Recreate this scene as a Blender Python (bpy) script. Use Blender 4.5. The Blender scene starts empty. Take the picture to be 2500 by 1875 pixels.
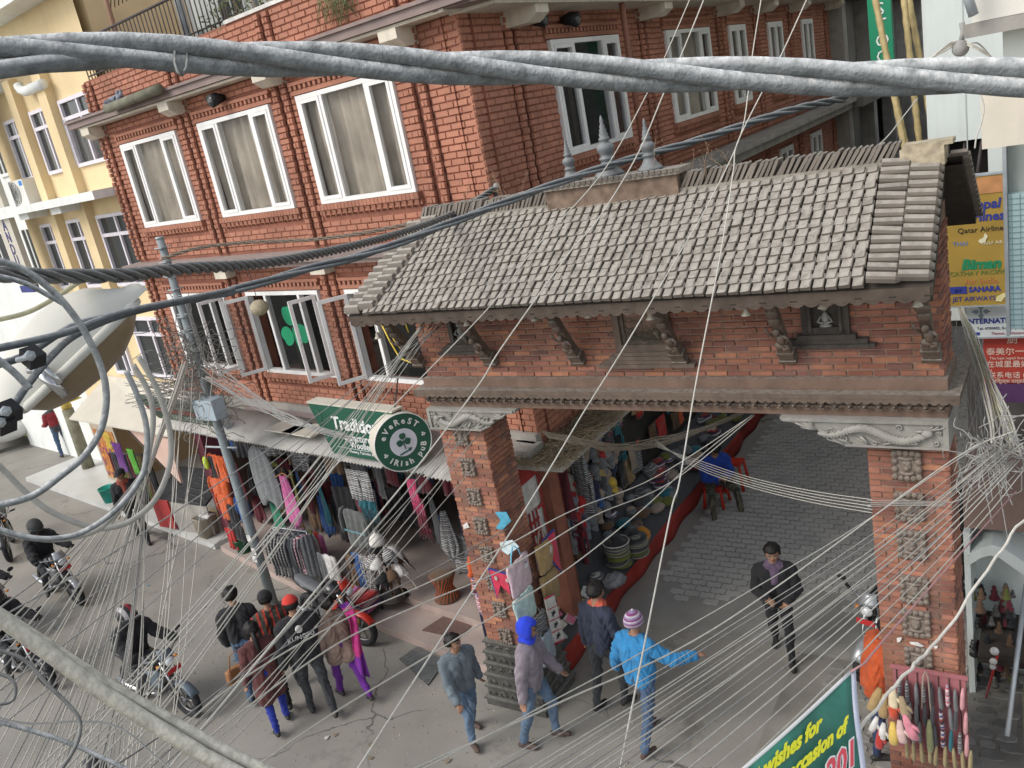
import bpy, bmesh, math, random
from mathutils import Matrix, Vector, noise
random.seed(7)
SC = bpy.context.scene
COL = SC.collection
rad = math.radians
# ---------------------------------------------------------------- camera
FPX, CX, CY, CAMH = 2120.97, 1250.0, 937.5, 7.3
RC = Matrix(((0.83474940, 0.00424847, -0.55061365), (0.51725617, -0.34889142, 0.78148630), (-0.18878426, -0.93715352, -0.29343445)))
CAM = Vector((0, 0, CAMH))
cam = bpy.data.cameras.new('camera'); camo = bpy.data.objects.new('camera', cam); COL.objects.link(camo)
cam.sensor_width = 36; cam.lens = FPX / 2500 * 36; cam.clip_start = .05; cam.clip_end = 3000
mw = Matrix.Identity(4)
for i in range(3):
    mw[i][0] = RC[i][0]; mw[i][1] = -RC[i][1]; mw[i][2] = -RC[i][2]; mw[i][3] = CAM[i]
camo.matrix_world = mw
SC.camera = camo
# ---------------------------------------------------------------- sky, sun, exposure
SUN_EL, SUN_AZ = 42, 215            # azimuth: from +Y clockwise, where the light comes from
w = bpy.data.worlds.new('World'); SC.world = w; w.use_nodes = True
nt = w.node_tree
sk = nt.nodes.new('ShaderNodeTexSky'); sk.sky_type = 'NISHITA'; sk.sun_disc = False
sk.sun_elevation = rad(SUN_EL); sk.sun_rotation = rad(SUN_AZ); sk.dust_density = 4.0; sk.air_density = 1.2; sk.ozone_density = 1
sk.altitude = 1300
hs = nt.nodes.new('ShaderNodeHueSaturation'); hs.inputs['Saturation'].default_value = .35
nt.links.new(sk.outputs[0], hs.inputs['Color'])
nt.links.new(hs.outputs[0], nt.nodes['Background'].inputs[0]); nt.nodes['Background'].inputs[1].default_value = .15
sl = bpy.data.lights.new('sun', 'SUN'); sl.energy = 1.15; sl.angle = rad(32); sl.color = (1, .95, .87)
so = bpy.data.objects.new('sun', sl); COL.objects.link(so)
sd = Vector((math.sin(rad(SUN_AZ)) * math.cos(rad(SUN_EL)), math.cos(rad(SUN_AZ)) * math.cos(rad(SUN_EL)), math.sin(rad(SUN_EL))))
so.rotation_euler = sd.to_track_quat('Z', 'Y').to_euler()
SC.view_settings.view_transform = 'Standard'; SC.view_settings.look = 'None'; SC.view_settings.gamma = 1
SC.view_settings.use_curve_mapping = False
SC.view_settings.exposure = .66
SC.cycles.max_bounces = 5; SC.cycles.diffuse_bounces = 3; SC.cycles.glossy_bounces = 2; SC.cycles.transparent_max_bounces = 6
SC.cycles.use_denoising = True

# ---------------------------------------------------------------- photo pixel -> place
def ray(x, y): return RC @ Vector((x - CX, y - CY, FPX))
def G(x, y, z=0):
    d = ray(x, y); return CAM + d * ((z - CAMH) / d.z)
def PY(x, y, Y):
    d = ray(x, y); return CAM + d * (Y / d.y)
def PX(x, y, X):
    d = ray(x, y); return CAM + d * (X / d.x)
def PL(x, y, p0, n):
    d = ray(x, y); return CAM + d * ((Vector(p0) - CAM).dot(n) / d.dot(n))
def PD(x, y, dist):
    return CAM + ray(x, y).normalized() * dist

# ---------------------------------------------------------------- materials
MATS = {}
def mat(name, c, rough=.8, var=.14, ns=5.0, bump=.15, bs=60, metal=0.0, rand=0.0, pal=None, dust=None, spec=.35, emit=None, alpha=None, streak=0, trans=0.0, sheen=0, stripes=None):
    if name in MATS: return MATS[name]
    m = bpy.data.materials.new(name); MATS[name] = m; m.use_nodes = True
    n = m.node_tree.nodes; L = m.node_tree.links; b = n['Principled BSDF']
    b.inputs['Roughness'].default_value = rough; b.inputs['Metallic'].default_value = metal
    b.inputs['Specular IOR Level'].default_value = spec
    geo = n.new('ShaderNodeNewGeometry')
    def N(scale, detail=4, vec=None):
        t = n.new('ShaderNodeTexNoise'); t.inputs['Scale'].default_value = scale; t.inputs['Detail'].default_value = detail
        L.new(vec or geo.outputs['Position'], t.inputs['Vector']); return t
    def mixc(f, a, bb, bt='MIX'):
        x = n.new('ShaderNodeMix'); x.data_type = 'RGBA'; x.blend_type = bt
        for s, v in ((x.inputs[0], f), (x.inputs[6], a), (x.inputs[7], bb)):
            if hasattr(v, 'is_linked'): L.new(v, s)
            elif isinstance(v, (int, float)): s.default_value = v
            else: s.default_value = (*v[:3], 1)
        return x.outputs[2]
    def math_(op, a, bb):
        x = n.new('ShaderNodeMath'); x.operation = op
        for s, v in ((x.inputs[0], a), (x.inputs[1], bb)):
            if hasattr(v, 'is_linked'): L.new(v, s)
            else: s.default_value = v
        return x.outputs[0]
    def mr(v, a, bb, c0, c1):
        x = n.new('ShaderNodeMapRange'); L.new(v, x.inputs[0])
        for i, q in enumerate((a, bb, c0, c1)): x.inputs[i + 1].default_value = q
        return x.outputs[0]
    col = None
    if rand or pal:
        oi = n.new('ShaderNodeObjectInfo')
        r = math_('FRACT', math_('ADD', oi.outputs['Random'], geo.outputs['Random Per Island']), 0)
    if pal:
        cr = n.new('ShaderNodeValToRGB'); cr.color_ramp.interpolation = 'CONSTANT'
        e = cr.color_ramp.elements
        while len(e) < len(pal): e.new(.5)
        for i, q in enumerate(pal):
            e[i].position = i / len(pal); e[i].color = (*q, 1)
        L.new(r, cr.inputs[0]); col = cr.outputs[0]
    if stripes:
        # stripes = (axis, period, [colours])
        ax, per, cols = stripes
        tc = n.new('ShaderNodeTexCoord'); sx = n.new('ShaderNodeSeparateXYZ'); L.new(tc.outputs['Object'], sx.inputs[0])
        ph = math_('FRACT', math_('MULTIPLY', sx.outputs['XYZ'.index(ax)], 1 / per), 0)
        cr = n.new('ShaderNodeValToRGB'); cr.color_ramp.interpolation = 'CONSTANT'; e = cr.color_ramp.elements
        while len(e) < len(cols): e.new(.5)
        for i, q in enumerate(cols):
            e[i].position = i / len(cols); e[i].color = (*q, 1)
        L.new(ph, cr.inputs[0]); col = cr.outputs[0]
    if col is None:
        rgb = n.new('ShaderNodeRGB'); rgb.outputs[0].default_value = (*c, 1); col = rgb.outputs[0]
    if var:
        nz = N(ns)
        v = mr(nz.outputs[0], .3, .7, 1 - var, 1 + var)
        hv = n.new('ShaderNodeHueSaturation'); L.new(v, hv.inputs['Value']); L.new(col, hv.inputs['Color']); col = hv.outputs[0]
    if rand:
        hv = n.new('ShaderNodeHueSaturation'); L.new(mr(r, 0, 1, 1 - rand, 1 + rand), hv.inputs['Value']); L.new(col, hv.inputs['Color']); col = hv.outputs[0]
    if streak:
        mp = n.new('ShaderNodeMapping'); mp.inputs['Scale'].default_value = (9, 9, .7); L.new(geo.outputs['Position'], mp.inputs['Vector'])
        s = N(1.0, 5, mp.outputs[0])
        col = mixc(mr(s.outputs[0], .5, .78, 0, streak), col, (.13, .11, .09))
    if dust:
        sx = n.new('ShaderNodeSeparateXYZ'); L.new(geo.outputs['Normal'], sx.inputs[0])
        up = mr(sx.outputs[2], -.1, .9, 0, 1)
        dn = N(dust[2] if len(dust) > 2 else 25, 3)
        f = math_('MULTIPLY', up, mr(dn.outputs[0], .3, .62, .25, dust[1]))
        col = mixc(f, col, dust[0])
    L.new(col, b.inputs['Base Color'])
    if bump:
        bn = n.new('ShaderNodeBump'); bn.inputs['Strength'].default_value = bump; bn.inputs['Distance'].default_value = .01
        L.new(N(bs, 6).outputs[0], bn.inputs['Height']); L.new(bn.outputs[0], b.inputs['Normal'])
    if emit:
        b.inputs['Emission Color'].default_value = (*emit[0], 1); b.inputs['Emission Strength'].default_value = emit[1]
    if sheen: b.inputs['Sheen Weight'].default_value = sheen
    if trans: b.inputs['Transmission Weight'].default_value = trans
    if alpha is not None: b.inputs['Alpha'].default_value = alpha
    return m

# ---------------------------------------------------------------- mesh builder
class MB:
    def __init__(s, M=None): s.v = []; s.f = []; s.mi = []; s.M = M; s.cur = 0; s.smooth = []
    def add(s, vs, fs, sm=False):
        o = len(s.v)
        s.v.extend([(s.M @ Vector(p))[:] for p in vs] if s.M else [tuple(p) for p in vs])
        for f in fs: s.f.append([i + o for i in f]); s.mi.append(s.cur); s.smooth.append(sm)
        return s
    def box(s, x0, x1, y0, y1, z0, z1, R=None, skip=()):
        vs = [Vector((x, y, z)) for z in (z0, z1) for y in (y0, y1) for x in (x0, x1)]
        if R: vs = [R @ p for p in vs]
        F = {'b': (0, 2, 3, 1), 't': (4, 5, 7, 6), 'f': (0, 1, 5, 4), 'k': (2, 6, 7, 3), 'l': (0, 4, 6, 2), 'r': (1, 3, 7, 5)}
        return s.add(vs, [F[k] for k in F if k not in skip])
    def cbox(s, c, d, R=None):
        T = Matrix.Translation(c) @ (R.to_4x4() if R else Matrix())
        return s.box(-d[0] / 2, d[0] / 2, -d[1] / 2, d[1] / 2, -d[2] / 2, d[2] / 2, T)
    def quad(s, a, b, c, d): return s.add([a, b, c, d], [(0, 1, 2, 3)])
    def tube(s, pts, r, n=8, cap=True, flat=1.0):
        pts = [Vector(p) for p in pts]; k = len(pts)
        rs = r if isinstance(r, (list, tuple)) else [r] * k
        up = Vector((0, 0, 1)); vs = []; fs = []
        t0 = (pts[1] - pts[0]).normalized()
        a = t0.cross(up) if abs(t0.z) < .95 else t0.cross(Vector((1, 0, 0)))
        a.normalize()
        for i in range(k):
            t = (pts[min(i + 1, k - 1)] - pts[max(i - 1, 0)])
            if t.length < 1e-9: t = t0
            t = t.normalized(); a = (a - t * a.dot(t))
            if a.length < 1e-6: a = t.orthogonal()
            a.normalize(); bb = t.cross(a)
            for j in range(n):
                th = 2 * math.pi * j / n
                vs.append(pts[i] + (a * math.cos(th) + bb * math.sin(th) * flat) * rs[i])
        for i in range(k - 1):
            for j in range(n):
                j2 = (j + 1) % n; fs.append((i * n + j, i * n + j2, (i + 1) * n + j2, (i + 1) * n + j))
        if cap:
            fs.append(tuple(range(n - 1, -1, -1))); fs.append(tuple((k - 1) * n + j for j in range(n)))
        return s.add(vs, fs, True)
    def lathe(s, prof, n=16, T=None, sx=1, sy=1):
        vs = []; fs = []
        for (r, z) in prof:
            for j in range(n):
                th = 2 * math.pi * j / n; p = Vector((r * math.cos(th) * sx, r * math.sin(th) * sy, z)); vs.append(T @ p if T else p)
        for i in range(len(prof) - 1):
            for j in range(n):
                j2 = (j + 1) % n; fs.append((i * n + j, i * n + j2, (i + 1) * n + j2, (i + 1) * n + j))
        fs.append(tuple(range(n - 1, -1, -1))); fs.append(tuple((len(prof) - 1) * n + j for j in range(n)))
        return s.add(vs, fs, True)
    def ball(s, c, r, n=8, m=6, sm=True):
        r = r if isinstance(r, (tuple, list, Vector)) else (r, r, r); vs = [Vector(c) + Vector((0, 0, -r[2]))]; fs = []
        for i in range(1, m):
            ph = -math.pi / 2 + math.pi * i / m
            for j in range(n):
                th = 2 * math.pi * j / n; vs.append(Vector(c) + Vector((r[0] * math.cos(ph) * math.cos(th), r[1] * math.cos(ph) * math.sin(th), r[2] * math.sin(ph))))
        vs.append(Vector(c) + Vector((0, 0, r[2]))); last = len(vs) - 1
        for j in range(n):
            j2 = (j + 1) % n; fs.append((0, 1 + j2, 1 + j)); fs.append((last, 1 + (m - 2) * n + j, 1 + (m - 2) * n + j2))
            for i in range(m - 2): fs.append((1 + i * n + j, 1 + i * n + j2, 1 + (i + 1) * n + j2, 1 + (i + 1) * n + j))
        return s.add(vs, fs, sm)
    def prism(s, poly, y0, y1, T=None):
        # polygon given in the x-z plane, counter-clockwise seen from -y; extruded y0..y1
        k = len(poly); vs = [Vector((p[0], y0, p[1])) for p in poly] + [Vector((p[0], y1, p[1])) for p in poly]
        if T: vs = [T @ p for p in vs]
        fs = [tuple(range(k)), tuple(range(2 * k - 1, k - 1, -1))] + [(i, k + i, k + (i + 1) % k, (i + 1) % k) for i in range(k)]
        return s.add(vs, fs)
    def grid(s, fn, nu, nv, sm=True, thick=0.0):
        P = [[Vector(fn(i / nu, j / nv)) for j in range(nv + 1)] for i in range(nu + 1)]
        vs = [p for r in P for p in r]; W = nv + 1
        fs = [(i * W + j, (i + 1) * W + j, (i + 1) * W + j + 1, i * W + j + 1) for i in range(nu) for j in range(nv)]
        if thick:
            K = len(vs); nr = []
            for i in range(nu + 1):
                for j in range(nv + 1):
                    du = P[min(i + 1, nu)][j] - P[max(i - 1, 0)][j]; dv = P[i][min(j + 1, nv)] - P[i][max(j - 1, 0)]
                    q = du.cross(dv); nr.append(q.normalized() if q.length > 1e-9 else Vector((0, 1, 0)))
            vs = vs + [vs[i] - nr[i] * thick for i in range(K)]
            fs += [tuple(reversed([q + K for q in f])) for f in fs]
            for i in range(nu):
                fs.append((i * W, K + i * W, K + (i + 1) * W, (i + 1) * W)); a, b = i * W + nv, (i + 1) * W + nv; fs.append((b, K + b, K + a, a))
            for j in range(nv):
                fs.append((j + 1, K + j + 1, K + j, j)); a, b = nu * W + j, nu * W + j + 1; fs.append((a, K + a, K + b, b))
        return s.add(vs, fs, sm)
    def mesh(s, name, mats):
        me = bpy.data.meshes.new(name); me.from_pydata(s.v, [], s.f)
        for m in (mats if isinstance(mats, (list, tuple)) else [mats]): me.materials.append(m)
        me.polygons.foreach_set('material_index', s.mi); me.polygons.foreach_set('use_smooth', s.smooth)
        me.update(); return me
    def build(s, name, mats, parent=None, **kw):
        return ob(name, s.mesh(name, mats), parent, **kw)

def ob(name, me, parent=None, label=None, cat=None, group=None, kind=None, M=None):
    o = bpy.data.objects.new(name, me); COL.objects.link(o)
    if parent is not None: o.parent = parent
    if M is not None: o.matrix_basis = M
    return tag(o, label, cat, group, kind)
def tag(o, label=None, cat=None, group=None, kind=None):
    for k, v in (('label', label), ('category', cat), ('group', group), ('kind', kind)):
        if v: o[k] = v
    return o
def thing(name, label, cat, loc=(0, 0, 0), rz=0, group=None):
    o = ob(name, None, None, label, cat, group); o.location = loc; o.rotation_euler = (0, 0, rz); o.empty_display_size = .1; return o
def frame(o, x, y, z=(0, 0, 1)):
    M = Matrix.Identity(4)
    for i in range(3): M[i][0] = x[i]; M[i][1] = y[i]; M[i][2] = z[i]; M[i][3] = o[i]
    return M
def text_mesh(body, size, M, mt, name='lettering', parent=None, ext=.003, align='CENTER', shear=0, bold=0, sx=1.0):
    """flat lettering: x to the right, z up, facing -y in the local frame M"""
    cu = bpy.data.curves.new('t', 'FONT'); cu.body = body; cu.size = size; cu.extrude = ext; cu.align_x = align; cu.align_y = 'CENTER'; cu.shear = shear; cu.offset = bold; cu.resolution_u = 2
    t = bpy.data.objects.new('t', cu); COL.objects.link(t)
    dg = bpy.context.evaluated_depsgraph_get(); me = bpy.data.meshes.new_from_object(t.evaluated_get(dg))
    bpy.data.objects.remove(t); bpy.data.curves.remove(cu)
    me.transform(M @ Matrix.Rotation(math.pi / 2, 4, 'X') @ Matrix.Scale(sx, 4, (1, 0, 0)))
    me.materials.clear(); me.materials.append(mt); me.name = name
    return ob(name, me, parent)

# ---------------------------------------------------------------- the common materials
M_RED = mat('red_painted_brick', (.375, .165, .108), .85, .2, 1.3, .3, 50, rand=.10, streak=.22)
M_REDBACK = mat('red_painted_mortar', (.25, .1, .066), .9, .2, 4)
M_GBRICK = mat('old_brick', (.3, .1, .06), .9, .32, 2.2, .35, 45, rand=.12, pal=[(.31, .135, .09), (.29, .12, .078), (.25, .105, .075), (.33, .145, .09), (.21, .09, .068), (.30, .13, .085), (.37, .165, .095), (.18, .09, .072), (.28, .12, .085), (.32, .14, .095)], streak=.58)
M_GMORT = mat('brick_mortar', (.25, .16, .12), .95, .25, 12)
M_STONE = mat('carved_grey_stone', (.27, .26, .235), .85, .22, 6, .3, 70, streak=.3, dust=((.42, .4, .36), .5))
M_WOOD = mat('weathered_carved_wood', (.12, .085, .063), .8, .25, 10, .4, 60, dust=((.36, .33, .29), .75))
M_BEAM = mat('brown_beam', (.17, .105, .075), .8, .25, 4, .3, 50, dust=((.38, .35, .31), .8))
M_DARKWOOD = mat('dark_wood', (.05, .04, .032), .8, .2, 12, .3, 60)
M_TILE = mat('dusty_roof_tile', (.19, .165, .14), .9, .16, 3, .25, 60, rand=.2, dust=((.41, .38, .335), .85, 14))
M_WHITE = mat('white_window_paint', (.78, .77, .75), .55, .06, 5, .08, 40, dust=((.5, .47, .42), .3))
M_GLASS = mat('window_glass', (.03, .035, .035), .06, .0, 1, 0, spec=.5)
M_GLASSC = mat('clear_glass', (.05, .055, .055), .05, 0, 1, 0, alpha=.16, spec=.5)
M_CURT = mat('old_curtain', (.55, .48, .39), .95, .22, 2.5, .2, 30, streak=.35)
M_CONC = mat('grey_concrete', (.33, .31, .28), .9, .2, 3, .3, 40, streak=.25)
M_LEDGE = mat('purple_grey_ledge', (.24, .18, .165), .8, .16, 3, .2, 40, dust=((.4, .36, .33), .6))
M_CREAM = mat('cream_paint', (.62, .56, .46), .8, .1, 3, .1, 40, streak=.25)
M_STEEL = mat('grey_galvanised', (.4, .43, .45), .5, .15, 8, .1, 50, metal=.4)
M_BLACK = mat('black_rubber', (.018, .018, .02), .6, .2, 20)
M_WIREW = mat('pale_wire', (.52, .5, .44), .6, .12, 30, 0)
M_WIREG = mat('grey_wire', (.30, .295, .28), .7, .15, 30, 0)
M_WIRED = mat('dark_wire', (.10, .10, .10), .6, .15, 30, 0, dust=((.42, .41, .38), .8, 60))
M_CABLE = mat('dusty_black_cable', (.17, .185, .19), .8, .35, 40, .5, 160, dust=((.72, .72, .70), 1.0, 55))
# ================================================================ ground
M_ROAD = mat('dusty_concrete_road', (.25, .234, .207), .92, .15, .9, .25, 25)
nn = M_ROAD.node_tree
def road_stains():
    n = nn.nodes; L = nn.links; b = n['Principled BSDF']
    src = b.inputs['Base Color'].links[0].from_socket
    g = n.new('ShaderNodeNewGeometry')
    def nz(sc, lo, hi, amt, colr, prev, det=6):
        t = n.new('ShaderNodeTexNoise'); t.inputs['Scale'].default_value = sc; t.inputs['Detail'].default_value = det; t.inputs['Roughness'].default_value = .62
        L.new(g.outputs['Position'], t.inputs['Vector'])
        m = n.new('ShaderNodeMapRange'); L.new(t.outputs[0], m.inputs[0])
        for i, v in enumerate((lo, hi, 0, amt)): m.inputs[i + 1].default_value = v
        x = n.new('ShaderNodeMix'); x.data_type = 'RGBA'; L.new(m.outputs[0], x.inputs[0]); L.new(prev, x.inputs[6]); x.inputs[7].default_value = (*colr, 1)
        return x.outputs[2]
    s = nz(.35, .45, .75, .5, (.31, .29, .255), src)
    s = nz(1.1, .6, .75, .75, (.095, .085, .075), s)
    s = nz(4.5, .63, .74, .6, (.15, .13, .11), s)
    s = nz(30, .66, .75, .35, (.36, .34, .31), s, 3)
    wv = n.new('ShaderNodeTexNoise'); wv.inputs['Scale'].default_value = 1.4; wv.inputs['Detail'].default_value = 5; L.new(g.outputs['Position'], wv.inputs['Vector'])
    va = n.new('ShaderNodeVectorMath'); va.operation = 'MULTIPLY_ADD'; L.new(wv.outputs['Color'], va.inputs[0]); va.inputs[1].default_value = (.9, .9, 0); L.new(g.outputs['Position'], va.inputs[2])
    vo = n.new('ShaderNodeTexVoronoi'); vo.feature = 'DISTANCE_TO_EDGE'; vo.inputs['Scale'].default_value = .33; L.new(va.outputs[0], vo.inputs['Vector'])
    m1 = n.new('ShaderNodeMapRange'); L.new(vo.outputs['Distance'], m1.inputs[0])
    for i, v in enumerate((.002, .007, .75, 0)): m1.inputs[i + 1].default_value = v
    t2 = n.new('ShaderNodeTexNoise'); t2.inputs['Scale'].default_value = .5; L.new(g.outputs['Position'], t2.inputs['Vector'])
    m2 = n.new('ShaderNodeMapRange'); L.new(t2.outputs[0], m2.inputs[0])
    for i, v in enumerate((.46, .56, 0, 1)): m2.inputs[i + 1].default_value = v
    mu = n.new('ShaderNodeMath'); mu.operation = 'MULTIPLY'; L.new(m1.outputs[0], mu.inputs[0]); L.new(m2.outputs[0], mu.inputs[1])
    x = n.new('ShaderNodeMix'); x.data_type = 'RGBA'; L.new(mu.outputs[0], x.inputs[0]); L.new(s, x.inputs[6]); x.inputs[7].default_value = (.06, .055, .05, 1); s = x.outputs[2]
    L.new(s, b.inputs['Base Color'])
road_stains()
g = MB()
R_ = 900
g.add([(-R_, -R_, -.004), (R_, -R_, -.004), (R_, R_, -.004), (-R_, R_, -.004)], [(0, 1, 2, 3)])
ground = g.build('road', M_ROAD, kind='structure')
# interlocking paving blocks of the side street behind the gate (one block is one piece)
M_PAVE = mat('grey_paving_block', (.36, .35, .325), .9, .13, 2, .25, 45, rand=.07, dust=((.40, .385, .355), .6, 2))
M_JOINT = mat('paving_joint', (.26, .25, .228), .95, .15, 2)
pv = ob('paved_lane', MB().box(-5.6, -.2, 9.6, 34, -.003, .004).mesh('paved_lane', M_JOINT), kind='structure')
def hexblock(l, w, h):
    # zig-zag edged interlocking block
    o = w * .16
    pol = [(-l/2, -w/2 + o), (-l/6, -w/2 - o * .2), (l/6, -w/2 + o), (l/2, -w/2 - o * .2), (l/2, w/2 - o), (l/6, w/2 + o * .2), (-l/6, w/2 - o), (-l/2, w/2 + o * .2)]
    k = len(pol); m = MB()
    m.add([(p[0], p[1], 0) for p in pol] + [(p[0] * .96, p[1] * .95, h) for p in pol], [tuple(range(k, 2 * k))] + [(i, (i + 1) % k, k + (i + 1) % k, k + i) for i in range(k)])
    return m
BL, BW = .235, .15
blocks = []
for j in range(int(24 / BW)):
    y = 9.75 + j * BW
    for i in range(24):
        x = -5.5 + i * BL + (BL / 2 if j % 2 else 0)
        d = random.random()
        edge = 10.2 + 1.3 * noise.noise((x * .5, 3, 0)) - (x + 3) * .35
        if x > -.4 or y < edge + .3 * random.random(): continue
        blocks.append((x, y, random.uniform(-.003, .006)))
blocks.sort(key=lambda p: (p[0] + 3.3) ** 2 * .5 + (p[1] - 9) ** 2)
hm = hexblock(BL * .965, BW * .95, .014).mesh('paving_block', M_PAVE)
for b_ in blocks[:290]: ob('paving_block', hm, pv, M=Matrix.Translation((b_[0], b_[1], b_[2] + .004)) @ Matrix.Rotation(random.uniform(-.02, .02), 4, 'Z'))
rest = MB()
for b_ in blocks[290:]:
    rest.M = Matrix.Translation((b_[0], b_[1], b_[2] + .004)); q = hexblock(BL * .965, BW * .95, .014); rest.add(q.v, q.f)
rest.build('paving_blocks', M_PAVE, pv, kind='stuff')
# broken stone setts by the right pillar
M_SETT = mat('worn_stone_sett', (.23, .22, .2), .85, .2, 4, .35, 40, rand=.22)
st = ob('stone_sett_strip', MB().box(-3.1, -.6, 5.2, 9.55, -.003, .003).mesh('stone_sett_strip', mat('wet_earth_joint', (.225, .21, .183), .85, .3, 1.5)), kind='structure')
y = 5.3; jj = 0
while y < 9.5:
    hgt = random.uniform(.13, .2); x = -3.0 + random.uniform(0, .12) + .35 * noise.noise((y, 0, 1)) + max(0, (y - 7.5) * .2)
    while x < -.75:
        l = random.uniform(.17, .3)
        if random.random() > .1:
            m = MB(); q = []
            for k in range(7):
                th = 2 * math.pi * k / 7 + .3
                ex, ey = math.cos(th), math.sin(th); s_ = 1 / max(abs(ex), abs(ey)) ** .75
                q.append((ex * s_ * l * .46 * random.uniform(.88, 1.03), ey * s_ * hgt * .45 * random.uniform(.85, 1.03)))
            m.add([(p[0], p[1], 0) for p in q] + [(p[0] * .92, p[1] * .9, random.uniform(.012, .02)) for p in q], [tuple(range(7, 14))] + [(i, (i + 1) % 7, 7 + (i + 1) % 7, 7 + i) for i in range(7)])
            m.build('stone_sett', M_SETT, st, M=Matrix.Translation((x + l / 2, y + hgt / 2, .002)) @ Matrix.Rotation(random.uniform(-.06, .06), 4, 'Z'))
        x += l
    y += hgt; jj += 1

# litter and grit on the road
for i in range(22):
    x, y = random.uniform(-20, -3), random.uniform(5.6, 9.2); m = MB(); q = [(random.uniform(.02, .055) * math.cos(k * 1.26), random.uniform(.02, .05) * math.sin(k * 1.26), random.uniform(.0, .012)) for k in range(5)]
    m.add(q + [(p_[0], p_[1], p_[2] + .002) for p_ in q], [tuple(range(5)), tuple(range(9, 4, -1))] + [(k, 5 + k, 5 + (k + 1) % 5, (k + 1) % 5) for k in range(5)]); m.build('litter_scrap', [mat('litter_white', (.5, .49, .46), .8), mat('litter_brown', (.2, .16, .11), .8), mat('litter_blue', (.15, .25, .32), .8)][i % 3], label=['small white paper scrap lying on the road', 'small brown litter scrap lying on the road', 'small bluish litter scrap lying on the road'][i % 3], cat='litter', group=['white scraps on the road', 'brown scraps on the road', 'bluish scraps on the road'][i % 3], M=Matrix.Translation((x, y, .002)) @ Matrix.Rotation(random.uniform(0, 6), 4, 'Z'))
gr_ = MB()
for i in range(1600):
    x, y = random.uniform(-16, -1.5), random.uniform(5.4, 9.8); s_ = random.uniform(.004, .014); gr_.M = Matrix.Translation((x, y, -.003)) @ Matrix.Rotation(random.uniform(0, 6), 4, 'Z'); gr_.add([(-s_, -s_, 0), (s_, -s_ * .7, 0), (s_ * .8, s_, 0), (-s_ * .9, s_ * .8, 0), (0, 0, s_ * 1.1)], [(0, 1, 4), (1, 2, 4), (2, 3, 4), (3, 0, 4)])
gr_.build('road_grit', mat('grit', (.27, .245, .21), .95, .3, 30, 0, rand=.4), kind='stuff', label='loose grit and pebbles scattered over the road', cat='grit')
# ================================================================ brick helpers
def wall_holes(mb, x0, x1, z0, z1, holes, y0, y1):
    xs = sorted({x0, x1, *[min(max(h[i], x0), x1) for h in holes for i in (0, 1)]}); zs = sorted({z0, z1, *[min(max(h[i], z0), z1) for h in holes for i in (2, 3)]})
    for a, b in zip(xs, xs[1:]):
        for c, d in zip(zs, zs[1:]):
            if any(h[0] - 1e-6 <= a and b <= h[1] + 1e-6 and h[2] - 1e-6 <= c and d <= h[3] + 1e-6 for h in holes): continue
            mb.add([(a, y0, c), (b, y0, c), (b, y0, d), (a, y0, d)], [(0, 1, 2, 3)]); mb.add([(a, y1, c), (b, y1, c), (b, y1, d), (a, y1, d)], [(3, 2, 1, 0)])
    for h in holes:
        a, b, c, d = h
        mb.add([(a, y0, c), (b, y0, c), (b, y1, c), (a, y1, c)], [(0, 1, 2, 3)]); mb.add([(a, y0, d), (b, y0, d), (b, y1, d), (a, y1, d)], [(3, 2, 1, 0)])
        mb.add([(a, y0, c), (a, y1, c), (a, y1, d), (a, y0, d)], [(0, 1, 2, 3)]); mb.add([(b, y0, c), (b, y1, c), (b, y1, d), (b, y0, d)], [(3, 2, 1, 0)])
def courses(x0, x1, z0, z1, holes, L, H, gap, yf, jit=.004, seed=0):
    """list of bricks (x0,x1,z0,z1,yfront) in running bond, cut round the holes; yf(x,row) -> how far the face stands out"""
    out = []; R = random.Random(seed); row = 0; z = z0
    while z < z1 - H * .4:
        zt = min(z + H, z1); x = x0 - (L / 2 if row % 2 else 0)
        while x < x1:
            a, b = max(x, x0), min(x + L, x1); x += L
            segs = [(a, b)]
            for h in holes:
                if h[2] < zt - .01 and h[3] > z + .01:
                    ns = []
                    for s0, s1 in segs:
                        if h[1] <= s0 or h[0] >= s1: ns.append((s0, s1)); continue
                        if h[0] > s0: ns.append((s0, h[0]))
                        if h[1] < s1: ns.append((h[1], s1))
                    segs = ns
            for s0, s1 in segs:
                if s1 - s0 < .035: continue
                y = yf((s0 + s1) / 2, row)
                if y is None: continue
                out.append((s0 + gap / 2, s1 - gap / 2, z + gap / 2 + R.uniform(-1, 1) * jit * .3, zt - gap / 2 + R.uniform(-1, 1) * jit * .3, y + R.uniform(-1, 1) * jit))
        z += H; row += 1
    return out
def brick_cube(mt):
    # bevel-fronted unit brick, x 0..1, z 0..1, front at y=0, 1 deep
    m = MB(); e = .05; f = .12
    m.add([(0, .5, 0), (1, .5, 0), (1, .5, 1), (0, .5, 1), (e * .6, 0, f), (1 - e * .6, 0, f), (1 - e * .6, 0, 1 - f), (e * .6, 0, 1 - f), (0, 1, 0), (1, 1, 0), (1, 1, 1), (0, 1, 1)],
          [(4, 5, 6, 7), (0, 1, 5, 4), (1, 2, 6, 5), (2, 3, 7, 6), (3, 0, 4, 7), (8, 9, 1, 0), (9, 10, 2, 1), (10, 11, 3, 2), (11, 8, 0, 3)])
    return m
BRK = brick_cube(None)
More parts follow.
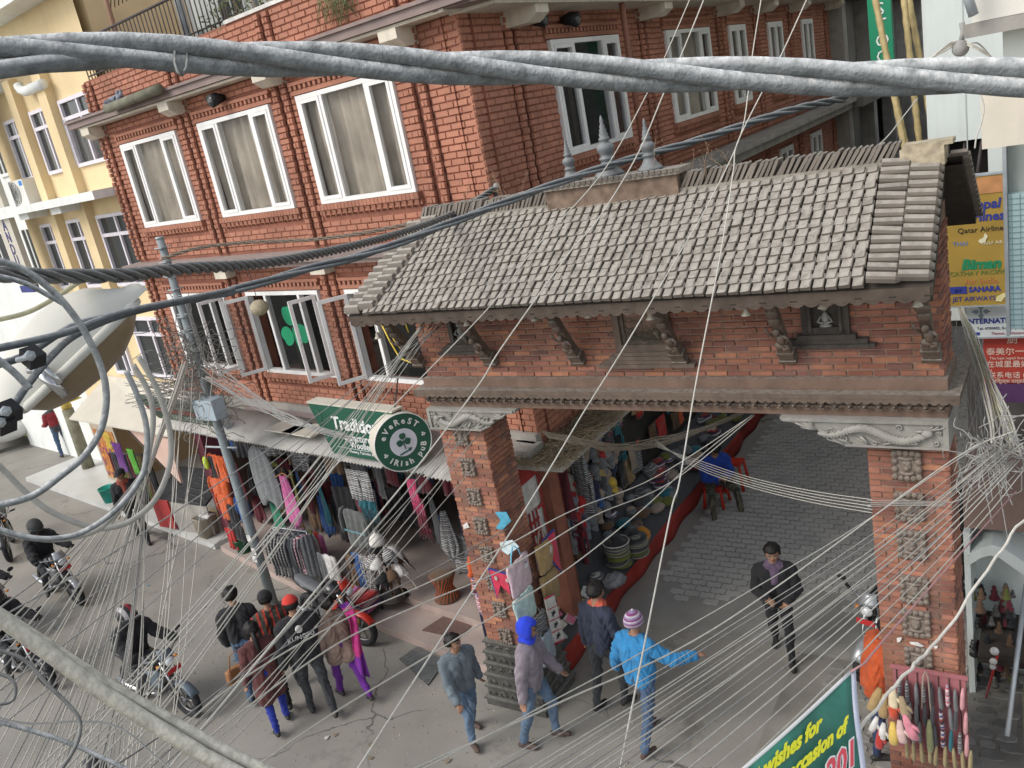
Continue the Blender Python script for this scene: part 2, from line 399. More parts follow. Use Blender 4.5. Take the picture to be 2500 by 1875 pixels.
def lay_bricks(items, mt, parent, nmax, back=.03, rank=None):
    """items: (frame, brick). nearest nmax become objects of their own, the rest one joined part"""
    me = BRK.mesh('brick', mt)
    def key(it):
        Fm, b = it; c = Fm @ Vector(((b[0] + b[1]) / 2, b[4], (b[2] + b[3]) / 2)); return (c - CAM).length
    items = sorted(items, key=rank or key)
    rest = MB()
    for i, (Fm, b) in enumerate(items):
        dep = back - b[4] if False else .045
        T = Fm @ Matrix.Translation((b[0], b[4], b[2])) @ Matrix.Diagonal((b[1] - b[0], dep, b[3] - b[2], 1))
        if i < nmax: ob('brick', me, parent, M=T)
        else: rest.M = T; rest.add(BRK.v, BRK.f)
    if rest.f: rest.build('bricks', mt, parent, kind='stuff')

# ================================================================ the red corner building
A85 = rad(8.5); K = Vector((-5.97, 8.83, 0))
FA = frame(K, (math.cos(A85), -math.sin(A85), 0), (math.sin(A85), math.cos(A85), 0))
FS = frame(K, (0, 1, 0), (-1, 0, 0))
def FAP(x, y, off=0):
    p = FA.inverted() @ PL(x, y, FA @ Vector((0, off, 0)), FA.to_3x3() @ Vector((0, 1, 0))); return p
rb = thing('brick_building', 'red painted brick corner building with white framed windows and a pub upstairs', 'building', K)
rb_inv = Matrix.Translation(-K)
def loc(Fm): return rb_inv @ Fm
LA, LS = loc(FA), loc(FS)
WX = [(-8.66, -6.66), (-5.94, -3.92), (-3.25, -1.24)]
HA = [(a, b, 6.57, 8.07) for a, b in WX] + [(a, b, 3.87, 5.3) for a, b in WX]
SX = [(2.0, 4.14), (6.03, 8.2), (9.33, 10.4), (12.05, 13.18), (14.95, 16.05)]
HS = [(a, b, 6.58, 8.1) for a, b in SX] + [(a, b, 3.9, 5.3) for a, b in SX]
SHOPA = (-9.15, -.02, .15, 2.95)
SHOPS = (.012, 17.0, .0, 2.9)
mb = MB(LA); wall_holes(mb, -9.36, 0, 0, 9.27, HA + [SHOPA], .012, .24)
mb.add([(-9.36, .012, 0), (-9.36, 9, 0), (-9.36, 9, 9.27), (-9.36, .012, 9.27)], [(3, 2, 1, 0)])
mb.M = LS; wall_holes(mb, .012, 17.85, 0, 9.27, HS + [SHOPS], .012, .24)
mb.add([(17.85, .012, 0), (17.85, 6, 0), (17.85, 6, 9.27), (17.85, .012, 9.27)], [(0, 1, 2, 3)])
wall = mb.build('wall', M_REDBACK, rb)
PA = [-9.22, -6.3, -3.58, -.85]; PS = [1.1, 5.15, 8.85, 11.2, 14.0, 17.6]
def relief(ps):
    def f(x, row):
        for c in ps:
            d = x - c
            if abs(d) < .27:
                if abs(d) < .045: return .01
                if .045 <= abs(d) < .17: return -.045 - (.012 if row % 2 else 0)
                return -.012
        return -.008
    return f
items = []
def cut_cols(ps): return []
def facade(Fm, x0, x1, z0, z1, holes, ps, seed):
    # the pilaster strips are laid as narrow columns of their own so that every strip has its edges
    f = relief(ps); hol = list(holes); out = []
    for c in ps:
        for a, b in ((c - .17, c - .05), (c + .05, c + .17)):
            if b < x0 or a > x1: continue
            a, b = max(a, x0), min(b, x1)
            if b - a < .05: continue
            out += courses(a, b, z0, z1, [h for h in holes], b - a + .001 if True else 0, .083, .01, lambda x, r: -.05 - (.014 if r % 2 else 0), .004, seed)
        hol.append((c - .175, c + .175, z0 - 1, z1 + 1))
    out += courses(x0, x1, z0, z1, hol, .232, .083, .009, lambda x, r: -.006, .004, seed + 1)
    return [(Fm, b) for b in out]
dent = [(a - .1, b + .1, 6.33, 6.57) for a, b in WX] + [(a - .1, b + .1, 8.07, 8.26) for a, b in WX] + [(a - .1, b + .1, 3.63, 3.87) for a, b in WX] + [(a - .1, b + .1, 5.3, 5.47) for a, b in WX]
dentS = [(a - .1, b + .1, 6.34, 6.58) for a, b in SX] + [(a - .1, b + .1, 8.1, 8.27) for a, b in SX]
items += facade(LA, -9.36, .0, 3.3, 5.72, HA + dent, PA, 1)
items += facade(LA, -9.36, .0, 5.98, 8.48, HA + dent, PA, 2)
items += facade(LA, -9.36, .0, 8.66, 9.27, [], PA, 3)
items += facade(LS, 0.0, 17.85, 3.2, 5.6, HS, PS, 4)
items += facade(LS, 0.0, 17.85, 5.92, 8.48, HS + dentS, PS, 5)
items += facade(LS, 0.0, 17.85, 8.66, 9.27, [], PS, 6)
T_ = Matrix.Translation(K)
lay_bricks(items, M_RED, wall, 290, rank=lambda it: (T_ @ it[0] @ Vector((it[1][0], 0, it[1][2])) - Vector((-5.5, 8.4, 7.2))).length)
# string courses with tooth bricks round the windows
for Lm, wins in ((LA, [(w_, 6.57, 8.07) for w_ in WX] + [(w_, 3.87, 5.3) for w_ in WX]), (LS, [(w_, 6.58, 8.1) for w_ in SX])):
    for (a, b), zb, zt in wins:
        m = MB(Lm); x = a - .09
        while x < b + .06:
            m.box(x, x + .072, -.075, .02, zb - .085, zb - .006); x += .08
        m.build('sill_course', M_RED, rb)
        m = MB(Lm); m.box(a - .06, b + .06, -.03, .02, zb - .165, zb - .09); x = a - .05
        while x < b:
            m.add([(x, -.062, zb - .095), (x + .1, -.062, zb - .095), (x + .05, -.03, zb - .19), (x, .02, zb - .095), (x + .1, .02, zb - .095), (x + .05, .02, zb - .2)], [(0, 2, 1), (0, 3, 5, 2), (1, 2, 5, 4), (0, 1, 4, 3)]); x += .125
        m.build('tooth_course', M_RED, rb)
        m = MB(Lm); m.box(a - .09, b + .09, -.03, .02, zt + .015, zt + .075); m.box(a - .09, b + .09, -.055, .02, zt + .14, zt + .185); x = a - .08
        while x < b + .04:
            m.box(x, x + .055, -.05, .02, zt + .08, zt + .135); x += .11
        m.build('lintel_course', M_RED, rb)

def rframe(mb, x0, x1, z0, z1, t, y0, y1):
    mb.box(x0, x1, y0, y1, z0, z0 + t); mb.box(x0, x1, y0, y1, z1 - t, z1); mb.box(x0, x0 + t, y0, y1, z0 + t, z1 - t); mb.box(x1 - t, x1, y0, y1, z0 + t, z1 - t)
def curtain_mesh(Lm, x0, x1, z0, z1, y, seed, gaps=()):
    R = random.Random(seed); ph = R.uniform(0, 6); m = MB(Lm)
    def fn(u, v):
        x = x0 + (x1 - x0) * u; z = z0 + (z1 - z0) * v
        s_ = 1 - .08 * (1 - v)
        return (x, y + .035 * math.sin(x * 26 + ph + 1.2 * math.sin(x * 5 + z * 1.4)) + .02 * math.sin(x * 55 + z), z)
    m.grid(fn, 46, 8); return m
def window(Lm, x0, x1, z0, z1, splits, parent, seed=0, curtain=True, opens={}, y=-.045):
    fr = MB(Lm); rframe(fr, x0, x1, z0, z1, .062, y, y + .1)
    xs = [x0 + .062] + [x0 + (x1 - x0) * s_ for s_ in splits] + [x1 - .062]
    for s_ in xs[1:-1]: fr.box(s_ - .03, s_ + .03, y + .002, y + .09, z0 + .06, z1 - .06)
    wdw = fr.build('window', M_WHITE, parent)
    for i in range(len(xs) - 1):
        a = xs[i] + (.03 if i else 0); b = xs[i + 1] - (.03 if i < len(xs) - 2 else 0)
        fixed = len(xs) == 4 and i == 1
        if i in opens:
            hx, ang = (a, -opens[i]) if opens[i] > 0 else (b, -opens[i])
            Lh = Lm @ Matrix.Translation((hx, y - .012, 0)) @ Matrix.Rotation(rad(ang), 4, 'Z')
            wd = b - a; s0, s1 = (0, wd) if opens[i] > 0 else (-wd, 0)
            sm = MB(Lh); rframe(sm, s0, s1, z0 + .05, z1 - .06, .055, -.02, .02); q = sm.build('sash', M_WHITE, wdw)
            MB(Lh).box(s0 + .05, s1 - .05, -.003, .003, z0 + .1, z1 - .11).build('pane', M_GLASSC, wdw)
            hd = MB(Lh); xh = s1 - .03 if opens[i] > 0 else s0 + .03
            hd.tube([(xh, -.02, (z0 + z1) / 2 - .06), (xh, -.05, (z0 + z1) / 2 - .05), (xh, -.05, (z0 + z1) / 2 + .05), (xh, -.02, (z0 + z1) / 2 + .06)], .007, 6); hd.build('handle', M_STEEL, wdw)
        else:
            if not fixed:
                sm = MB(Lm); rframe(sm, a + .004, b - .004, z0 + .055, z1 - .065, .05, y - .008, y + .05); sm.build('sash', M_WHITE, wdw); g0 = .05
            else: g0 = .0
            MB(Lm).box(a + g0 - .002, b - g0 + .002, y + .028, y + .034, z0 + .06 + g0, z1 - .06 - g0).build('pane', M_GLASSC, wdw)
    if curtain: curtain_mesh(Lm, x0 + .05, x1 - .05, z0 + .04, z1 - .03, y + .16, seed).build('curtain', M_CURT, wdw)
    return wdw
for i, (a, b) in enumerate(WX): window(LA, a, b, 6.57, 8.07, (.27, .74), rb, i)
for i, (a, b) in enumerate(SX):
    window(LS, a, b, 6.58, 8.1, (.3, .74) if i < 2 else (.5,), rb, i + 9, curtain=i > 0)
    window(LS, a, b, 3.9, 5.3, (.3, .74) if i < 2 else (.5,), rb, i + 20, curtain=i > 1)
U1 = window(LA, *WX[0], 3.87, 5.3, (.27, .74), rb, 4, False, {2: -78})
U2 = window(LA, *WX[1], 3.87, 5.3, (.27, .74), rb, 5, False, {0: 118, 2: -70})
U3 = window(LA, *WX[2], 3.87, 5.3, (.27, .74), rb, 6, False, {0: 118})
# dim rooms behind the glass
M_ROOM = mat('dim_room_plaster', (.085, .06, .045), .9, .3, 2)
M_ROOMB = mat('dim_room_brick', (.12, .055, .035), .9, .4, 5)
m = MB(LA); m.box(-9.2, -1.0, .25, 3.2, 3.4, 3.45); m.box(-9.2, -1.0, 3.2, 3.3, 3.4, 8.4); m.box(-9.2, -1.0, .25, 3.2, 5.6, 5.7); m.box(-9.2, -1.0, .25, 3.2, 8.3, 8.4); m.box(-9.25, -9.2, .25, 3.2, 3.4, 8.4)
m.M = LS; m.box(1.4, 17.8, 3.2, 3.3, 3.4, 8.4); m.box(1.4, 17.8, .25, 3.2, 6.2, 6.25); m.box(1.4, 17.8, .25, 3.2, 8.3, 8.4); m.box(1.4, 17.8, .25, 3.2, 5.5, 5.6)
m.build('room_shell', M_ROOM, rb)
m = MB(LA)
for x in (-7.9, -4.2, -1.8):
    m.box(x - .3, x + .3, .9, 1.5, 3.45, 4.2); m.box(x - .38, x + .38, .8, 1.6, 4.2, 4.25)
m.box(-6.2, -5.8, .8, 3.1, 3.45, 5.6)
m.build('room_furniture', M_DARKWOOD, rb)
M_GREEN = mat('leaf_green_sheet', (.012, .29, .13), .5, .04, 3, 0)
def clover(mb, cx, cz, s, y, yb, ang=-.12, fat=1.0):
    T = Matrix.Translation((cx, 0, cz)) @ Matrix.Rotation(ang, 4, 'Y') @ Matrix.Diagonal((s, 1, s, 1))
    for th in (0, 115, -115):
        R = T @ Matrix.Rotation(rad(th), 4, 'Y')
        pol = []
        for k in range(20):
            t = k / 20 * 2 * math.pi; r = .36 * (1 + .22 * math.cos(t) - .28 * math.exp(-((t if t < math.pi else t - 2 * math.pi) / .35) ** 2))
            pol.append((fat * .88 * r * math.sin(t), .40 + r * math.cos(t)))
        mb.prism(pol[::-1] if False else list(reversed(pol)), y, yb, R)
    mb.prism([(-.03, .05), (-.05, -.45), (.0, -.95), (.1, -.97), (.06, -.5), (.04, .05)], y - .001, yb, T)
m = MB(LA); clover(m, -4.86, 4.66, .5, -.022, -.016); m.build('shamrock_sticker', M_GREEN, U2)
M_YEL = mat('yellow_gold_print', (.75, .55, .08), .5, .05, 4, 0)
m = MB(LA); hx, hz = -2.25, 4.75    # outline of a harp on the right-hand window
for k in range(6): m.tube([(hx - .3 + k * .07, -.02, hz + .12 + .02 * k), (hx - .3 + k * .07 + .03, -.02, hz + .5)], .008, 4)
m.tube([(hx - .36, -.02, hz + .52), (hx - .1, -.02, hz + .54), (hx + .12, -.02, hz + .42), (hx + .2, -.02, hz - .1)], .011, 4); m.tube([(hx - .38, -.02, hz + .1), (hx - .25, -.02, hz - .25), (hx - .12, -.02, hz - .5), (hx + .12, -.02, hz - .56), (hx + .2, -.02, hz - .38), (hx + .1, -.02, hz - .34)], .014, 4); m.tube([(hx - .3, -.02, hz + .1), (hx - .17, -.02, hz - .2), (hx - .02, -.02, hz - .4)], .01, 4)
m.build('harp_sticker', M_YEL, U3)
# cornice slab, ledges, brackets
m = MB(LA); m.box(-9.72, .45, -.36, .1, 8.52, 8.62); m.box(-9.75, .48, -.4, .1, 8.62, 8.66)
m.M = LS; m.box(-.3, 17.9, -.62, .1, 8.5, 8.6); m.box(-.33, 17.9, -.66, .1, 8.603, 8.66)
m.build('cornice', M_LEDGE, rb)
m = MB(LA); m.box(-9.45, .1, -.3, .1, 8.48, 8.515); m.M = LS; m.box(0, 17.85, -.55, .1, 8.46, 8.497); m.build('soffit', M_CREAM, rb)
for Lm, ps, dp in ((LA, PA, .32), (LS, PS, .5)):
    for c in ps:
        m = MB(Lm); pol = [(-dp, 8.478), (-dp, 8.36), (-dp + .14, 8.27), (.05, 8.27), (.05, 8.478)]
        vs = [(c - .16, p[0], p[1]) for p in pol] + [(c + .16, p[0], p[1]) for p in pol]
        m.add(vs, [(0, 1, 2, 3, 4), (9, 8, 7, 6, 5)] + [(i, 5 + i, 5 + (i + 1) % 5, (i + 1) % 5) for i in range(5)]); m.build('bracket', M_CREAM, rb)
m = MB(LA); m.box(-9.55, .2, -.3, .1, 5.8, 5.93); m.box(-9.5, .15, -.24, .1, 5.73, 5.8)
m.build('floor_ledge', M_LEDGE, rb)
m = MB(LS); m.box(1.2, 17.9, -.62, .1, 5.78, 5.88); m.box(1.2, 17.9, -.5, .1, 5.6, 5.78); m.build('street_ledge', M_CONC, rb)
for c in PA[1:3]:
    MB(LA).box(c - .16, c + .2, -.2, .0, 5.58, 5.72).build('bracket', M_CREAM, rb)
m = MB(LA); m.box(-9.36, .0, -.06, .05, 3.02, 3.3); m.build('lintel_band', M_CONC, rb)
m = MB(LA); m.box(-6.9, .0, -.12, .0, 3.06, 3.2); m.build('lintel_beam', M_LEDGE, rb)
m = MB(LS); m.tube([(3.5, -.45, 9.0), (3.52, -.45, 7.5), (3.56, -.45, 5.95)], .045, 8); m.build('rain_pipe', mat('brown_pipe', (.24, .10, .065), .6, .1), rb)
m = MB(LS); m.tube([(2.4, -.15, 6.2), (4, -.15, 6.22), (9, -.15, 6.2), (17, -.15, 6.2)], .04, 8); m.build('rain_pipe', MATS['brown_pipe'], rb)
# floor of the roof terrace and its railing
m = MB(LA); m.box(-9.3, -.1, .1, 9, 8.55, 8.62); m.M = LS; m.box(9.2, 17.8, .1, 9, 8.55, 8.62); m.build('terrace_floor', M_CONC, rb)
M_IRON = mat('dark_iron', (.05, .042, .04), .6, .2, 10, .1)
rail = MB(LA); rail.tube([(-9.2, .06, 9.92), (-4.6, .06, 9.92)], .022, 6); rail.tube([(-9.2, .06, 9.34), (-4.6, .06, 9.34)], .014, 6)
rl = rail.build('railing', M_IRON, rb)
x = -9.2
while x < -4.55:
    MB(LA).tube([(x, .06, 9.27), (x, .06, 9.92)], .011, 5).build('baluster', M_IRON, rl); x += .125
m = MB(LA); m.box(-4.5, .0, -.02, .12, 9.27, 9.32); m.build('parapet_coping', mat('white_lime_coping', (.62, .6, .56), .9, .2, 6), rb)
# ================================================================ the brick gate over the lane
GX0, GX1, GY0, GY1 = -6.47, -.965, 7.5, 8.03
gate = thing('brick_gate', 'old brick gateway with tiled roof and carved wooden cornice spanning the lane', 'gateway', ((GX0 + GX1) / 2, GY0, 0))
gi = Matrix.Translation(-Vector(gate.location))
def gm(M=None): return gi @ M if M else gi.copy()
PIL = [(-6.47, -5.82), (-1.63, -.965)]
core = MB(gm())
for a, b in PIL: core.box(a + .012, b - .012, GY0 + .012, GY1 - .012, 0, 4.3)
core.box(GX0 + .012, GX1 - .012, GY0 + .012, GY1 - .012, 4.22, 5.95)
gwall = core.build('wall_core', M_GMORT, gate)
gi4 = gm()
FF = gi4 @ frame((0, GY0, 0), (1, 0, 0), (0, 1, 0)); FR = gi4 @ frame((GX1, 0, 0), (0, 1, 0), (-1, 0, 0)); FI = gi4 @ frame((-5.82, 0, 0), (0, 1, 0), (-1, 0, 0))
WIN = (-3.87, -3.37, 4.87, 5.6)
its = []
NICHE = [(-5.95, -5.7, 4.98, 5.3), (-2.06, -1.7, 4.98, 5.32)]
b1 = courses(GX0, GX1, 4.57, 5.9, [WIN] + NICHE, .215, .06, .008, lambda x, r: 0, .006, 11)
its += [(FF, b) for b in b1]
for i, (a, b) in enumerate(PIL): its += [(FF, q) for q in courses(a, b, .95 if i == 0 else .1, 3.95, [], .215, .06, .008, lambda x, r: 0, .006, 12 + i)]
its += [(FI, q) for q in courses(GY0, GY1, .95, 4.2, [], .215, .06, .008, lambda x, r: 0, .006, 15)]
its += [(FR, q) for q in courses(GY0, GY1, .1, 4.2, [], .215, .06, .008, lambda x, r: 0, .006, 16)]
its += [(FR, q) for q in courses(GY0, GY1, 4.57, 5.8, [], .215, .06, .008, lambda x, r: 0, .006, 17)]
def gdist(it):
    Fm, b = it; p = Matrix.Translation(gate.location) @ Fm @ Vector((b[0], 0, b[2])); return (p - CAM).length + (2.5 if p.x > -.95 else 0)
lay_bricks(its, M_GBRICK, gwall, 290, rank=gdist)
# ---- cornice bands
m = MB(gm()); m.box(GX0 - .02, GX1 + .02, GY0 - .05, GY1 + .05, 4.465, 4.568); m.build('upper_fascia', M_BEAM, gate)
def scallop(mb, x0, x1, z0, z1, y0, y1, step, dep):
    n_ = max(1, int(round((x1 - x0) / step))); st = (x1 - x0) / n_
    for i in range(n_):
        a = x0 + i * st; pol = [(a, z1), (a, z0 + dep)] + [(a + st * (k / 6), z0 + dep - dep * math.sin(math.pi * k / 6)) for k in range(1, 6)] + [(a + st, z0 + dep), (a + st, z1)]
        mb.prism(pol, y0, y1)
m = MB(gm()); m.box(GX0 - .12, GX1 + .12, GY0 - .16, GY1 + .16, 4.42, 4.463); scallop(m, GX0 - .115, GX1 + .115, 4.37, 4.419, GY0 - .155, GY0 - .02, .075, .02)
for i in range(9): m.box(GX1 + .02, GX1 + .112, GY0 - .13 + i * .085, GY0 - .06 + i * .085, 4.375, 4.418)
m.build('cornice', M_WOOD, gate)
m = MB(gm()); m.box(GX0 - .03, GX1 + .03, GY0 - .06, GY1 + .06, 4.3, 4.368); scallop(m, GX0 - .03, GX1 + .03, 4.285, 4.33, GY0 - .085, GY0 - .058, .12, .03); m.build('frieze_board', M_WOOD, gate)
hd = MB()                                             # small carved lion heads along the frieze
hd.ball((0, 0, 0), (.03, .024, .032), 8, 6); hd.ball((0, -.022, -.012), (.016, .014, .012), 6, 4); hd.ball((-.024, -.006, .024), .011, 5, 4); hd.ball((.024, -.006, .024), .011, 5, 4); hd.ball((-.012, -.022, .01), .006, 5, 4); hd.ball((.012, -.022, .01), .006, 5, 4); hd.box(-.026, .026, -.018, .01, -.042, -.03)
hme = hd.mesh('lion_head', M_WOOD)
nh = 46
for i in range(nh): ob('lion_head', hme, gate, M=gm(Matrix.Translation((GX0 + .03 + (GX1 - GX0 - .06) * i / (nh - 1), GY0 - .088, 4.338))))
m = MB(gm()); m.box(GX0 - .01, GX1 + .01, GY0 - .035, GY1 + .035, 4.215, 4.298); m.build('beam', M_BEAM, gate)
# ---- stone corbels with dragons
def corbel(x0, x1, flip):
    # x0: outer edge, x1: tip over the opening
    s_ = 1 if x1 > x0 else -1; W = abs(x1 - x0)
    prof = [(0, 4.213), (0, 3.95), (.61 * W, 3.945), (.64 * W, 3.98), (.70 * W, 4.06), (.78 * W, 4.11), (.86 * W, 4.125), (.9 * W, 4.155), (.985 * W, 4.17), (W, 4.19), (W, 4.213)]
    pol = [(x0 + s_ * p[0], p[1]) for p in prof]
    if s_ > 0: pol = pol
    else: pol = list(reversed(pol))
    m = MB(gm()); m.prism(pol, GY0 - .10, GY1 + .02)
    c = m.build('corbel', M_STONE, gate)
    y = GY0 - .10
    m = MB(gm())
    def X(u): return x0 + s_ * u * W
    path = [(X(u), y - .004, 0) for u in (0, .97)]
    m.box(min(X(.0), X(.98)), max(X(.0), X(.98)), y - .022, y, 4.18, 4.211)
    m.box(min(X(0), X(.03)), max(X(0), X(.03)), y - .022, y, 3.952, 4.18); m.box(min(X(.03), X(.6)), max(X(.03), X(.6)), y - .022, y, 3.952, 3.972)
    edge = [(.6, 3.962), (.66, 4.0), (.70, 4.065), (.78, 4.12), (.86, 4.135), (.9, 4.165)]
    m.tube([(X(u), y - .008, z) for u, z in edge], .012, 6)
    m.build('corbel_border', M_STONE, c)
    m = MB(gm())                                       # the dragon
    body = []; 
    for k in range(33):
        t = k / 32; u = .1 + .66 * t; body.append((X(u), y - .016, 4.055 + .045 * math.sin(t * 9.5 + 2.3) + .05 * t))
    m.tube(body, [.012 + .03 * math.sin(math.pi * min(1, .15 + .8 * (k / 32))) for k in range(33)], 8)
    for k in range(2, 31): m.ball(Vector(body[k]) + Vector((0, -.03 * math.sin(math.pi * (.15 + .8 * k / 32)), -.018)), .011, 5, 4)
    for k in range(3, 30, 2): m.ball(Vector(body[k]) + Vector((0, -.012, .034)), (.010, .01, .014), 5, 4)
    hx = X(.115); m.ball((hx, y - .03, 4.1), (.05, .03, .035), 8, 6); m.ball((hx - s_ * -.06, y - .025, 4.12), (.05, .02, .012), 6, 4); m.ball((hx - s_ * -.055, y - .025, 4.085), (.045, .02, .01), 6, 4)
    for q in (.06, .1, .13): m.tube([(hx, y - .02, 4.12), (X(q - .03), y - .022, 4.15), (X(q - .05), y - .015, 4.165)], .008, 5)
    for u, sg in ((.2, 1), (.33, 1), (.5, -1)):
        m.tube([(X(u), y - .02, 4.05), (X(u - .03), y - .025, 4.01), (X(u + .04 * sg), y - .02, 3.985)], [.016, .013, .008], 6)
    for k in range(5): m.tube([(X(.76), y - .015, 4.105), (X(.82), y - .015, 4.11 + .012 * k), (X(.87), y - .012, 4.12 + .016 * k)], [.009, .008, .003], 5)
    def curl(u, z, r, d):
        m.tube([(X(u) + s_ * r * (1 - t / 14) * math.cos(t * .6), y - .012, z + d * r * (1 - t / 14) * math.sin(t * .6)) for t in range(13)], .008, 5)
    for u, z, r, d in ((.6, 4.02, .035, 1), (.5, 4.135, .035, -1), (.68, 4.1, .025, 1), (.42, 3.995, .025, -1), (.27, 4.14, .03, 1), (.07, 4.01, .03, -1), (.05, 4.1, .02, 1), (.8, 4.15, .02, 1)): curl(u, z, r, d)
    for u in (.36, .44, .56, .64): m.tube([(X(u), y - .01, 3.985), (X(u + .06), y - .014, 4.01), (X(u + .11), y - .01, 4.05 if u < .5 else 4.07)], [.008, .009, .004], 5)
    m.build('dragon_relief', M_STONE, c)
corbel(-6.49, -5.25, 1); corbel(-.945, -2.34, -1)
# ---- carved plaques down the pillar faces
pl = MB(); pl.box(-.1, .1, -.012, .03, -.115, .115)
for sx in (-1, 1):
    for k in range(4): pl.lathe([(.008, 0), (.022, .004), (.024, .014), (.01, .02)], 8, Matrix.Translation((sx * .085, -.012, -.09 + k * .06)) @ Matrix.Rotation(math.pi / 2, 4, 'X'))
for k in range(3):
    for sz in (-1, 1): pl.lathe([(.008, 0), (.022, .004), (.024, .014), (.01, .02)], 8, Matrix.Translation((-.045 + k * .045, -.012, sz * .1)) @ Matrix.Rotation(math.pi / 2, 4, 'X'))
pl.ball((0, -.012, 0), (.04, .03, .05), 8, 6); pl.ball((0, -.03, -.02), (.022, .02, .02), 6, 5); pl.ball((-.018, -.034, .018), .009, 5, 4); pl.ball((.018, -.034, .018), .009, 5, 4)
pl.tube([(-.05, -.016, -.055), (-.02, -.022, -.065), (.02, -.022, -.065), (.05, -.016, -.055)], .014, 6); pl.tube([(-.05, -.016, .06), (0, -.024, .05), (.05, -.016, .06)], .013, 6)
pme = pl.mesh('carved_plaque', mat('worn_carved_plaque', (.19, .15, .122), .9, .28, 18, .4, 60, dust=((.32, .28, .24), .5)))
pz = [3.82 - .395 * i for i in range(8)]
for z in pz: ob('carved_plaque', pme, gate, M=gm(Matrix.Translation((-6.145, GY0 - .006, z)) @ Matrix.Diagonal((.92, 1, .95, 1))))
for p in ((2211, 1135), (2220, 1236), (2225, 1330), (2235, 1440), (2245, 1522), (2252, 1612)):
    q = PY(*p, GY0 - .006); ob('carved_plaque', pme, gate, M=gm(Matrix.Translation((-1.3, GY0 - .006, q.z)) @ Matrix.Diagonal((1.15, 1, 1.2, 1))))
# ---- carved black stone plinth of the left pillar: five tiers
M_PLINTH = mat('black_carved_stone', (.075, .073, .066), .7, .3, 8, .4, 60, dust=((.26, .25, .22), .7))
px0, px1, py0, py1 = -6.47, -5.82, GY0, GY1
zz = 0
for i, (h, g_) in enumerate(((.12, .13), (.17, .1), (.17, .085), (.17, .065), (.16, .05), (.15, .03))):
    m = MB(gm()); m.box(px0 - g_, px1 + g_, py0 - g_, py1 + g_, zz, zz + h - .028); m.box(px0 - g_ - .022, px1 + g_ + .022, py0 - g_ - .022, py1 + g_ + .022, zz + h - .026, zz + h)
    if i:
        for face in range(2):
            n_ = 5 if i % 2 else 4
            for k in range(n_):
                if face == 0: T = Matrix.Translation((px0 - g_ + (px1 - px0 + 2 * g_) * (k + .5) / n_, py0 - g_, zz + .035))
                else: T = Matrix.Translation((px1 + g_, py0 - g_ + (py1 - py0 + 2 * g_) * (k + .5) / n_, zz + .035)) @ Matrix.Rotation(math.pi / 2, 4, 'Z')
                m2 = MB(gm() @ T)
                if i in (1, 2, 4):
                    for r_ in (.055, .035, .016): m2.tube([(r_ * math.cos(math.pi * t / 8), -.006, r_ * 1.3 * math.sin(math.pi * t / 8)) for t in range(9)], .008, 5)
                else:
                    m2.ball((0, 0, .05), (.035, .02, .03), 7, 5)
                    for t in range(5): m2.ball((.045 * math.cos(t * 1.25), -.004, .05 + .036 * math.sin(t * 1.25)), .014, 5, 4)
                o_ = len(m.v); m.v += m2.v; m.f += [[q + o_ for q in f] for f in m2.f]; m.mi += m2.mi; m.smooth += m2.smooth
    m.build('plinth_tier', M_PLINTH, gate); zz += h + .0005
# ---- struts, window, niches, bells
def strut(x):
    m = MB(gm())
    a = Vector((x, GY0 - .03, 4.74)); b = Vector((x, 6.98, 5.5)); d = (b - a).normalized(); n_ = Vector((0, -d.z, d.y))
    F = gi4 @ frame(a, (1, 0, 0), tuple(-n_), tuple(d)) if False else None
    Fm = gm(frame(a, (1, 0, 0), (0, d.z, -d.y), d)); m.M = Fm; Lg = (b - a).length
    m.box(-.045, .045, -.02, .05, 0, Lg); m.box(-.075, .075, -.05, .05, 0, .035); m.box(-.065, .065, -.04, .05, .045, .11); m.box(-.075, .075, -.05, .05, .12, .145); m.box(-.055, .055, -.045, .05, .155, .22)
    m.ball((0, -.05, .27), (.06, .04, .035), 8, 6); m.ball((.02, -.055, .35), (.042, .04, .07), 8, 6); m.ball((.0, -.06, .45), (.032, .032, .036), 8, 6)
    m.tube([(.045, -.05, .4), (.08, -.06, .36), (.05, -.07, .31)], .014, 6); m.tube([(-.03, -.05, .4), (-.075, -.05, .43), (-.085, -.05, .5)], .013, 6); m.tube([(.03, -.06, .3), (.07, -.07, .26), (.02, -.08, .25)], .018, 6)
    m.ball((0, -.03, .56), (.055, .03, .05), 8, 6); m.ball((0, -.03, .65), (.06, .03, .05), 8, 6); m.ball((0, -.02, .75), (.05, .03, .05), 8, 6); m.ball((0, -.02, .84), (.055, .03, .04), 8, 6)
    m.build('roof_strut', M_WOOD, gate)
for p in ((1016, 848), (1197, 860), (1411, 865), (1660, 863), (1924, 852), (2275, 850)): strut(PY(*p, GY0 - .03).x)
x0, x1, z0, z1 = WIN
m = MB(gm()); m.box(x0, x1, GY0 + .0125, GY0 + .02, z0, z1); m.build('window_recess', mat('black_void', (.012, .011, .01), .95, 0, 1, 0), gate)
m = MB(gm()); rframe(m, x0 - .05, x1 + .05, z0 - .02, z1 + .05, .07, GY0 - .05, GY0 + .02); rframe(m, x0 + .02, x1 - .02, z0 + .05, z1 - .02, .035, GY0 - .02, GY0 + .011)
for k in range(4): m.box(x0 - .06 - .075 * k * .9, x1 + .06 + .075 * k * .9, GY0 - .075 - .006 * (k % 2), GY0 + .01, z0 - .06 - .042 * k, z0 - .022 - .042 * k)
m.build('carved_window', M_WOOD, gate)
nst = MB(gm())
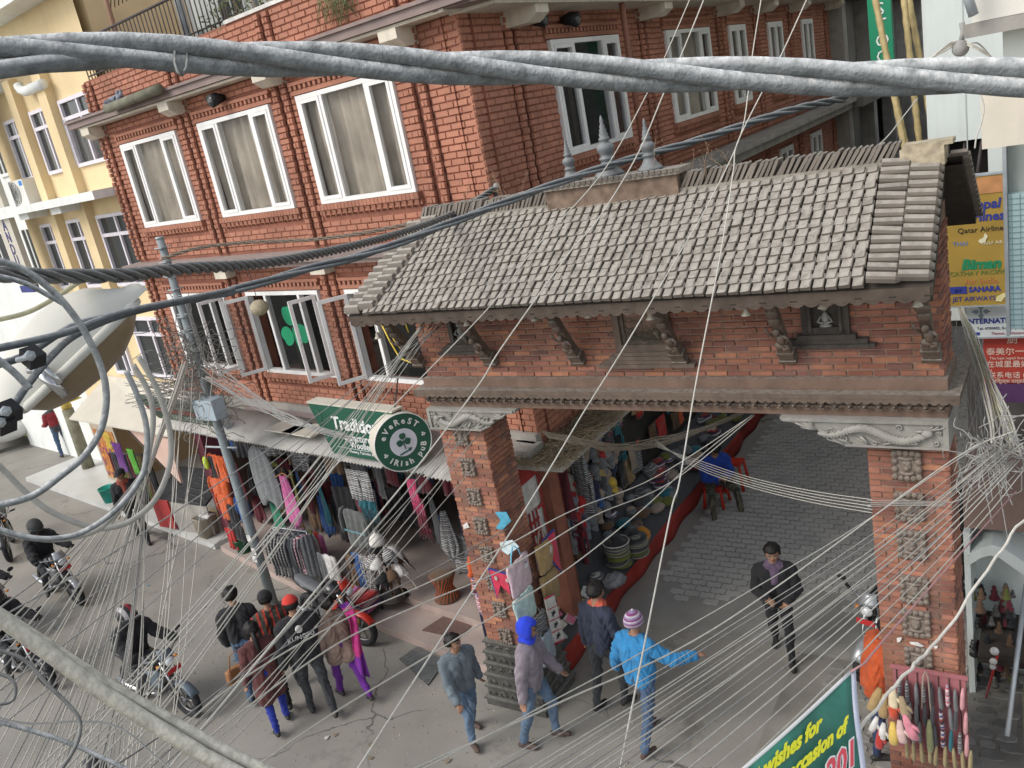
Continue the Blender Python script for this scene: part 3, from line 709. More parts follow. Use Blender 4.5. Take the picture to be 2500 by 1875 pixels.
for k in range(240):
    c = Vector((random.uniform(x0 + .06, x1 - .06), GY0 - random.uniform(.0, .03), z0 + .06 + abs(random.gauss(0, .09)))); d = Vector((random.gauss(0, 1), random.gauss(0, .15), random.gauss(0, .5))).normalized() * random.uniform(.04, .1)
    nst.tube([c - d, c + d], .0016, 3)
M_STRAW = mat('dry_straw', (.33, .265, .175), .95, .3, 20, 0, rand=.35)
nst.build('straw', mat('grey_nest_straw', (.16, .15, .11), .95, .3, 20, 0, rand=.35), gate, kind='stuff')
def niche(b):
    x0, x1, z0, z1 = b; m = MB(gm()); cx_ = (x0 + x1) / 2; w_ = (x1 - x0) / 2
    m.box(x0 + .03, x1 - .03, GY0 + .0, GY0 + .02, z0, z1)
    rframe(m, x0 - .02, x1 + .02, z0, z1 + .02, .06, GY0 - .05, GY0 + .01)
    for s_ in (-1, 1): m.lathe([(.03, 0), (.018, .02), (.018, z1 - z0 - .06), (.03, z1 - z0 - .03)], 8, Matrix.Translation((cx_ + s_ * w_ * .72, GY0 - .055, z0 + .02)))
    m.box(x0 - .07, x1 + .07, GY0 - .08, GY0 + .01, z0 - .045, z0 - .002); m.box(x0 - .16, x1 + .16, GY0 - .06, GY0 + .01, z0 - .09, z0 - .048); m.box(x0 - .22, x1 + .22, GY0 - .075, GY0 + .01, z0 - .125, z0 - .093)
    m.box(x0 - .12, x1 + .12, GY0 - .09, GY0 + .01, z1 + .025, z1 + .07); m.box(x0 - .26, x1 + .26, GY0 - .07, GY0 + .01, z1 + .075, z1 + .11)
    m.build('niche', mat('dark_carved_wood', (.06, .05, .042), .8, .3, 12, .4, 60, dust=((.24, .22, .2), .5)), gate)
    m = MB(gm()); c = Vector((cx_, GY0 - .02, z0 + .03)); k = (z1 - z0) / .33
    m.ball(c + Vector((0, 0, .03 * k)), (.06, .03, .03), 8, 5); m.ball(c + Vector((0, 0, .1 * k)), (.035, .03, .06 * k), 8, 6); m.ball(c + Vector((0, -.01, .19 * k)), .026, 8, 6); m.ball(c + Vector((0, -.01, .225 * k)), (.014, .014, .02), 6, 4)
    m.tube([c + Vector((-.03, -.01, .13)), c + Vector((-.06, -.03, .08)), c + Vector((-.01, -.04, .07))], .011, 5); m.tube([c + Vector((.03, -.01, .13)), c + Vector((.06, -.03, .08)), c + Vector((.01, -.04, .07))], .011, 5)
    m.build('niche_figure', M_STONE, gate)
for b in NICHE: niche(b)
bl = MB(); bl.lathe([(.012, .05), (.02, .04), (.026, .012), (.04, -.01), (.042, -.018), (.03, -.018)], 10); bl.tube([(0, 0, .05), (0, 0, .13)], .004, 4)
bme = bl.mesh('bell', mat('dusty_brass', (.4, .36, .28), .6, .2, 10, .1, metal=.2, dust=((.55, .52, .45), .7)))
for p in ((923, 822), (1140, 790), (1305, 778), (1436, 770), (1588, 775), (1821, 765), (2008, 747), (2240, 742)):
    ob('bell', bme, gate, M=gm(Matrix.Translation(PY(*p, 6.95))))
# ================================================================ the tiled roof
EY, EZ, RY, RZ = 6.78, 5.555, 7.765, 6.34
sl_ = Vector((0, RY - EY, RZ - EZ)); SLEN = sl_.length; sl_.normalize(); sn = Vector((0, -sl_.z, sl_.y))
roof = MB(gm())
BEY, BEZ = 8.62, 5.66
def leftx(t): return -6.78 + .42 * t
RX = -.93
roof.add([(leftx(0), EY + .02, EZ - .03), (RX, EY + .02, EZ - .03), (RX, RY, RZ - .03), (leftx(1), RY, RZ - .03), (leftx(0), EY + .02, EZ - .085), (RX, EY + .02, EZ - .085), (RX, RY, RZ - .085), (leftx(1), RY, RZ - .085)], [(0, 1, 2, 3), (7, 6, 5, 4), (0, 4, 5, 1), (1, 5, 6, 2), (3, 7, 4, 0)])
roof.add([(leftx(1), RY, RZ - .028), (RX + .12, RY, RZ - .028), (RX + .12, BEY, BEZ), (leftx(1) + .3, BEY, BEZ), (leftx(1), RY, RZ - .09), (RX + .12, RY, RZ - .09), (RX + .12, BEY, BEZ - .06), (leftx(1) + .3, BEY, BEZ - .06)], [(0, 1, 2, 3), (7, 6, 5, 4), (2, 6, 7, 3), (1, 5, 6, 2), (3, 7, 4, 0)])
rf = roof.build('roof', M_DARKWOOD, gate)
m = MB(gm()); m.box(-6.76, RX - .02, EY + .015, EY + .05, EZ - .12, EZ - .03); scallop(m, -6.76, RX - .02, EZ - .15, EZ - .121, EY + .017, EY + .048, .115, .026); m.build('eave_board', mat('eave_wood', (.085, .064, .05), .85, .25, 8, .4, 50), rf)
m = MB(gm())
for i in range(24): x = -6.6 + i * .245; m.M = gm(frame((x, EY + .03, EZ - .12), (1, 0, 0), sl_, sn)); m.box(-.025, .025, 0, SLEN - .1, -.04, .035)
m.build('rafters', M_DARKWOOD, rf, kind='stuff')
def tile():
    t = MB(); w_ = .097; l = .14
    prof = [(-.43, .02), (-.42, .16), (-.34, .25), (-.2, .23), (.22, .27), (.36, .34), (.43, .28), (.42, .0)]
    top = [(p[0] * w_, p[1] * w_) for p in prof]; k = len(top)
    vs = []
    for y, dz in ((-l / 2, .020), (l / 2, .0)):
        vs += [(x, y, z + dz) for x, z in top] + [(.42 * w_, y, -.014 + dz), (-.43 * w_, y, -.014 + dz)]
    K_ = k + 2
    t.add(vs, [(i, i + 1, K_ + i + 1, K_ + i) for i in range(K_ - 1)] + [(K_ - 1, 0, K_, 2 * K_ - 1)] + [tuple(range(K_ - 1, -1, -1))])
    return t
tl = tile(); tme = tl.mesh('roof_tile', M_TILE)
tiles = []
rows = 14; ex = (SLEN - .03) / rows
for r in range(rows):
    t = r / rows; x = leftx(t) + .30; off = .012 * (r % 2)
    x = -1.44 - off
    while x > leftx(t) + .30:
        p = Vector((x, EY, EZ)) + sl_ * (ex * (r + .55)) + sn * .012
        tiles.append((p, random.gauss(0, .03), random.gauss(0, .02), random.gauss(0, .004))); x -= .0965
tiles.sort(key=lambda q: -q[0].x + .4 * (q[0].y - 7))
rest = MB()
for i, (p, a, b, dz) in enumerate(tiles):
    T = gm(frame(p + sn * dz, (1, 0, 0), sl_, sn) @ Matrix.Rotation(a, 4, 'Z') @ Matrix.Rotation(b, 4, 'X'))
    if i < 285: ob('roof_tile', tme, rf, M=T)
    else: rest.M = T; rest.add(tl.v, tl.f)
rest.build('roof_tiles', M_TILE, rf, kind='stuff')
# verge tiles laid crosswise in two columns
vt = MB()
pr = [(-.046, 0), (-.044, .045), (-.03, .066), (.006, .07), (.026, .045), (.044, .018), (.046, 0)]
Lx = .24; k = len(pr)
vs = [(-Lx / 2, y, z) for y, z in pr] + [(Lx / 2 - .035, y, z) for y, z in pr] + [(Lx / 2, y * .6, z * .35) for y, z in pr]
vt.add(vs, [(i, (i + 1) % k, k + (i + 1) % k, k + i)[::-1] for i in range(k)] + [(k + i, k + (i + 1) % k, 2 * k + (i + 1) % k, 2 * k + i)[::-1] for i in range(k)] + [tuple(range(k)), tuple(range(3 * k - 1, 2 * k - 1, -1))])
vme = vt.mesh('verge_tile', M_TILE)
for c in range(2):
    n_ = 14
    for i in range(n_):
        t = (i + .5 + (.3 if c else 0)) / n_
        p = Vector((-1.26 + .215 * c, EY, EZ)) + sl_ * (SLEN * t * .97) + sn * (.035 - .03 * c)
        ob('verge_tile', vme, rf, M=gm(frame(p, (1, 0, 0), sl_, sn) @ Matrix.Rotation(random.gauss(0, .03), 4, 'Z') @ Matrix.Rotation(.12, 4, 'Y')))
        p = Vector((leftx(t) + .08 + .2 * c, EY, EZ)) + sl_ * (SLEN * t * .97) + sn * (.01 + .02 * c)
        ob('verge_tile', vme, rf, M=gm(frame(p, (-1, 0, 0), tuple(-sl_), sn) @ Matrix.Rotation(random.gauss(0, .04), 4, 'Z')))
# ragged tile ends along the back verge
m = MB(gm())
for i in range(26):
    t = i / 25; p = Vector((RX + .1, RY, RZ)).lerp(Vector((RX + .1, BEY, BEZ + .03)), t); m.cbox(p, (.12 + .03 * (i % 2), .05, .03), Matrix.Rotation(-.7, 3, 'X'))
m.build('verge_tiles', M_TILE, rf, kind='stuff')
# ridge: leaning tiles on edge, and the brick block with the finials
m = MB(gm()); m.box(-6.3, -1.28, RY - .09, RY + .09, RZ - .06, RZ + .012); m.build('ridge_bed', mat('mortar_bed', (.28, .25, .21), .95, .25, 12, .4), rf)
rt = MB(); rt.prism([(-.012, 0), (.012, 0), (.014, .15), (.008, .17), (-.008, .17), (-.014, .15)], -.075, .075)
rme = rt.mesh('ridge_tile', M_TILE)
for a, b in ((-6.2, -4.55), (-3.12, -1.3)):
    x = a
    while x < b:
        ob('ridge_tile', rme, rf, M=gm(Matrix.Translation((x, RY, RZ + random.uniform(-.008, .008))) @ Matrix.Rotation(.52 + random.gauss(0, .05), 4, 'Y') @ Matrix.Rotation(random.gauss(0, .04), 4, 'Z'))); x += .046
m = MB(gm()); m.box(-4.52, -3.12, RY - .13, RY + .13, RZ - .08, RZ + .15); blk = m.build('finial_base', mat('mossy_brickwork', (.19, .135, .10), .95, .4, 9, .5, 40, streak=.3), rf)
m = MB(gm()); m.box(-4.56, -3.08, RY - .17, RY + .17, RZ + .15, RZ + .2); m.build('finial_slab', mat('mortar_bed', None), rf)
x = -4.55
while x < -3.1:
    MB().box(-.02, .02, -.05, .03, -.02, .015).build('slab_edge_tile', M_TILE, rf, M=gm(Matrix.Translation((x, RY - .15, RZ + .195)) @ Matrix.Rotation(.5, 4, 'Z'))); x += .06
M_FIN = mat('grey_metal_finial', (.13, .14, .148), .55, .2, 12, .1, dust=((.36, .35, .33), .5))
def finial(x, s_):
    m = MB(); m.lathe([(.0, 0), (.13, 0), (.135, .02), (.12, .035), (.085, .07), (.06, .12), (.055, .14), (.07, .15), (.07, .165), (.05, .175), (.06, .2), (.078, .23), (.08, .26), (.06, .285), (.035, .30), (.05, .315), (.05, .335), (.036, .345), (.042, .37), (.03, .385), (.034, .405), (.022, .42), (.026, .44), (.014, .455), (.018, .48), (.004, .53)], 14)
    m.build('finial', M_FIN, rf, M=gm(Matrix.Translation((x, RY, RZ + .2)) @ Matrix.Scale(s_, 4)))
finial(-4.27, .8); finial(-3.85, 1.08); finial(-3.42, .9)
m = MB(gm()); m.box(-1.24, -.92, RY - .13, RY + .1, RZ - .06, RZ + .09); m.box(-1.22, -.86, RY - .12, RY + .08, RZ + .09, RZ + .125); m.build('ridge_end_block', mat('crumbled_mortar', (.42, .36, .26), .95, .3, 14, .6, 30), rf)
# dry weeds on the ridge
M_WEED = mat('dry_weed', (.30, .2, .13), .95, .25, 9, 0)
for i in range(16):
    x = random.choice([random.uniform(-4.5, -3.0), random.uniform(-5.6, -4.6), random.uniform(-3.1, -2.6)]); b = Vector((x, RY - random.uniform(.05, .2), RZ + .05)); m = MB(gm())
    h = random.uniform(.15, .45); tip = b + Vector((random.gauss(0, .08), random.gauss(0, .05), h)); m.tube([b, b.lerp(tip, .5) + Vector((random.gauss(0, .02), 0, 0)), tip], [.003, .0025, .0012], 4)
    for k in range(4):
        q = b.lerp(tip, random.uniform(.4, 1)); e = q + Vector((random.gauss(0, .06), random.gauss(0, .04), random.uniform(.02, .08))); m.tube([q, e], .0014, 3); m.ball(e, .006, 4, 3)
    m.build('weed', M_WEED, gate)
# ================================================================ yellow bank building on the left
M_YELW = mat('pale_yellow_paint', (.72, .565, .33), .8, .07, 1.5, .1, 40, streak=.06)
M_LILAC = mat('lilac_white_frame', (.70, .66, .70), .6, .06, 6)
M_WPAINT = mat('white_wall_paint', (.74, .75, .72), .8, .08, 1.2, .1, 40, streak=.15)
M_CREAMB = mat('cream_board', (.54, .50, .42), .7, .06, 3)
YO = FA @ Vector((-9.36, .3, 0))
yb = thing('bank_building', 'pale yellow building with lilac window frames beside the red brick one', 'building', YO)
LY = Matrix.Translation(-YO) @ FA
WY = []
for x0, x1 in ((-14.15, -13.35), (-12.7, -11.85), (-11.2, -9.6)):
    WY.append((x0, x1, 5.42, 6.92)); WY.append((x0, x1, 7.9, 9.2)); WY.append((x0, x1, 3.4, 4.75))
mb = MB(LY); wall_holes(mb, -15.0, -9.38, 2.9, 12.6, WY, .3, .5); wall_holes(mb, -15.0, -9.38, 0, 2.9, [(-14.6, -9.5, .15, 2.7)], .3, .5)
mb.add([(-15, .3, 0), (-15, 6, 0), (-15, 6, 12.6), (-15, .3, 12.6)], [(3, 2, 1, 0)])
mb.build('wall', M_YELW, yb)
for x0, x1 in ((-13.2, -12.85), (-11.7, -11.3)): MB(LY).box(x0, x1, .12, .302, 5.0, 9.9).build('pier', M_YELW, yb)
for i, (x0, x1, z0, z1) in enumerate(WY):
    f = MB(LY); rframe(f, x0, x1, z0, z1, .07, .24, .36); zt = z0 + (z1 - z0) * .72; f.box(x0 + .07, x1 - .07, .245, .35, zt - .035, zt + .035); sp = x0 + (x1 - x0) * (.66 if x1 - x0 < 1 else .5); f.box(sp - .03, sp + .03, .25, .345, z0 + .07, z1 - .07)
    wq = f.build('window', M_LILAC, yb)
    for a, b in ((x0 + .07, sp - .03), (sp + .03, x1 - .07)):
        for c, d in ((z0 + .07, zt - .035), (zt + .035, z1 - .07)):
            MB(LY).box(a, b, .3, .306, c, d).build('pane', M_GLASS if not (i == 7 and c < zt) else M_GLASSC, wq)
    curtain_mesh(LY, x0 + .05, x1 - .05, z0 + .04, zt, .42, i + 50).build('curtain', mat('grey_curtain', (.2, .19, .175), .95, .2, 3), wq)
    if i % 3 == 1 and x1 > -11:
        Lh = LY @ Matrix.Translation((x0 + .04, .23, 0)) @ Matrix.Rotation(rad(-205), 4, 'Z'); s = MB(Lh); rframe(s, 0, .75, z0 + .05, zt, .07, -.02, .02); s.build('open_sash', M_LILAC, wq); MB(Lh).box(.06, .7, -.004, .004, z0 + .1, zt - .05).build('pane', mat('frosted_pane', (.78, .74, .58), .3, .05), wq)
m = MB(LY); m.box(-16.2, -9.4, -.45, .3, 7.24, 7.4); m.box(-13.6, -13.1, -.3, .3, 7.1, 7.24); m.box(-11.9, -11.4, -.3, .3, 7.1, 7.24); m.build('ledge', M_WPAINT, yb)
m = MB(LY); m.box(-17.5, -13.3, -.7, .3, 9.75, 9.95); m.box(-17.5, -11.8, -.45, .3, 10.3, 10.5); m.box(-15.5, -9.4, -.3, .3, 10.9, 11.1); m.build('roof_slab', M_WPAINT, yb)
m = MB(LY); m.tube([(-12.35, .1, 9.72), (-12.3, .1, 9.62), (-12.1, .1, 9.55), (-11.2, .1, 9.55)], [.1, .1, .1, .1], 10); m.build('duct_pipe', M_WPAINT, yb)
# air conditioner
ac = thing('air_conditioner', 'white air conditioner outdoor unit standing on the ledge of the yellow building', 'air conditioner', FA @ Vector((-13.85, .1, 7.405)))
LC = Matrix.Translation(-Vector(ac.location)) @ FA
MB(LC).box(-14.25, -13.45, -.05, .24, 7.405, 7.95).build('casing', mat('ac_white', (.68, .67, .62), .5, .06), ac)
m = MB(LC); 
for r_ in (.06, .12, .18, .23): m.tube([(-13.98 + r_ * math.cos(t * .3), -.055, 7.68 + r_ * math.sin(t * .3)) for t in range(22)], .006, 4)
for k in range(12): m.tube([(-13.98, -.056, 7.68), (-13.98 + .23 * math.cos(k * .5236), -.056, 7.68 + .23 * math.sin(k * .5236))], .005, 4)
m.build('fan_grille', mat('ac_grey', (.25, .25, .25), .6), ac)
MB(LC).box(-13.66, -13.5, -.056, -.05, 7.82, 7.92).build('badge', mat('blue_badge', (.03, .2, .6), .5), ac)
# vertical bank sign
bs = thing('bank_sign', 'tall narrow cream sign reading bank of Kathmandu in stacked letters', 'sign', FA @ Vector((-14.95, -.2, 5.5)))
LB = Matrix.Translation(-Vector(bs.location)) @ FA @ Matrix.Translation((.45, 0, 0))
MB(LB).box(-15.4, -14.62, -.32, -.2, 5.5, 7.2).build('lower_board', M_CREAMB, bs); MB(LB).box(-15.4, -14.62, -.32, -.2, 7.45, 9.9).build('upper_board', M_CREAMB, bs)
MB(LB).box(-15.4, -14.62, -.33, -.195, 5.5, 5.66).build('blue_band', mat('navy_band', (.04, .05, .2), .6), bs)
M_NAVY = mat('navy_letter', (.06, .055, .16), .6, .05)
for ch, z, sz in (('B', 9.65, .36), ('A', 9.4, .36), ('N', 9.05, .36), ('K', 8.72, .36), ('OF', 8.38, .26), ('K', 8.08, .36), ('A', 7.85, .34), ('T', 7.64, .34), ('H', 7.5, .2), ('A', 7.05, .34), ('N', 6.78, .34), ('D', 6.5, .34), ('U', 6.24, .34), ('LTD', 5.93, .25)):
    text_mesh(ch, sz, LB @ Matrix.Translation((-15.0, -.325, z)), M_NAVY, 'letter', bs, bold=.008)
# small far buildings on the left
def block(name, label, x0, x1, off, z1, mt, seed, wins, depth=6):
    o = FA @ Vector(((x0 + x1) / 2, off, 0)); t = thing(name, label, 'building', o); Lm = Matrix.Translation(-o) @ FA
    MB(Lm).box(x0, x1, off, off + depth, 0, z1).build('wall', mt, t)
    for (a, b, c, d) in wins:
        f = MB(Lm); rframe(f, a, b, c, d, .08, off - .05, off - .002); f.box((a + b) / 2 - .03, (a + b) / 2 + .03, off - .045, off - .002, c + .08, d - .08); wq = f.build('window', M_WPAINT, t)
        MB(Lm).box(a + .08, b - .08, off - .02, off - .004, c + .08, d - .08).build('pane', M_GLASS, wq)
    return t
block('white_building', 'white rendered building beyond the tall bank sign', -23.5, -16.6, 1.2, 15.5, M_WPAINT, 1, [(-17.9, -17.2, 5.6, 6.9), (-17.9, -17.2, 8.2, 9.4), (-20.4, -19.2, 5.6, 6.9), (-20.4, -19.2, 8.2, 9.6), (-20.4, -19.2, 11, 12.4), (-18.6, -17.4, 11, 12.4), (-18.6, -17.4, 3, 4.4)])
block('olive_building', 'pale olive green building at the far left end of the street', -31, -24, 1.6, 9.5, mat('olive_paint', (.45, .47, .2), .8, .1, 2), 2, [(-27, -25.6, 6, 7.4), (-27, -25.6, 3, 4.4), (-30, -28.6, 3, 4.4)])
block('grey_building', 'dull grey building closing the far left end of the street', -44, -31.5, 1.5, 8.5, M_CONC, 3, [(-34, -32.5, 5.5, 7), (-34, -32.5, 2.5, 4), (-37, -35.5, 2.5, 4), (-37, -35.5, 5.5, 7), (-40, -38.5, 2.5, 4)])
# tall white building standing behind the terrace, with mesh-covered balcony
wt = block('tall_white_building', 'tall white building rising behind the red brick roof terrace', -24, -11.5, 10, 21, M_WPAINT, 4, [(-16.4, -15.0, 10.6, 12.4), (-13.9, -12.6, 10.6, 12.4), (-19.5, -18, 10.6, 12.6), (-22, -20.5, 10, 12)], 8)
block('orange_building', 'orange plastered house rising behind the terrace railing', -11.2, -2.5, 9.4, 14, mat('orange_plaster', (.52, .28, .14), .85, .15, 2, streak=.2), 5, [(-9.8, -8.6, 9.8, 11), (-6.5, -5, 9.8, 11.2)], 6)
# ================================================================ roof terrace: posts, plants, wire mesh
for i, (x, h, mt, r_) in enumerate(((-6.35, 12.5, M_STEEL, .07), (-4.35, 12, M_STEEL, .05), (-8.6, 12, mat('rust_pipe', (.3, .17, .11), .7), .045))):
    MB(FA).tube([(x, .5, 8.62), (x + .03, .5, h)], r_, 8).build('terrace_post', mt, label=['thick pale grey steel post behind the terrace railing', 'thin grey steel post where the railing meets the parapet', 'rusty brown pipe post at the corner of the terrace'][i], cat='post')
M_LEAF = mat('dusty_leaf', (.16, .18, .085), .85, .3, 6, .1, rand=.3)
def plant(name, label, base, h, n_, spread, seed, cat='plant', leafm=None, group=None):
    R = random.Random(seed); t = thing(name, label, cat, base, group=group); st_ = MB(); lf = MB()
    for i in range(max(3, n_ // 22)):
        e = Vector((R.gauss(0, spread * .6), R.gauss(0, spread * .6), h * R.uniform(.5, 1))); st_.tube([(0, 0, 0), e * .5 + Vector((R.gauss(0, .04), R.gauss(0, .04), 0)), e], [.012, .008, .003], 4)
        for k in range(22):
            c = e * R.uniform(.35, 1.05) + Vector((R.gauss(0, spread * .3), R.gauss(0, spread * .3), R.gauss(0, h * .06))); d = Vector((R.gauss(0, 1), R.gauss(0, 1), R.gauss(0, .7))).normalized(); s_ = d.orthogonal().normalized() * R.uniform(.012, .022); l = d * R.uniform(.05, .11)
            lf.add([c, c + l * .5 + s_, c + l, c + l * .5 - s_], [(0, 1, 2, 3)])
    st_.build('stems', M_WEED, t); lf.build('leaves', leafm or M_LEAF, t, kind='stuff'); return t
for i, (x, y, h) in enumerate(((-4.9, .35, 1.2), (-4.2, .4, 1.35), (-3.7, .35, 1.3), (-3.2, .45, 1.2))):
    plant('terrace_plant', ['bushy dusty plant overgrowing the end of the terrace railing', 'tall leafy plant against the thin grey terrace post', 'leafy plant spilling over the white parapet coping', 'green plant over the parapet near the street corner'][i], FA @ Vector((x, y, 8.62)), h, 260, .28, i)
m = MB(FA)
for k in range(70):
    x = random.uniform(-2.2, -1.6); m.tube([(x, -.03, 9.27), (x + random.gauss(0, .08), -.1, 9.1), (x + random.gauss(0, .14), -.08, 8.95 - random.random() * .25)], .004, 3)
m.build('hanging_grass', M_LEAF, kind='stuff', label='tuft of grass hanging over the parapet edge', cat='grass')
mesh_ = MB(FA)
for k in range(16): mesh_.tube([(-12.2 + k * .2, 3.2, 11.3), (-12.2 + k * .2 - 1.4, 3.2, 13.3)], .012, 3); mesh_.tube([(-12.2 + k * .2 - 1.4, 3.2, 11.3), (-12.2 + k * .2, 3.2, 13.3)], .012, 3)
nt_ = mesh_.build('wire_mesh_screen', M_IRON, label='diamond wire mesh screen on the balcony behind the yellow building', cat='wire mesh')
# ================================================================ right-hand buildings
wb = thing('white_tiled_building', 'white tall building on the right side of the lane behind the gate', 'building', (-1, 12, 0))
iw = Matrix.Translation((1, -12, 0))
M_WTILE = mat('white_cladding', (.60, .64, .61), .6, .06, 1.5, .05, streak=.12)
m = MB(iw); wall_holes(m, -1.62, 6, 3.7, 14, [(-1.55, -.98, 5.15, 5.95)], 12, 12.4); m.add([(-1.62, 12, 3.7), (-1.62, 30, 3.7), (-1.62, 30, 14), (-1.62, 12, 14)], [(3, 2, 1, 0)]); m.build('wall', M_WTILE, wb)
m = MB(iw); m.box(-1.3, 6, 12.05, 12.4, 0, 3.7); m.box(-1.62, 6, 12.4, 13, 3.5, 3.7); m.build('ground_floor', mat('dim_shopfront', (.09, .08, .075), .8, .3, 2), wb)
m = MB(iw)
for z in (6.8, 7.7, 8.6, 5.0): m.box(-1.6, 6, 11.994, 11.999, z, z + .012)
for x in (-1.2, -.75, -.3): m.box(x, x + .012, 11.993, 11.998, 3.7, 14)
m.build('cladding_joint', mat('grey_joint', (.42, .45, .44), .7, 0, 1, 0), wb)
m = MB(iw); m.box(-1.56, -.97, 12.2, 12.25, 5.14, 5.96); m.build('dark_opening', MATS['black_void'], wb)
for k in range(3): MB(iw).tube([(-1.5 + k * .17, 12.05, 5.15), (-1.4 + k * .18, 12.05, 5.95)], .02, 5).build('scaffold_bar', M_IRON, wb)
# cream balcony box and glass facade at the right edge
cb = thing('balcony_box', 'cream rendered balcony box jutting out at the right edge of the street', 'balcony', (-.3, 6, 6.5)); ic = Matrix.Translation((.3, -6, -6.5))
m = MB(ic); m.box(-.52, 1.2, 6, 7.6, 6.56, 6.97); m.build('lower_box', M_CREAM, cb); m = MB(ic); m.box(-.56, 1.2, 6.1, 7.6, 7.28, 8.4); m.build('upper_box', mat('cream_white_render', (.7, .67, .6), .8, .06, 2), cb)
m = MB(ic); m.box(-.6, 1.2, 6.05, 7.6, 7.2, 7.278); m.build('slab_edge', M_CONC, cb); m = MB(ic); m.box(-.42, 1.2, 6.3, 7.6, 6.97, 7.2); m.build('recess', M_WTILE, cb)
MB(ic).tube([(-.54, 5.98, 7.32), (-.57, 5.96, 7.44), (-.55, 5.97, 7.52), (-.53, 5.98, 7.6)], .03, 6).build('wall_bracket', M_STEEL, cb)
gf = thing('glass_facade', 'pale blue gridded glass facade at the right edge under the cream balcony', 'glazing', (-.3, 8.2, 5)); ig = Matrix.Translation((.3, -8.2, -5))
m = MB(ig); m.box(-.535, 1.2, 8.2, 8.9, 4.75, 5.9); m.build('panel', mat('pale_blue_panel', (.42, .58, .6), .35, .05, 3, 0, spec=.6), gf)
m = MB(ig)
for k in range(24): m.box(-.535, 1.2, 8.192, 8.199, 4.78 + k * .047, 4.784 + k * .047)
for k in range(9): m.box(-.51 + k * .06, -.507 + k * .06, 8.190, 8.197, 4.75, 5.9)
m.build('grid_lines', mat('teal_line', (.2, .32, .34), .5, 0, 1, 0), gf)
MB(ig).box(-.565, -.537, 8.15, 8.9, 4.7, 6.5).build('edge_post', M_STEEL, gf); MB(ig).box(-.535, 1.2, 8.3, 8.9, 5.9, 6.5).build('upper_panel', mat('grey_green_panel', (.36, .4, .38), .5), gf)
# airline sign
def board(name, label, x0, x1, z0, z1, y, mt, th=.06, rim=None):
    o = Vector(((x0 + x1) / 2, y, z0)); t = thing(name, label, 'sign', o); L_ = Matrix.Translation(-o)
    MB(L_).box(x0, x1, y, y + th, z0, z1).build('board', mt, t)
    if rim:
        m = MB(L_); rframe(m, x0 - .015, x1 + .015, z0 - .015, z1 + .015, .02, y - .008, y + th - .01); m.build('frame', rim, t)
    return t, L_
al, LL = board('airline_sign', 'tall ochre sign listing airline names on the white building', -1.42, -.70, 4.17, 5.66, 11, mat('ochre_sign', (.36, .235, .05), .5, .1, 3), .12, M_STEEL)
def sgn(t, L_, y, txt, x, z, size, col, nm, **k): text_mesh(txt, size, L_ @ Matrix.Translation((x, y - .004, z)), mat(nm, col, .5, 0, 1, 0), 'lettering', t, **k)
BLU = (.035, .05, .26)
MB(LL).box(-1.4, -.72, 10.992, 10.999, 5.46, 5.64).build('faded_band', mat('faded_orange', (.5, .24, .1), .6, .15, 8), al)
sgn(al, LL, 11, 'Sales Agent', -1.0, 5.55, .09, (.55, .2, .1), 'faded_red_print')
sgn(al, LL, 11, 'Nepal', -.97, 5.34, .15, BLU, 'blue_print', shear=.15, bold=.004); sgn(al, LL, 11, 'Airlines', -.97, 5.2, .14, BLU, 'blue_print', shear=.1, bold=.004)
sgn(al, LL, 11, 'Qatar Airlines', -.98, 5.06, .085, (.05, .04, .03), 'dark_print'); sgn(al, LL, 11, 'GULF AIR', -.88, 4.9, .05, (.7, .66, .45), 'pale_print'); sgn(al, LL, 11, 'THAI', -1.2, 4.91, .07, (.15, .25, .45), 'faded_blue_print')
m = MB(LL); m.prism([(-1.02, 4.93), (-.99, 4.9), (-.95, 4.91), (-.92, 4.98), (-.95, 5.02), (-.965, 4.965), (-1.0, 4.95)], 10.99, 10.997); m.build('bird_emblem', mat('pale_print', (.7, .66, .45), .5), al)
sgn(al, LL, 11, 'Biman', -1.0, 4.66, .16, (.02, .22, .1), 'green_print', shear=.2, bold=.008); sgn(al, LL, 11, 'CATHAY PACIFIC', -1.03, 4.56, .075, (.12, .2, .05), 'moss_print')
sgn(al, LL, 11, 'Air India', -1.0, 4.46, .1, (.5, .2, .07), 'orange_print'); sgn(al, LL, 11, 'air', -1.24, 4.365, .08, (.6, .6, .5), 'white_print', shear=.2); sgn(al, LL, 11, 'SAHARA', -.97, 4.365, .085, BLU, 'blue_print', bold=.004)
MB(LL).box(-1.33, -1.15, 10.993, 10.998, 4.325, 4.41).build('blue_patch', mat('blue_print', BLU, .5), al)
sgn(al, LL, 11, 'JET AIRWAYS', -1.08, 4.255, .075, BLU, 'blue_print'); m = MB(LL); m.prism([(-.86, 4.22), (-.8, 4.21), (-.78, 4.25), (-.74, 4.29), (-.78, 4.31), (-.85, 4.27)], 10.99, 10.997); m.build('swirl_emblem', mat('cream_print', (.75, .68, .35), .5), al)
it, LI = board('ticket_agency_sign', 'white sign with large red letters above a smaller blue line of an agency', -1.19, -.1, 3.72, 4.15, 11.2, mat('white_sign_sheet', (.62, .66, .66), .5, .05), .08, M_STEEL)
sgn(it, LI, 11.2, 'GOLDEN', -.46, 4.04, .15, (.42, .03, .05), 'crimson_print', bold=.008); sgn(it, LI, 11.2, 'INTERNATIONAL TRAVELS', -.68, 3.92, .085, (.03, .05, .3), 'blue_print', bold=.003); sgn(it, LI, 11.2, 'Tel: 4700402, E-mail: pitt@wlink', -.78, 3.83, .045, (.05, .06, .12), 'ink_print'); sgn(it, LI, 11.2, 'Thamel, Kathmandu', -.75, 3.765, .045, (.35, .08, .15), 'plum_print')
m = MB(LI)
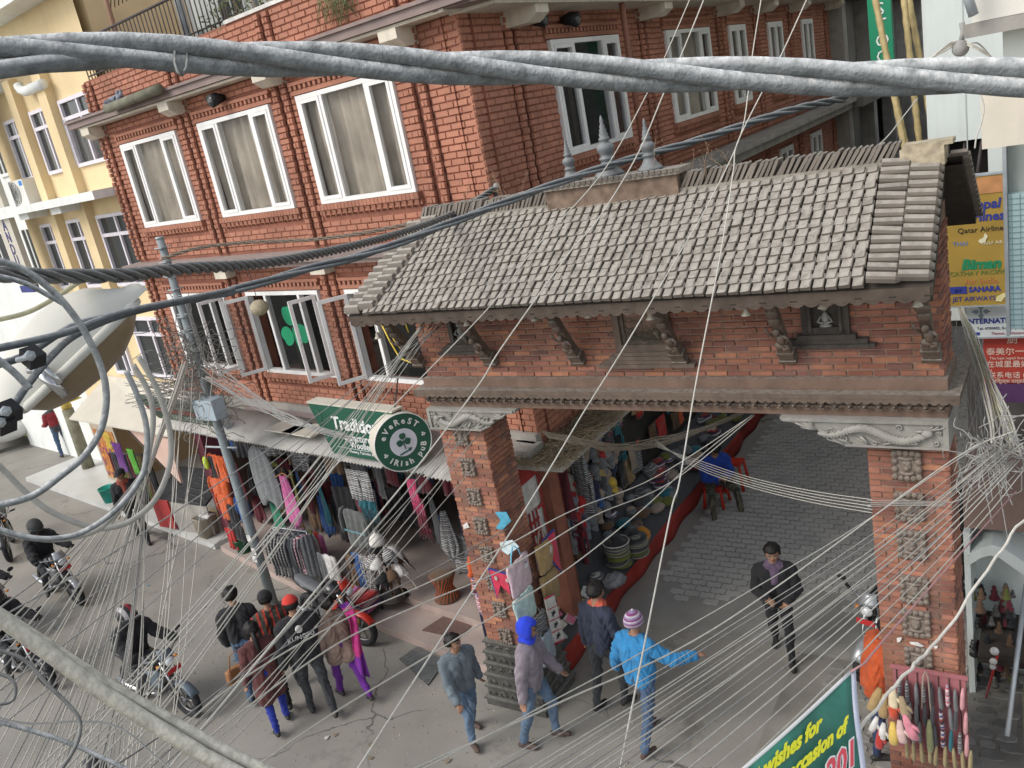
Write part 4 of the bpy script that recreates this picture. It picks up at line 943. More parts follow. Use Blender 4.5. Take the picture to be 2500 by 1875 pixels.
for k in range(4):
    th = rad(90 * k); R = Matrix.Translation((-1.03, 0, 4.04)) @ Matrix.Rotation(th, 4, 'Y'); m.prism([(0, .02), (.03, .05), (0, .1), (-.03, .05)], 11.193, 11.198, R)
m.prism([(-1.04, 3.98), (-1.03, 3.97), (-1.02, 3.98), (-1.02, 4.07), (-1.03, 4.1), (-1.04, 4.07)], 11.19, 11.196); m.build('star_emblem', mat('slate_print', (.2, .25, .28), .5), it)
MB(LI).box(-1.15, -1.05, 11.193, 11.198, 3.75, 3.785).build('blue_patch', MATS['blue_print'], it)
rs, LR = board('red_restaurant_sign', 'red sign with white Chinese and Devanagari lettering at the right edge', -1.03, -.1, 3.1, 3.72, 11.3, mat('red_sign_sheet', (.42, .05, .035), .5, .08), .06)
for tx, x, z, s_ in (('厨', -.72, 3.65, .12), ('泰美尔一', -.8, 3.50, .1), ('The best nepali food', -.78, 3.42, .045), ('在城里最好的', -.73, 3.34, .09), ('Tel', -.97, 3.265, .045), ('联系电话 01', -.76, 3.2, .085), ('निशुल्क पार्किङ', -.75, 3.125, .06)): sgn(rs, LR, 11.3, tx, x, z, s_, (.75, .6, .5), 'pale_pink_print')
MB(LR).box(-1.03, -.1, 11.3, 11.36, 2.85, 3.09).build('purple_base', mat('purple_sheet', (.1, .04, .12), .6), rs)
# ================================================================ the far end of the lane
db = thing('grey_column_building', 'dark grey building with concrete columns past the red brick one', 'building', (-6, 27, 0)); idb = Matrix.Translation((6, -27, 0))
M_DGREY = mat('dark_grey_render', (.16, .15, .13), .9, .2, 1.5, .2, streak=.25)
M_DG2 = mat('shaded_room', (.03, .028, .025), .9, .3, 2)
m = MB(idb @ frame((-6.0, 26.7, 0), (0, 1, 0), (-1, 0, 0))); wall_holes(m, 0, 22, 0, 14, [(1.2 + i * 2.6, 2.6 + i * 2.6, z, z + 1.7) for i in range(8) for z in (1, 3.9, 6.7, 9.6)], 0, .3); m.build('wall', M_DGREY, db)
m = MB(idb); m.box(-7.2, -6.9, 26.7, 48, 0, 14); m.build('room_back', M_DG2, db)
for i in range(6): MB(idb).box(-6.0, -5.6, 26.8 + i * 3.6, 27.3 + i * 3.6, 2.8, 14).build('column', M_CONC, db)
for z in (5.6, 8.5, 11.3): MB(idb).box(-6.1, -5.2, 26.7, 48, z, z + .25).build('balcony_slab', M_DGREY, db)
eb = thing('end_building', 'dim building closing the far end of the lane', 'building', (-3, 46, 0)); ie = Matrix.Translation((3, -46, 0))
m = MB(ie); wall_holes(m, -6, 4, 0, 15, [(-5 + i * 1.8, -3.9 + i * 1.8, z, z + 1.6) for i in range(4) for z in (1, 3.9, 6.8, 9.8)], 46, 46.3); m.box(-6, 4, 46.6, 46.8, 0, 15); m.build('wall', mat('dim_brown_render', (.12, .095, .075), .9, .2, 1.5), eb)
rbk = thing('right_lane_building', 'dark shaded building along the right side of the lane', 'building', (-1.4, 20, 0)); ir = Matrix.Translation((1.4, -20, 0))
m = MB(ir @ frame((-1.75, 46, 0), (0, -1, 0), (1, 0, 0))); wall_holes(m, 0, 29, 0, 5.2, [(1 + i * 3, 2.8 + i * 3, z, z + 2) for i in range(9) for z in (.2, 3.0)], 0, .3); m.build('wall', M_DGREY, rbk)
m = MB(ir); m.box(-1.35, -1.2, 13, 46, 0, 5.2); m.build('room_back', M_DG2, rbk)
# green vertical shop sign
gs = thing('vertical_shop_sign', 'green vertical sign with white letters hanging over the lane', 'sign', (-3.1, 18, 7)); isg = Matrix.Translation((3.1, -18, -7))
MB(isg).box(-3.32, -2.93, 18, 18.15, 6.75, 9.2).build('board', mat('shop_green', (.012, .24, .12), .5, .05), gs)
for i, ch in enumerate('STOON'): text_mesh(ch, .3, isg @ Matrix.Translation((-3.1, 17.99, 7.78 - .27 * i)), mat('white_letter', (.75, .76, .72), .5, .03), 'letter', gs)
text_mesh('U', .3, isg @ Matrix.Translation((-3.1, 17.99, 8.05)), MATS['white_letter'], 'letter', gs)
M_BAMB = mat('bamboo', (.42, .33, .16), .7, .2, 8, .1)
for i, (p, q, lb) in enumerate((((2135, -10), (2212, 380), 'bamboo pole crossing in front of the green vertical sign'), ((2186, 240), (2218, 385), 'short bamboo pole tied beside the one crossing the green sign'), ((2206, -10), (2250, 400), 'upright bamboo pole by the white building'), ((2218, -10), (2270, 280), 'bamboo pole leaning on the white building corner'))):
    a, b = PY(*p, 14 + .3 * i), PY(*q, 13.2 + .3 * i); d = (b - a); b = a + d * ((a.z - 4.9) / (a.z - b.z)); pts = [a.lerp(b, k / 24) for k in range(25)]
    MB().tube(pts, [.04 + (.008 if k % 2 else 0) for k in range(25)], 7).build('bamboo_pole', M_BAMB, label=lb, cat='bamboo pole', group=None)
# ================================================================ shop floor, steps and room of the corner building
M_PINK = mat('pink_marble', (.43, .33, .29), .45, .16, 3, .05, streak=0, dust=((.36, .33, .3), .5, 6))
M_WMARB = mat('white_marble', (.52, .52, .50), .4, .1, 2, .05, dust=((.5, .48, .44), .4, 5))
fa = lambda x, y, z=0: FA @ Vector((x, y, z))
def slab_poly(name, pts, z0, z1, mt, **k):
    n_ = len(pts); m = MB(); m.add([(p[0], p[1], z0) for p in pts] + [(p[0], p[1], z1) for p in pts], [tuple(range(n_, 2 * n_)), tuple(range(n_ - 1, -1, -1))] + [(i, (i + 1) % n_, n_ + (i + 1) % n_, n_ + i) for i in range(n_)]); return m.build(name, mt, **k)
slab_poly('shop_step', [fa(-8.75, -.52), fa(-4.0, -.98), (-9.0, 8.24, 0), (-6.62, 7.84, 0), (-6.62, 8.3, 0), fa(-.6, -.05), fa(-.6, .0), fa(-8.75, .0)], 0, .13, M_PINK, kind='structure')
slab_poly('upper_step', [fa(-9.1, -.1), fa(-5.2, -.3), fa(-2.6, -.42), fa(-.62, -.4), fa(-1.25, 3.2), fa(-9.1, 3.2)], .134, .27, M_PINK, kind='structure')
slab_poly('marble_terrace', [fa(-19.5, -.42), fa(-9.0, -.52), fa(-9.0, .6), fa(-9.5, 3), fa(-19.5, 3)], 0, .12, M_WMARB, kind='structure')
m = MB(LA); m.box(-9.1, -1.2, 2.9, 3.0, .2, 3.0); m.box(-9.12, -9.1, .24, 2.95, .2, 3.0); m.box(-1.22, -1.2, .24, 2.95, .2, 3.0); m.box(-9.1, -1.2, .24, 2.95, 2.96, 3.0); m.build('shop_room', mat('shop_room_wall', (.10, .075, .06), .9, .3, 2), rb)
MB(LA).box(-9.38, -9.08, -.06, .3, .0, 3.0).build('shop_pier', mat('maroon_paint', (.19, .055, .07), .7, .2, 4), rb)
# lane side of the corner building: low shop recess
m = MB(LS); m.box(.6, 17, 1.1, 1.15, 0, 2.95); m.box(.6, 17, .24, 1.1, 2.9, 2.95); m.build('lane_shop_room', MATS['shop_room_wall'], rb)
# ---------------------------------------------------------------- corrugated canopy
M_ZINC = mat('corrugated_zinc', (.34, .33, .31), .6, .2, 3, .1, metal=.2, dust=((.42, .4, .36), .6, 6))
cn = thing('corrugated_canopy', 'corrugated zinc canopy over the clothes shop front', 'canopy', fa(-4, -.5, 3)); icn = Matrix.Translation(-Vector(cn.location)) @ FA
for i in range(9):
    x0 = -9.0 + i * .95; x1 = min(x0 + 1.0, -.55); dz = .008 * (i % 2)
    m = MB(icn); m.grid(lambda u, v: (x0 + (x1 - x0) * u, -.88 + .76 * v + .02 * math.sin(i * 3), 2.9 + .22 * v + dz + .014 * math.sin((x0 + (x1 - x0) * u) * 2 * math.pi / .076)), 80, 2, thick=.004); m.build('sheet', M_ZINC, cn)
m = MB(icn); m.box(-9, -.6, -.8, -.74, 2.83, 2.88); m.box(-9, -.6, -.2, -.14, 3.02, 3.07); m.build('batten', M_DARKWOOD, cn)
for x in (-5.4, -4.9): MB(icn).box(x, x + .8, -.72, -.28, 3.1, 3.125).build('loose_board', M_CREAMB, cn)
# green boards over the left shop
ob_ = thing('shop_board', 'dark green weathered signboard leaning above the left end of the canopy', 'sign', fa(-8, -.6, 2.95)); ib = Matrix.Translation(-Vector(ob_.location)) @ FA @ Matrix.Translation((-8, -.6, 2.95)) @ Matrix.Rotation(rad(28), 4, 'X') @ Matrix.Translation((8, .6, -2.95))
MB(ib).box(-9.3, -6.75, -.64, -.58, 2.98, 3.62).build('board', mat('dark_green_board', (.05, .075, .055), .6, .2, 4, streak=.3), ob_)
MB(ib).box(-9.3, -6.75, -.645, -.64, 3.25, 3.34).build('red_band', mat('dull_red_band', (.2, .05, .04), .6, .2, 4), ob_); MB(ib).box(-6.8, -6.7, -.66, -.5, 2.95, 3.65).build('end_post', M_STEEL, ob_)
text_mesh('SHAWL HOUSE', .2, ib @ Matrix.Translation((-8.1, -.65, 3.12)), mat('dim_letter', (.3, .33, .28), .6, .1), 'lettering', ob_)
# ---------------------------------------------------------------- the two green signs
M_SIGN = mat('bottle_green_sign', (.018, .095, .06), .45, .1, 5, .03, dust=((.25, .27, .24), .15))
M_SWHITE = mat('sign_white', (.72, .73, .72), .5, .04, 5, 0)
ts = thing('knitwear_sign', 'green box sign with white lettering for traditional woollen sweaters', 'sign', fa(-2.7, -.9, 3)); its_ = Matrix.Translation(-Vector(ts.location)) @ FA
m = MB(its_); m.add([(-3.62, -.92, 3.8), (-1.72, -.92, 3.8), (-1.72, -.88, 3.0), (-3.36, -.88, 3.0), (-3.62, -.74, 3.8), (-1.72, -.74, 3.8), (-1.72, -.74, 3.0), (-3.36, -.74, 3.0)], [(0, 3, 2, 1), (4, 5, 6, 7), (1, 2, 6, 5), (3, 0, 4, 7), (2, 3, 7, 6)]); m.build('board', M_SIGN, ts)
MB(its_).box(-3.64, -1.7, -.925, -.72, 3.803, 3.83).build('top_rail', M_CREAMB, ts)
TT = Matrix.Rotation(rad(-3), 4, 'X')
for tx, x, z, s_, b in (('Traditional', -2.52, 3.53, .28, .01), ('Manufacturer / Whole', -2.42, 3.32, .15, .003), ('Woollen Sweater', -2.36, 3.2, .14, .003), ('Hosiery, Pashmina & Handmade Goods', -2.4, 3.09, .065, 0)): text_mesh(tx, s_, its_ @ Matrix.Translation((x, -.928 + (3.8 - z) * .05, z)) @ TT, M_SWHITE, 'lettering', ts, bold=b)
MB(its_).box(-3.2, -1.75, -.893, -.889, 3.13, 3.136).build('rule_line', M_SWHITE, ts)
mm = MB(its_); mm.tube([(-3.42 + .05 * math.sin(k * .9), -.925, 3.72 - .06 * k) for k in range(8)], .006, 4); mm.build('tendril', mat('moss_line', (.08, .2, .13), .6), ts)
ps = thing('pub_sign', 'round green pub sign with a shamrock projecting from the brick facade', 'sign', fa(-1.65, -.9, 3.38)); ip = Matrix.Translation(-Vector(ps.location)) @ FA @ Matrix.Translation((-1.65, -.9, 3.38)) @ Matrix.Rotation(rad(68), 4, 'Z')
def disc(r, y0, y1, n_=48): 
    m = MB(ip); m.lathe([(0, 0), (r, 0), (r, y1 - y0), (0, y1 - y0)], n_, Matrix.Translation((0, y1, 0)) @ Matrix.Rotation(math.pi / 2, 4, 'X')); 
    for i in range(len(m.smooth)): m.smooth[i] = False
    return m
disc(.405, -.02, .22).build('drum', M_CREAMB, ps); disc(.40, -.026, -.018).build('face', M_SIGN, ps); disc(.195, -.032, -.024).build('inner_disc', mat('pale_lilac', (.62, .63, .70), .5, .03), ps)
m = MB(ip); rg = [(.408 * math.cos(t * math.pi / 24), -.024, .408 * math.sin(t * math.pi / 24)) for t in range(49)]; m.tube(rg, .008, 5, False); m.build('rim', M_SWHITE, ps)
m = MB(ip); clover(m, 0, .03, .135, -.042, -.031, 0, 1.05); m.build('shamrock', M_SIGN, ps)
m = MB(ip); m.prism([(-.09, -.148), (.05, -.118), (.045, -.096), (.1, -.105), (.065, -.15), (.06, -.137), (-.085, -.167)], -.04, -.031); m.build('arrow', MATS['bottle_green_sign'], ps)
for i, ch in enumerate('EVEREST'):
    th = rad(152 - i * 18.5); text_mesh(ch.lower() if ch in 'E' else ch, .115, ip @ Matrix.Translation((.298 * math.cos(th), -.03, .298 * math.sin(th))) @ Matrix.Rotation(-(th - math.pi / 2), 4, 'Y'), M_SWHITE, 'letter', ps, bold=.003)
for i, ch in enumerate('IRISH PUB'):
    th = rad(222 + i * 14.5)
    if ch != ' ': text_mesh(ch.lower() if ch in 'ISHPU' else ch, .115, ip @ Matrix.Translation((.298 * math.cos(th), -.03, .298 * math.sin(th))) @ Matrix.Rotation(-(th + math.pi / 2), 4, 'Y'), M_SWHITE, 'letter', ps, bold=.003)
for th in (200, 5):
    m = MB(ip); clover(m, .3 * math.cos(rad(th)), .3 * math.sin(rad(th)), .04, -.034, -.026, rad(-20)); m.build('small_shamrock', M_SWHITE, ps)
MB(ip).tube([(0, .1, .38), (.3, .5, .75)], .012, 6).build('stay', M_IRON, ps); MB(ip).tube([(0, .22, 0), (.88, .22, 0)], .018, 6).build('arm', M_IRON, ps)
# ---------------------------------------------------------------- garments
CL = {}
def cloth(nm, c, **k): return mat('cloth_' + nm, c, .95, .18, 14, .3, 130, sheen=.2, **k)
def garment(label, top, w, h, mt, kind='shirt', yaw=None, cat='garment', seed=0, group=None, name=None, parent=None):
    """top: world point at the middle of the shoulder line. Faces the local -y direction"""
    R = random.Random(seed * 7 + int(h * 1000)); yaw = -A85 if yaw is None else yaw
    prof = {'shirt': [(0, .35), (.04, .42), (.12, .5), (.3, .46), (.6, .47), (1, .5)], 'poncho': [(0, .14), (.06, .3), (.25, .42), (.6, .49), (.85, .5), (1, .42)], 'scarf': [(0, .5), (.5, .46), (1, .5)], 'drape': [(0, .12), (.1, .2), (.5, .4), (.8, .5), (1, .3)], 'trousers': [(0, .4), (.3, .5), (1, .42)]}[kind]
    def wd(v):
        for (a, b), (c, d) in zip(prof, prof[1:]):
            if v <= c: return b + (d - b) * (v - a) / (c - a)
        return prof[-1][1]
    ph = R.uniform(0, 6); amp = R.uniform(.014, .03); nf = R.uniform(2.2, 4.2)
    o = ob(name or 'garment', None, parent) if False else None
    m = MB()
    def fn(u, v):
        x = (u - .5) * 2 * wd(v) * w; f = .35 + .65 * v
        y = amp * f * math.sin(u * nf * 6.283 + ph + .8 * v) + .012 * math.sin(u * 21 + v * 5 + ph) - .03 * math.sin(math.pi * u) * (1 if kind != 'scarf' else .2)
        z = -h * v - (.10 * h * abs(u - .5) if kind in ('shirt', 'poncho') else 0) + (.05 * h * v * math.sin(u * 9 + ph) if kind in ('poncho', 'drape') else 0)
        return (x, y, z)
    m.grid(fn, 16, 10, thick=.012)
    if kind == 'shirt':
        for s_ in (-1, 1): m.tube([(s_ * w * .44, 0, -h * .06), (s_ * w * .58, .005, -h * .25), (s_ * w * .60, -.005, -h * .55), (s_ * w * .57, 0, -h * .72)], [w * .11, w * .1, w * .085, w * .075], 8, flat=.5)
    o = m.build(name or 'garment', mt, parent, label=label, cat=cat, group=group); o.matrix_basis = Matrix.Translation(top) @ Matrix.Rotation(yaw, 4, 'Z'); return o
def lp(x, y, z): return fa(x, y, z)
def pxl(x, y, off): return PL(x, y, FA @ Vector((0, off, 0)), FA.to_3x3() @ Vector((0, 1, 0)))
C_GREY = cloth('grey', (.155, .16, .165)); C_PINK = cloth('pink', (.55, .14, .32)); C_ORANGE = cloth('orange', (.55, .10, .025)); C_BLK = cloth('black', (.02, .02, .022)); C_GREEN = cloth('green', (.02, .2, .1)); C_TEAL = cloth('teal', (.02, .12, .15)); C_MAROON = cloth('maroon', (.12, .02, .03)); C_DGREY = cloth('dark_grey', (.06, .06, .065)); C_BLUE = cloth('blue', (.03, .09, .26)); C_NAVY = cloth('navy', (.02, .025, .06)); C_RED = cloth('red', (.4, .03, .025)); C_TAN = cloth('tan', (.30, .235, .18)); C_WHITE = cloth('white', (.6, .58, .55)); C_PURPLE = cloth('purple', (.12, .03, .18)); C_YELL = cloth('yellow', (.55, .38, .06)); C_OLIVE = cloth('olive', (.12, .13, .03)); C_BROWN = cloth('brown', (.12, .07, .04))
C_KNIT = cloth('knit_bw', (.1, .1, .1), stripes=('Z', .09, [(.05, .05, .055), (.55, .53, .5), (.04, .04, .045), (.5, .48, .46), (.07, .07, .08), (.3, .3, .3)]))
C_GSTR = cloth('knit_green', (.1, .1, .1), stripes=('Z', .05, [(.015, .2, .1), (.02, .1, .06)]))
C_MULTI = cloth('knit_multi', (.1, .1, .1), stripes=('Z', .12, [(.3, .03, .03), (.5, .4, .35), (.05, .05, .2), (.5, .48, .45), (.1, .02, .08), (.03, .03, .03)]))
C_GRSTR = cloth('knit_grey', (.1, .1, .1), stripes=('Z', .06, [(.2, .2, .2), (.06, .06, .065), (.33, .32, .31), (.09, .09, .09)]))
C_PSTR = cloth('knit_pink', (.1, .1, .1), stripes=('Z', .07, [(.55, .25, .3), (.6, .5, .48), (.45, .08, .12), (.3, .3, .33)]))
garment('large grey poncho hanging at the shop front behind the utility pole', pxl(622, 1083, -.5), .78, 1.15, C_GREY, 'poncho', seed=1)
garment('bright pink draped top on a wooden hanger in the shop front', pxl(690, 1160, -.5), .46, .98, C_PINK, 'drape', seed=2)
garment('green striped shawl hanging beside the pink top', pxl(662, 1205, -.35), .42, .9, C_GSTR, 'drape', seed=3)
hg = MB(); 
for s_ in (-1, 1): hg.tube([(0, 0, .06), (s_ * .2, 0, -.03)], .009, 5)
hg.tube([(0, 0, .06), (0, 0, .1), (.025, 0, .13), (.0, 0, .15)], .004, 4)
hme_ = hg.mesh('clothes_hanger', mat('hanger_wood', (.45, .2, .06), .5))
ob('clothes_hanger', hme_, None, 'wooden clothes hanger holding the pink top', 'hanger', M=Matrix.Translation(pxl(690, 1160, -.5) + Vector((0, 0, -.02))))
for i, (x, y, w, h, mt, k, lb) in enumerate(((525, 1108, .5, .55, C_ORANGE, 'shirt', 'orange padded jacket hung highest on the maroon pier'), (515, 1112, .3, .62, C_BLK, 'scarf', 'black padded jacket hung over the highest orange one'), (528, 1165, .55, .5, C_ORANGE, 'shirt', 'orange quilted jacket hung second on the maroon pier'), (543, 1205, .5, .55, C_ORANGE, 'shirt', 'orange jacket hung lowest on the maroon pier'), (562, 1230, .36, .5, C_BLK, 'shirt', 'black jacket hung under the orange ones by the bucket'), (585, 1215, .38, .5, C_BLUE, 'shirt', 'blue jacket hung beside the orange jackets'), (575, 1280, .5, .35, C_BLK, 'scarf', 'black sweater hung just above the green bucket'), (560, 1290, .3, .45, C_RED, 'scarf', 'red skirt hung just above the green bucket'))):
    garment(lb, pxl(x, y, -.42 - .02 * i), w, h, mt, k, seed=10 + i)
m = MB(); m.ball((0, 0, 0), (.07, .05, .14), 8, 6); m.build('lime_hood', cloth('lime', (.45, .6, .03)), label='lime green hood lining of the black padded jacket', cat='hood', M=Matrix.Translation(pxl(503, 1130, -.5)))
garment('black and white knitted scarf hanging in a loop under the canopy', pxl(855, 1145, -.5), .3, .52, C_KNIT, 'scarf', seed=21); garment('black and white knitted scarf twisted beside another loop', pxl(885, 1150, -.5), .26, .5, C_KNIT, 'scarf', seed=22)
def fringed(label, top, w, h, mt, seed):
    o = garment(label, top, w, h, mt, 'scarf', cat='scarf', seed=seed, name='fringed_scarf'); R = random.Random(seed); m = MB()
    for k in range(26):
        x = (k / 25 - .5) * w; m.tube([(x, 0, -h + .02), (x + R.gauss(0, .02), R.gauss(0, .01), -h - .1), (x + R.gauss(0, .03), 0, -h - R.uniform(.16, .26))], .006, 4)
    m.build('fringe', mt, o); return o
fringed('teal scarf with a long fringe under the knitted scarves', pxl(888, 1195, -.45), .4, .32, C_TEAL, 31); fringed('pink fringed scarf hanging right of the pub sign', pxl(1003, 1168, -.5), .22, .38, cloth('rose', (.5, .07, .16)), 32); fringed('maroon fringed scarf hanging behind the pink one', pxl(1020, 1215, -.2), .24, .5, C_MAROON, 33)
tee = garment('grey t-shirt with a blue lettered band hung in the middle of the shop', pxl(857, 1240, -.3), .6, .72, cloth('mid_grey', (.11, .115, .11)), 'shirt', seed=24)
text_mesh('100% Natural Himalayan', .055, Matrix.Translation((0, -.062, -.42)), mat('pale_cyan_print', (.25, .5, .55), .6), 'lettering', tee)
CN = {'knit_bw': 'black and white knitted', 'knit_green': 'green striped', 'knit_multi': 'red patterned', 'knit_grey': 'grey striped', 'knit_pink': 'pink striped', 'jute_dim': 'jute coloured'}
def cname(mt): n_ = mt.name[6:]; return CN.get(n_, n_.replace('_', ' '))
KN = {'shirt': 'sweater', 'scarf': 'scarf', 'drape': 'shawl'}
fill = [C_MAROON, C_DGREY, C_BLK, C_DGREY, C_NAVY, C_TEAL, C_BROWN, C_BLK, C_GRSTR, C_OLIVE, C_MULTI, C_KNIT, C_BLUE, C_DGREY, C_MAROON]
R5 = random.Random(5)
for row, (yy, zt) in enumerate(((.15, 2.7), (.7, 2.6), (1.3, 2.6), (.2, 1.75), (.75, 1.6), (.35, 1.3), (1.1, 1.4), (1.6, 2.0))):
    x = -8.8 + R5.random() * .3
    while x < -.6:
        w_ = R5.uniform(.3, .5)
        if row >= 3 and -4.4 < x < -3.2: x += w_; continue
        mt_c, kd = R5.choice(fill), R5.choice(['shirt', 'scarf', 'shirt', 'drape']); garment('dim %s woollen %s hanging inside the clothes shop' % (cname(mt_c), KN[kd]), lp(x + w_ / 2, yy + R5.uniform(-.1, .1), zt + R5.uniform(-.1, .1)), w_, R5.uniform(.6, .95), mt_c, kd, cat='garment', seed=row * 40 + int(x * 9), group='%s %ss inside the clothes shop' % (cname(mt_c), KN[kd]), yaw=-A85 + R5.uniform(-.5, .5))
        x += w_ + R5.uniform(.0, .14)
for i, (x, mt, lb) in enumerate(((738, C_PINK, 'pink scarf'), (757, C_OLIVE, 'olive green scarf'), (772, C_RED, 'red scarf'), (752, C_YELL, 'narrow yellow scarf'), (782, C_PINK, 'magenta scarf'))): garment(lb + ' hanging in the bright row behind the sweater rack', pxl(x, 1290 + 4 * i, -.15), .13, .85, mt, 'scarf', cat='scarf', seed=60 + i)
for i, (x, y, mt) in enumerate(((780, 1345, C_GREY), (800, 1350, C_WHITE), (870, 1345, C_BLUE), (885, 1350, C_KNIT), (855, 1350, C_BROWN))): garment(['grey hooded jacket hung low', 'white hooded jacket hung low', 'blue tracksuit top hung low', 'knitted jacket hung low', 'brown patterned top hung low'][i] + ' behind the hat stand' if i > 1 else ['grey hooded jacket', 'white hooded jacket'][i] + ' hung low beside the sweater rack', pxl(x, y, -.5), .3, .95, mt, 'shirt', seed=70 + i)
# sweater rack on the step
sr = thing('sweater_rack', 'low rail of striped grey sweaters standing on the shop step', 'clothes rack', lp(-5.75, -.62, .13)); 
m = MB(); m.tube([(-.4, 0, 0), (-.4, 0, 1.0)], .015, 6); m.tube([(.45, 0, 0), (.45, 0, 1.0)], .015, 6); m.tube([(-.42, 0, 1.0), (.47, 0, 1.0)], .015, 6); m.build('rail', M_STEEL, sr)
for i in range(7): garment(None, Vector((-.35 + i * .085, -.02, .98)), .42, .82, C_GRSTR if i < 6 else C_GREY, 'shirt', yaw=rad(62), seed=80 + i, name='sweater', parent=sr, cat=None)
for i in range(3): garment(None, Vector((.28 + i * .08, -.05, .98)), .3, .86, [C_GREY, C_PSTR, C_GREY][i], 'shirt', yaw=rad(55), seed=90 + i, name='sweater', parent=sr, cat=None)
# hat stand with chullo hats
def knit_hat(m, c, r, flaps=True, pom=True):
    m.M = Matrix.Translation(c); m.lathe([(r, 0), (r * 1.02, .04), (r * .95, .09), (r * .7, .15), (r * .3, .19), (0.01, .2)], 12)
    if flaps:
        for s_ in (-1, 1):
            m.grid(lambda u, v: (s_ * r * (1.0 - .05 * v) , (u - .5) * r * 1.1 * (1 - v * .9), .01 - .13 * v), 4, 4, thick=.008); m.tube([(s_ * r * .95, 0, -.11), (s_ * r, .01, -.2), (s_ * r * .97, 0, -.3)], .008, 5)
    if pom: m.ball((0, 0, .21), .028, 7, 5)
hs_ = thing('hat_stand', 'round stand piled with knitted ear-flap hats on the shop step', 'hat stand', lp(-3.35, -.5, .27)); m = MB(); m.tube([(0, 0, 0), (0, 0, .95)], .02, 6); m.lathe([(.25, 0), (.25, .03), (.02, .05)], 14); m.build('post', M_IRON, hs_)
C_CHUL = cloth('chullo', (.1, .1, .1), stripes=('Z', .07, [(.55, .52, .48), (.03, .03, .035), (.5, .48, .45), (.12, .03, .06), (.04, .04, .04)]))
for i in range(15):
    a = i * 2.4; r_ = .12 + .2 * (1 - (i % 5) / 5); z = .45 + .1 * (i % 5)
    m = MB(); knit_hat(m, (0, 0, 0), .105); m.M = None; m.build('ear_flap_hat', [C_CHUL, C_KNIT, C_WHITE, cloth('cream', (.5, .45, .38)), C_BLK, C_BROWN][i % 6] if i else C_WHITE, hs_, M=Matrix.Translation((r_ * math.cos(a), r_ * math.sin(a), z)) @ Matrix.Rotation(.5, 4, Vector((math.sin(a), -math.cos(a), 0))))
m = MB(); knit_hat(m, (0, 0, 0), .13, False); m.M = None; m.build('white_fur_hat', mat('white_wool', (.66, .63, .58), .95, .15, 30, .8, 60), hs_, M=Matrix.Translation((-.05, 0, .98)))
# table of folded textiles
tt = thing('textile_table', 'low table stacked with folded pink, purple and yellow textiles', 'table', lp(-3.9, -.95, .0)); m = MB(); m.box(-.5, .5, -.25, .25, .22, .26); m.build('top', M_DARKWOOD, tt)
for x in (-.45, .45):
    for y in (-.2, .2): MB().box(x - .02, x + .02, y - .02, y + .02, 0, .22).build('leg', M_DARKWOOD, tt)
for i in range(5):
    for j in range(6):
        m = MB(); x = -.4 + i * .2; z = .262 + j * .045; m.grid(lambda u, v: (x + (u - .5) * .19, (v - .5) * .42 - .02 * (j % 2), z + .02 * math.sin(math.pi * u) * (1 if j == 5 else .5)), 4, 4, thick=.04); m.build('folded_textile', [C_PINK, C_PURPLE, C_MULTI, C_PSTR, C_RED, C_GREY, C_YELL, C_KNIT, C_MAROON][(i * 2 + j) % 9], tt)
garment(None, Vector((.15, -.27, .27)), .5, .22, C_YELL, 'scarf', yaw=0, seed=3, name='hanging_cloth', parent=tt, cat=None)
# socks and gloves beside the gate pillar
def sock(m, p, l, r_): m.M = Matrix.Translation(p); m.tube([(0, 0, 0), (0, 0, -l * .7), (.01, -.02, -l * .85), (.02, -.05, -l)], [r_, r_ * 1.05, r_ * 1.1, r_ * .8], 7, flat=.5)
sg = thing('sock_rack', 'rack hung with knitted socks and orange gloves beside the left gate pillar', 'display rack', (-6.83, 8.1, 0)); m = MB(); m.tube([(0, 0, .13), (0, 0, 1.75)], .02, 6); m.build('post', M_IRON, sg)
R6 = random.Random(6)
for lvl, (z, l, n_, mts) in enumerate(((1.75, .22, 6, [C_ORANGE]), (1.55, .3, 9, [C_ORANGE, C_MULTI, C_RED, C_BLUE]), (1.25, .36, 10, [C_MULTI, C_KNIT, C_PSTR, C_BLK]), (.92, .5, 12, [C_KNIT, C_KNIT, C_NAVY, C_GRSTR, C_CHUL]))):
    for i in range(n_):
        a = i / n_ * 6.28; m = MB(); sock(m, (0, 0, 0), l * R6.uniform(.85, 1.1), .045); m.M = None; m.build('glove' if lvl < 1 else 'sock', R6.choice(mts), sg, M=Matrix.Translation((.13 * math.cos(a), .11 * math.sin(a), z)) @ Matrix.Rotation(R6.uniform(0, 6), 4, 'Z'))
# bucket, stool, mats
def bucket(name, label, p, r_, h, mt):
    t = thing(name, label, 'bucket', p); m = MB(); m.lathe([(r_ * .74, 0), (r_, h), (r_ * 1.05, h), (r_ * 1.05, h - .02), (r_ * .96, h - .01), (r_ * .72, .02)], 18); m.build('pail', mt, t); m = MB(); m.tube([(r_ * math.cos(k * .314), -.02 - r_ * .5 * math.sin(k * .314), h - .02 - r_ * .7 * math.sin(k * .314)) for k in range(11)], .005, 5); m.build('handle', M_STEEL, t)
bucket('plastic_bucket', 'dark green plastic bucket at the foot of the maroon pier', lp(-7.95, -.45, .13), .16, .3, mat('green_plastic', (.02, .13, .06), .4, .08))
ws = thing('wicker_stool', 'orange and black woven stool on the shop step', 'stool', lp(-2.45, -.15, .27)); m = MB(); m.lathe([(.2, 0), (.21, .03), (.12, .2), (.11, .25), (.2, .42), (.21, .45), (.19, .47), (0.01, .46)], 18); m.build('body', C_BROWN, ws); m = MB()
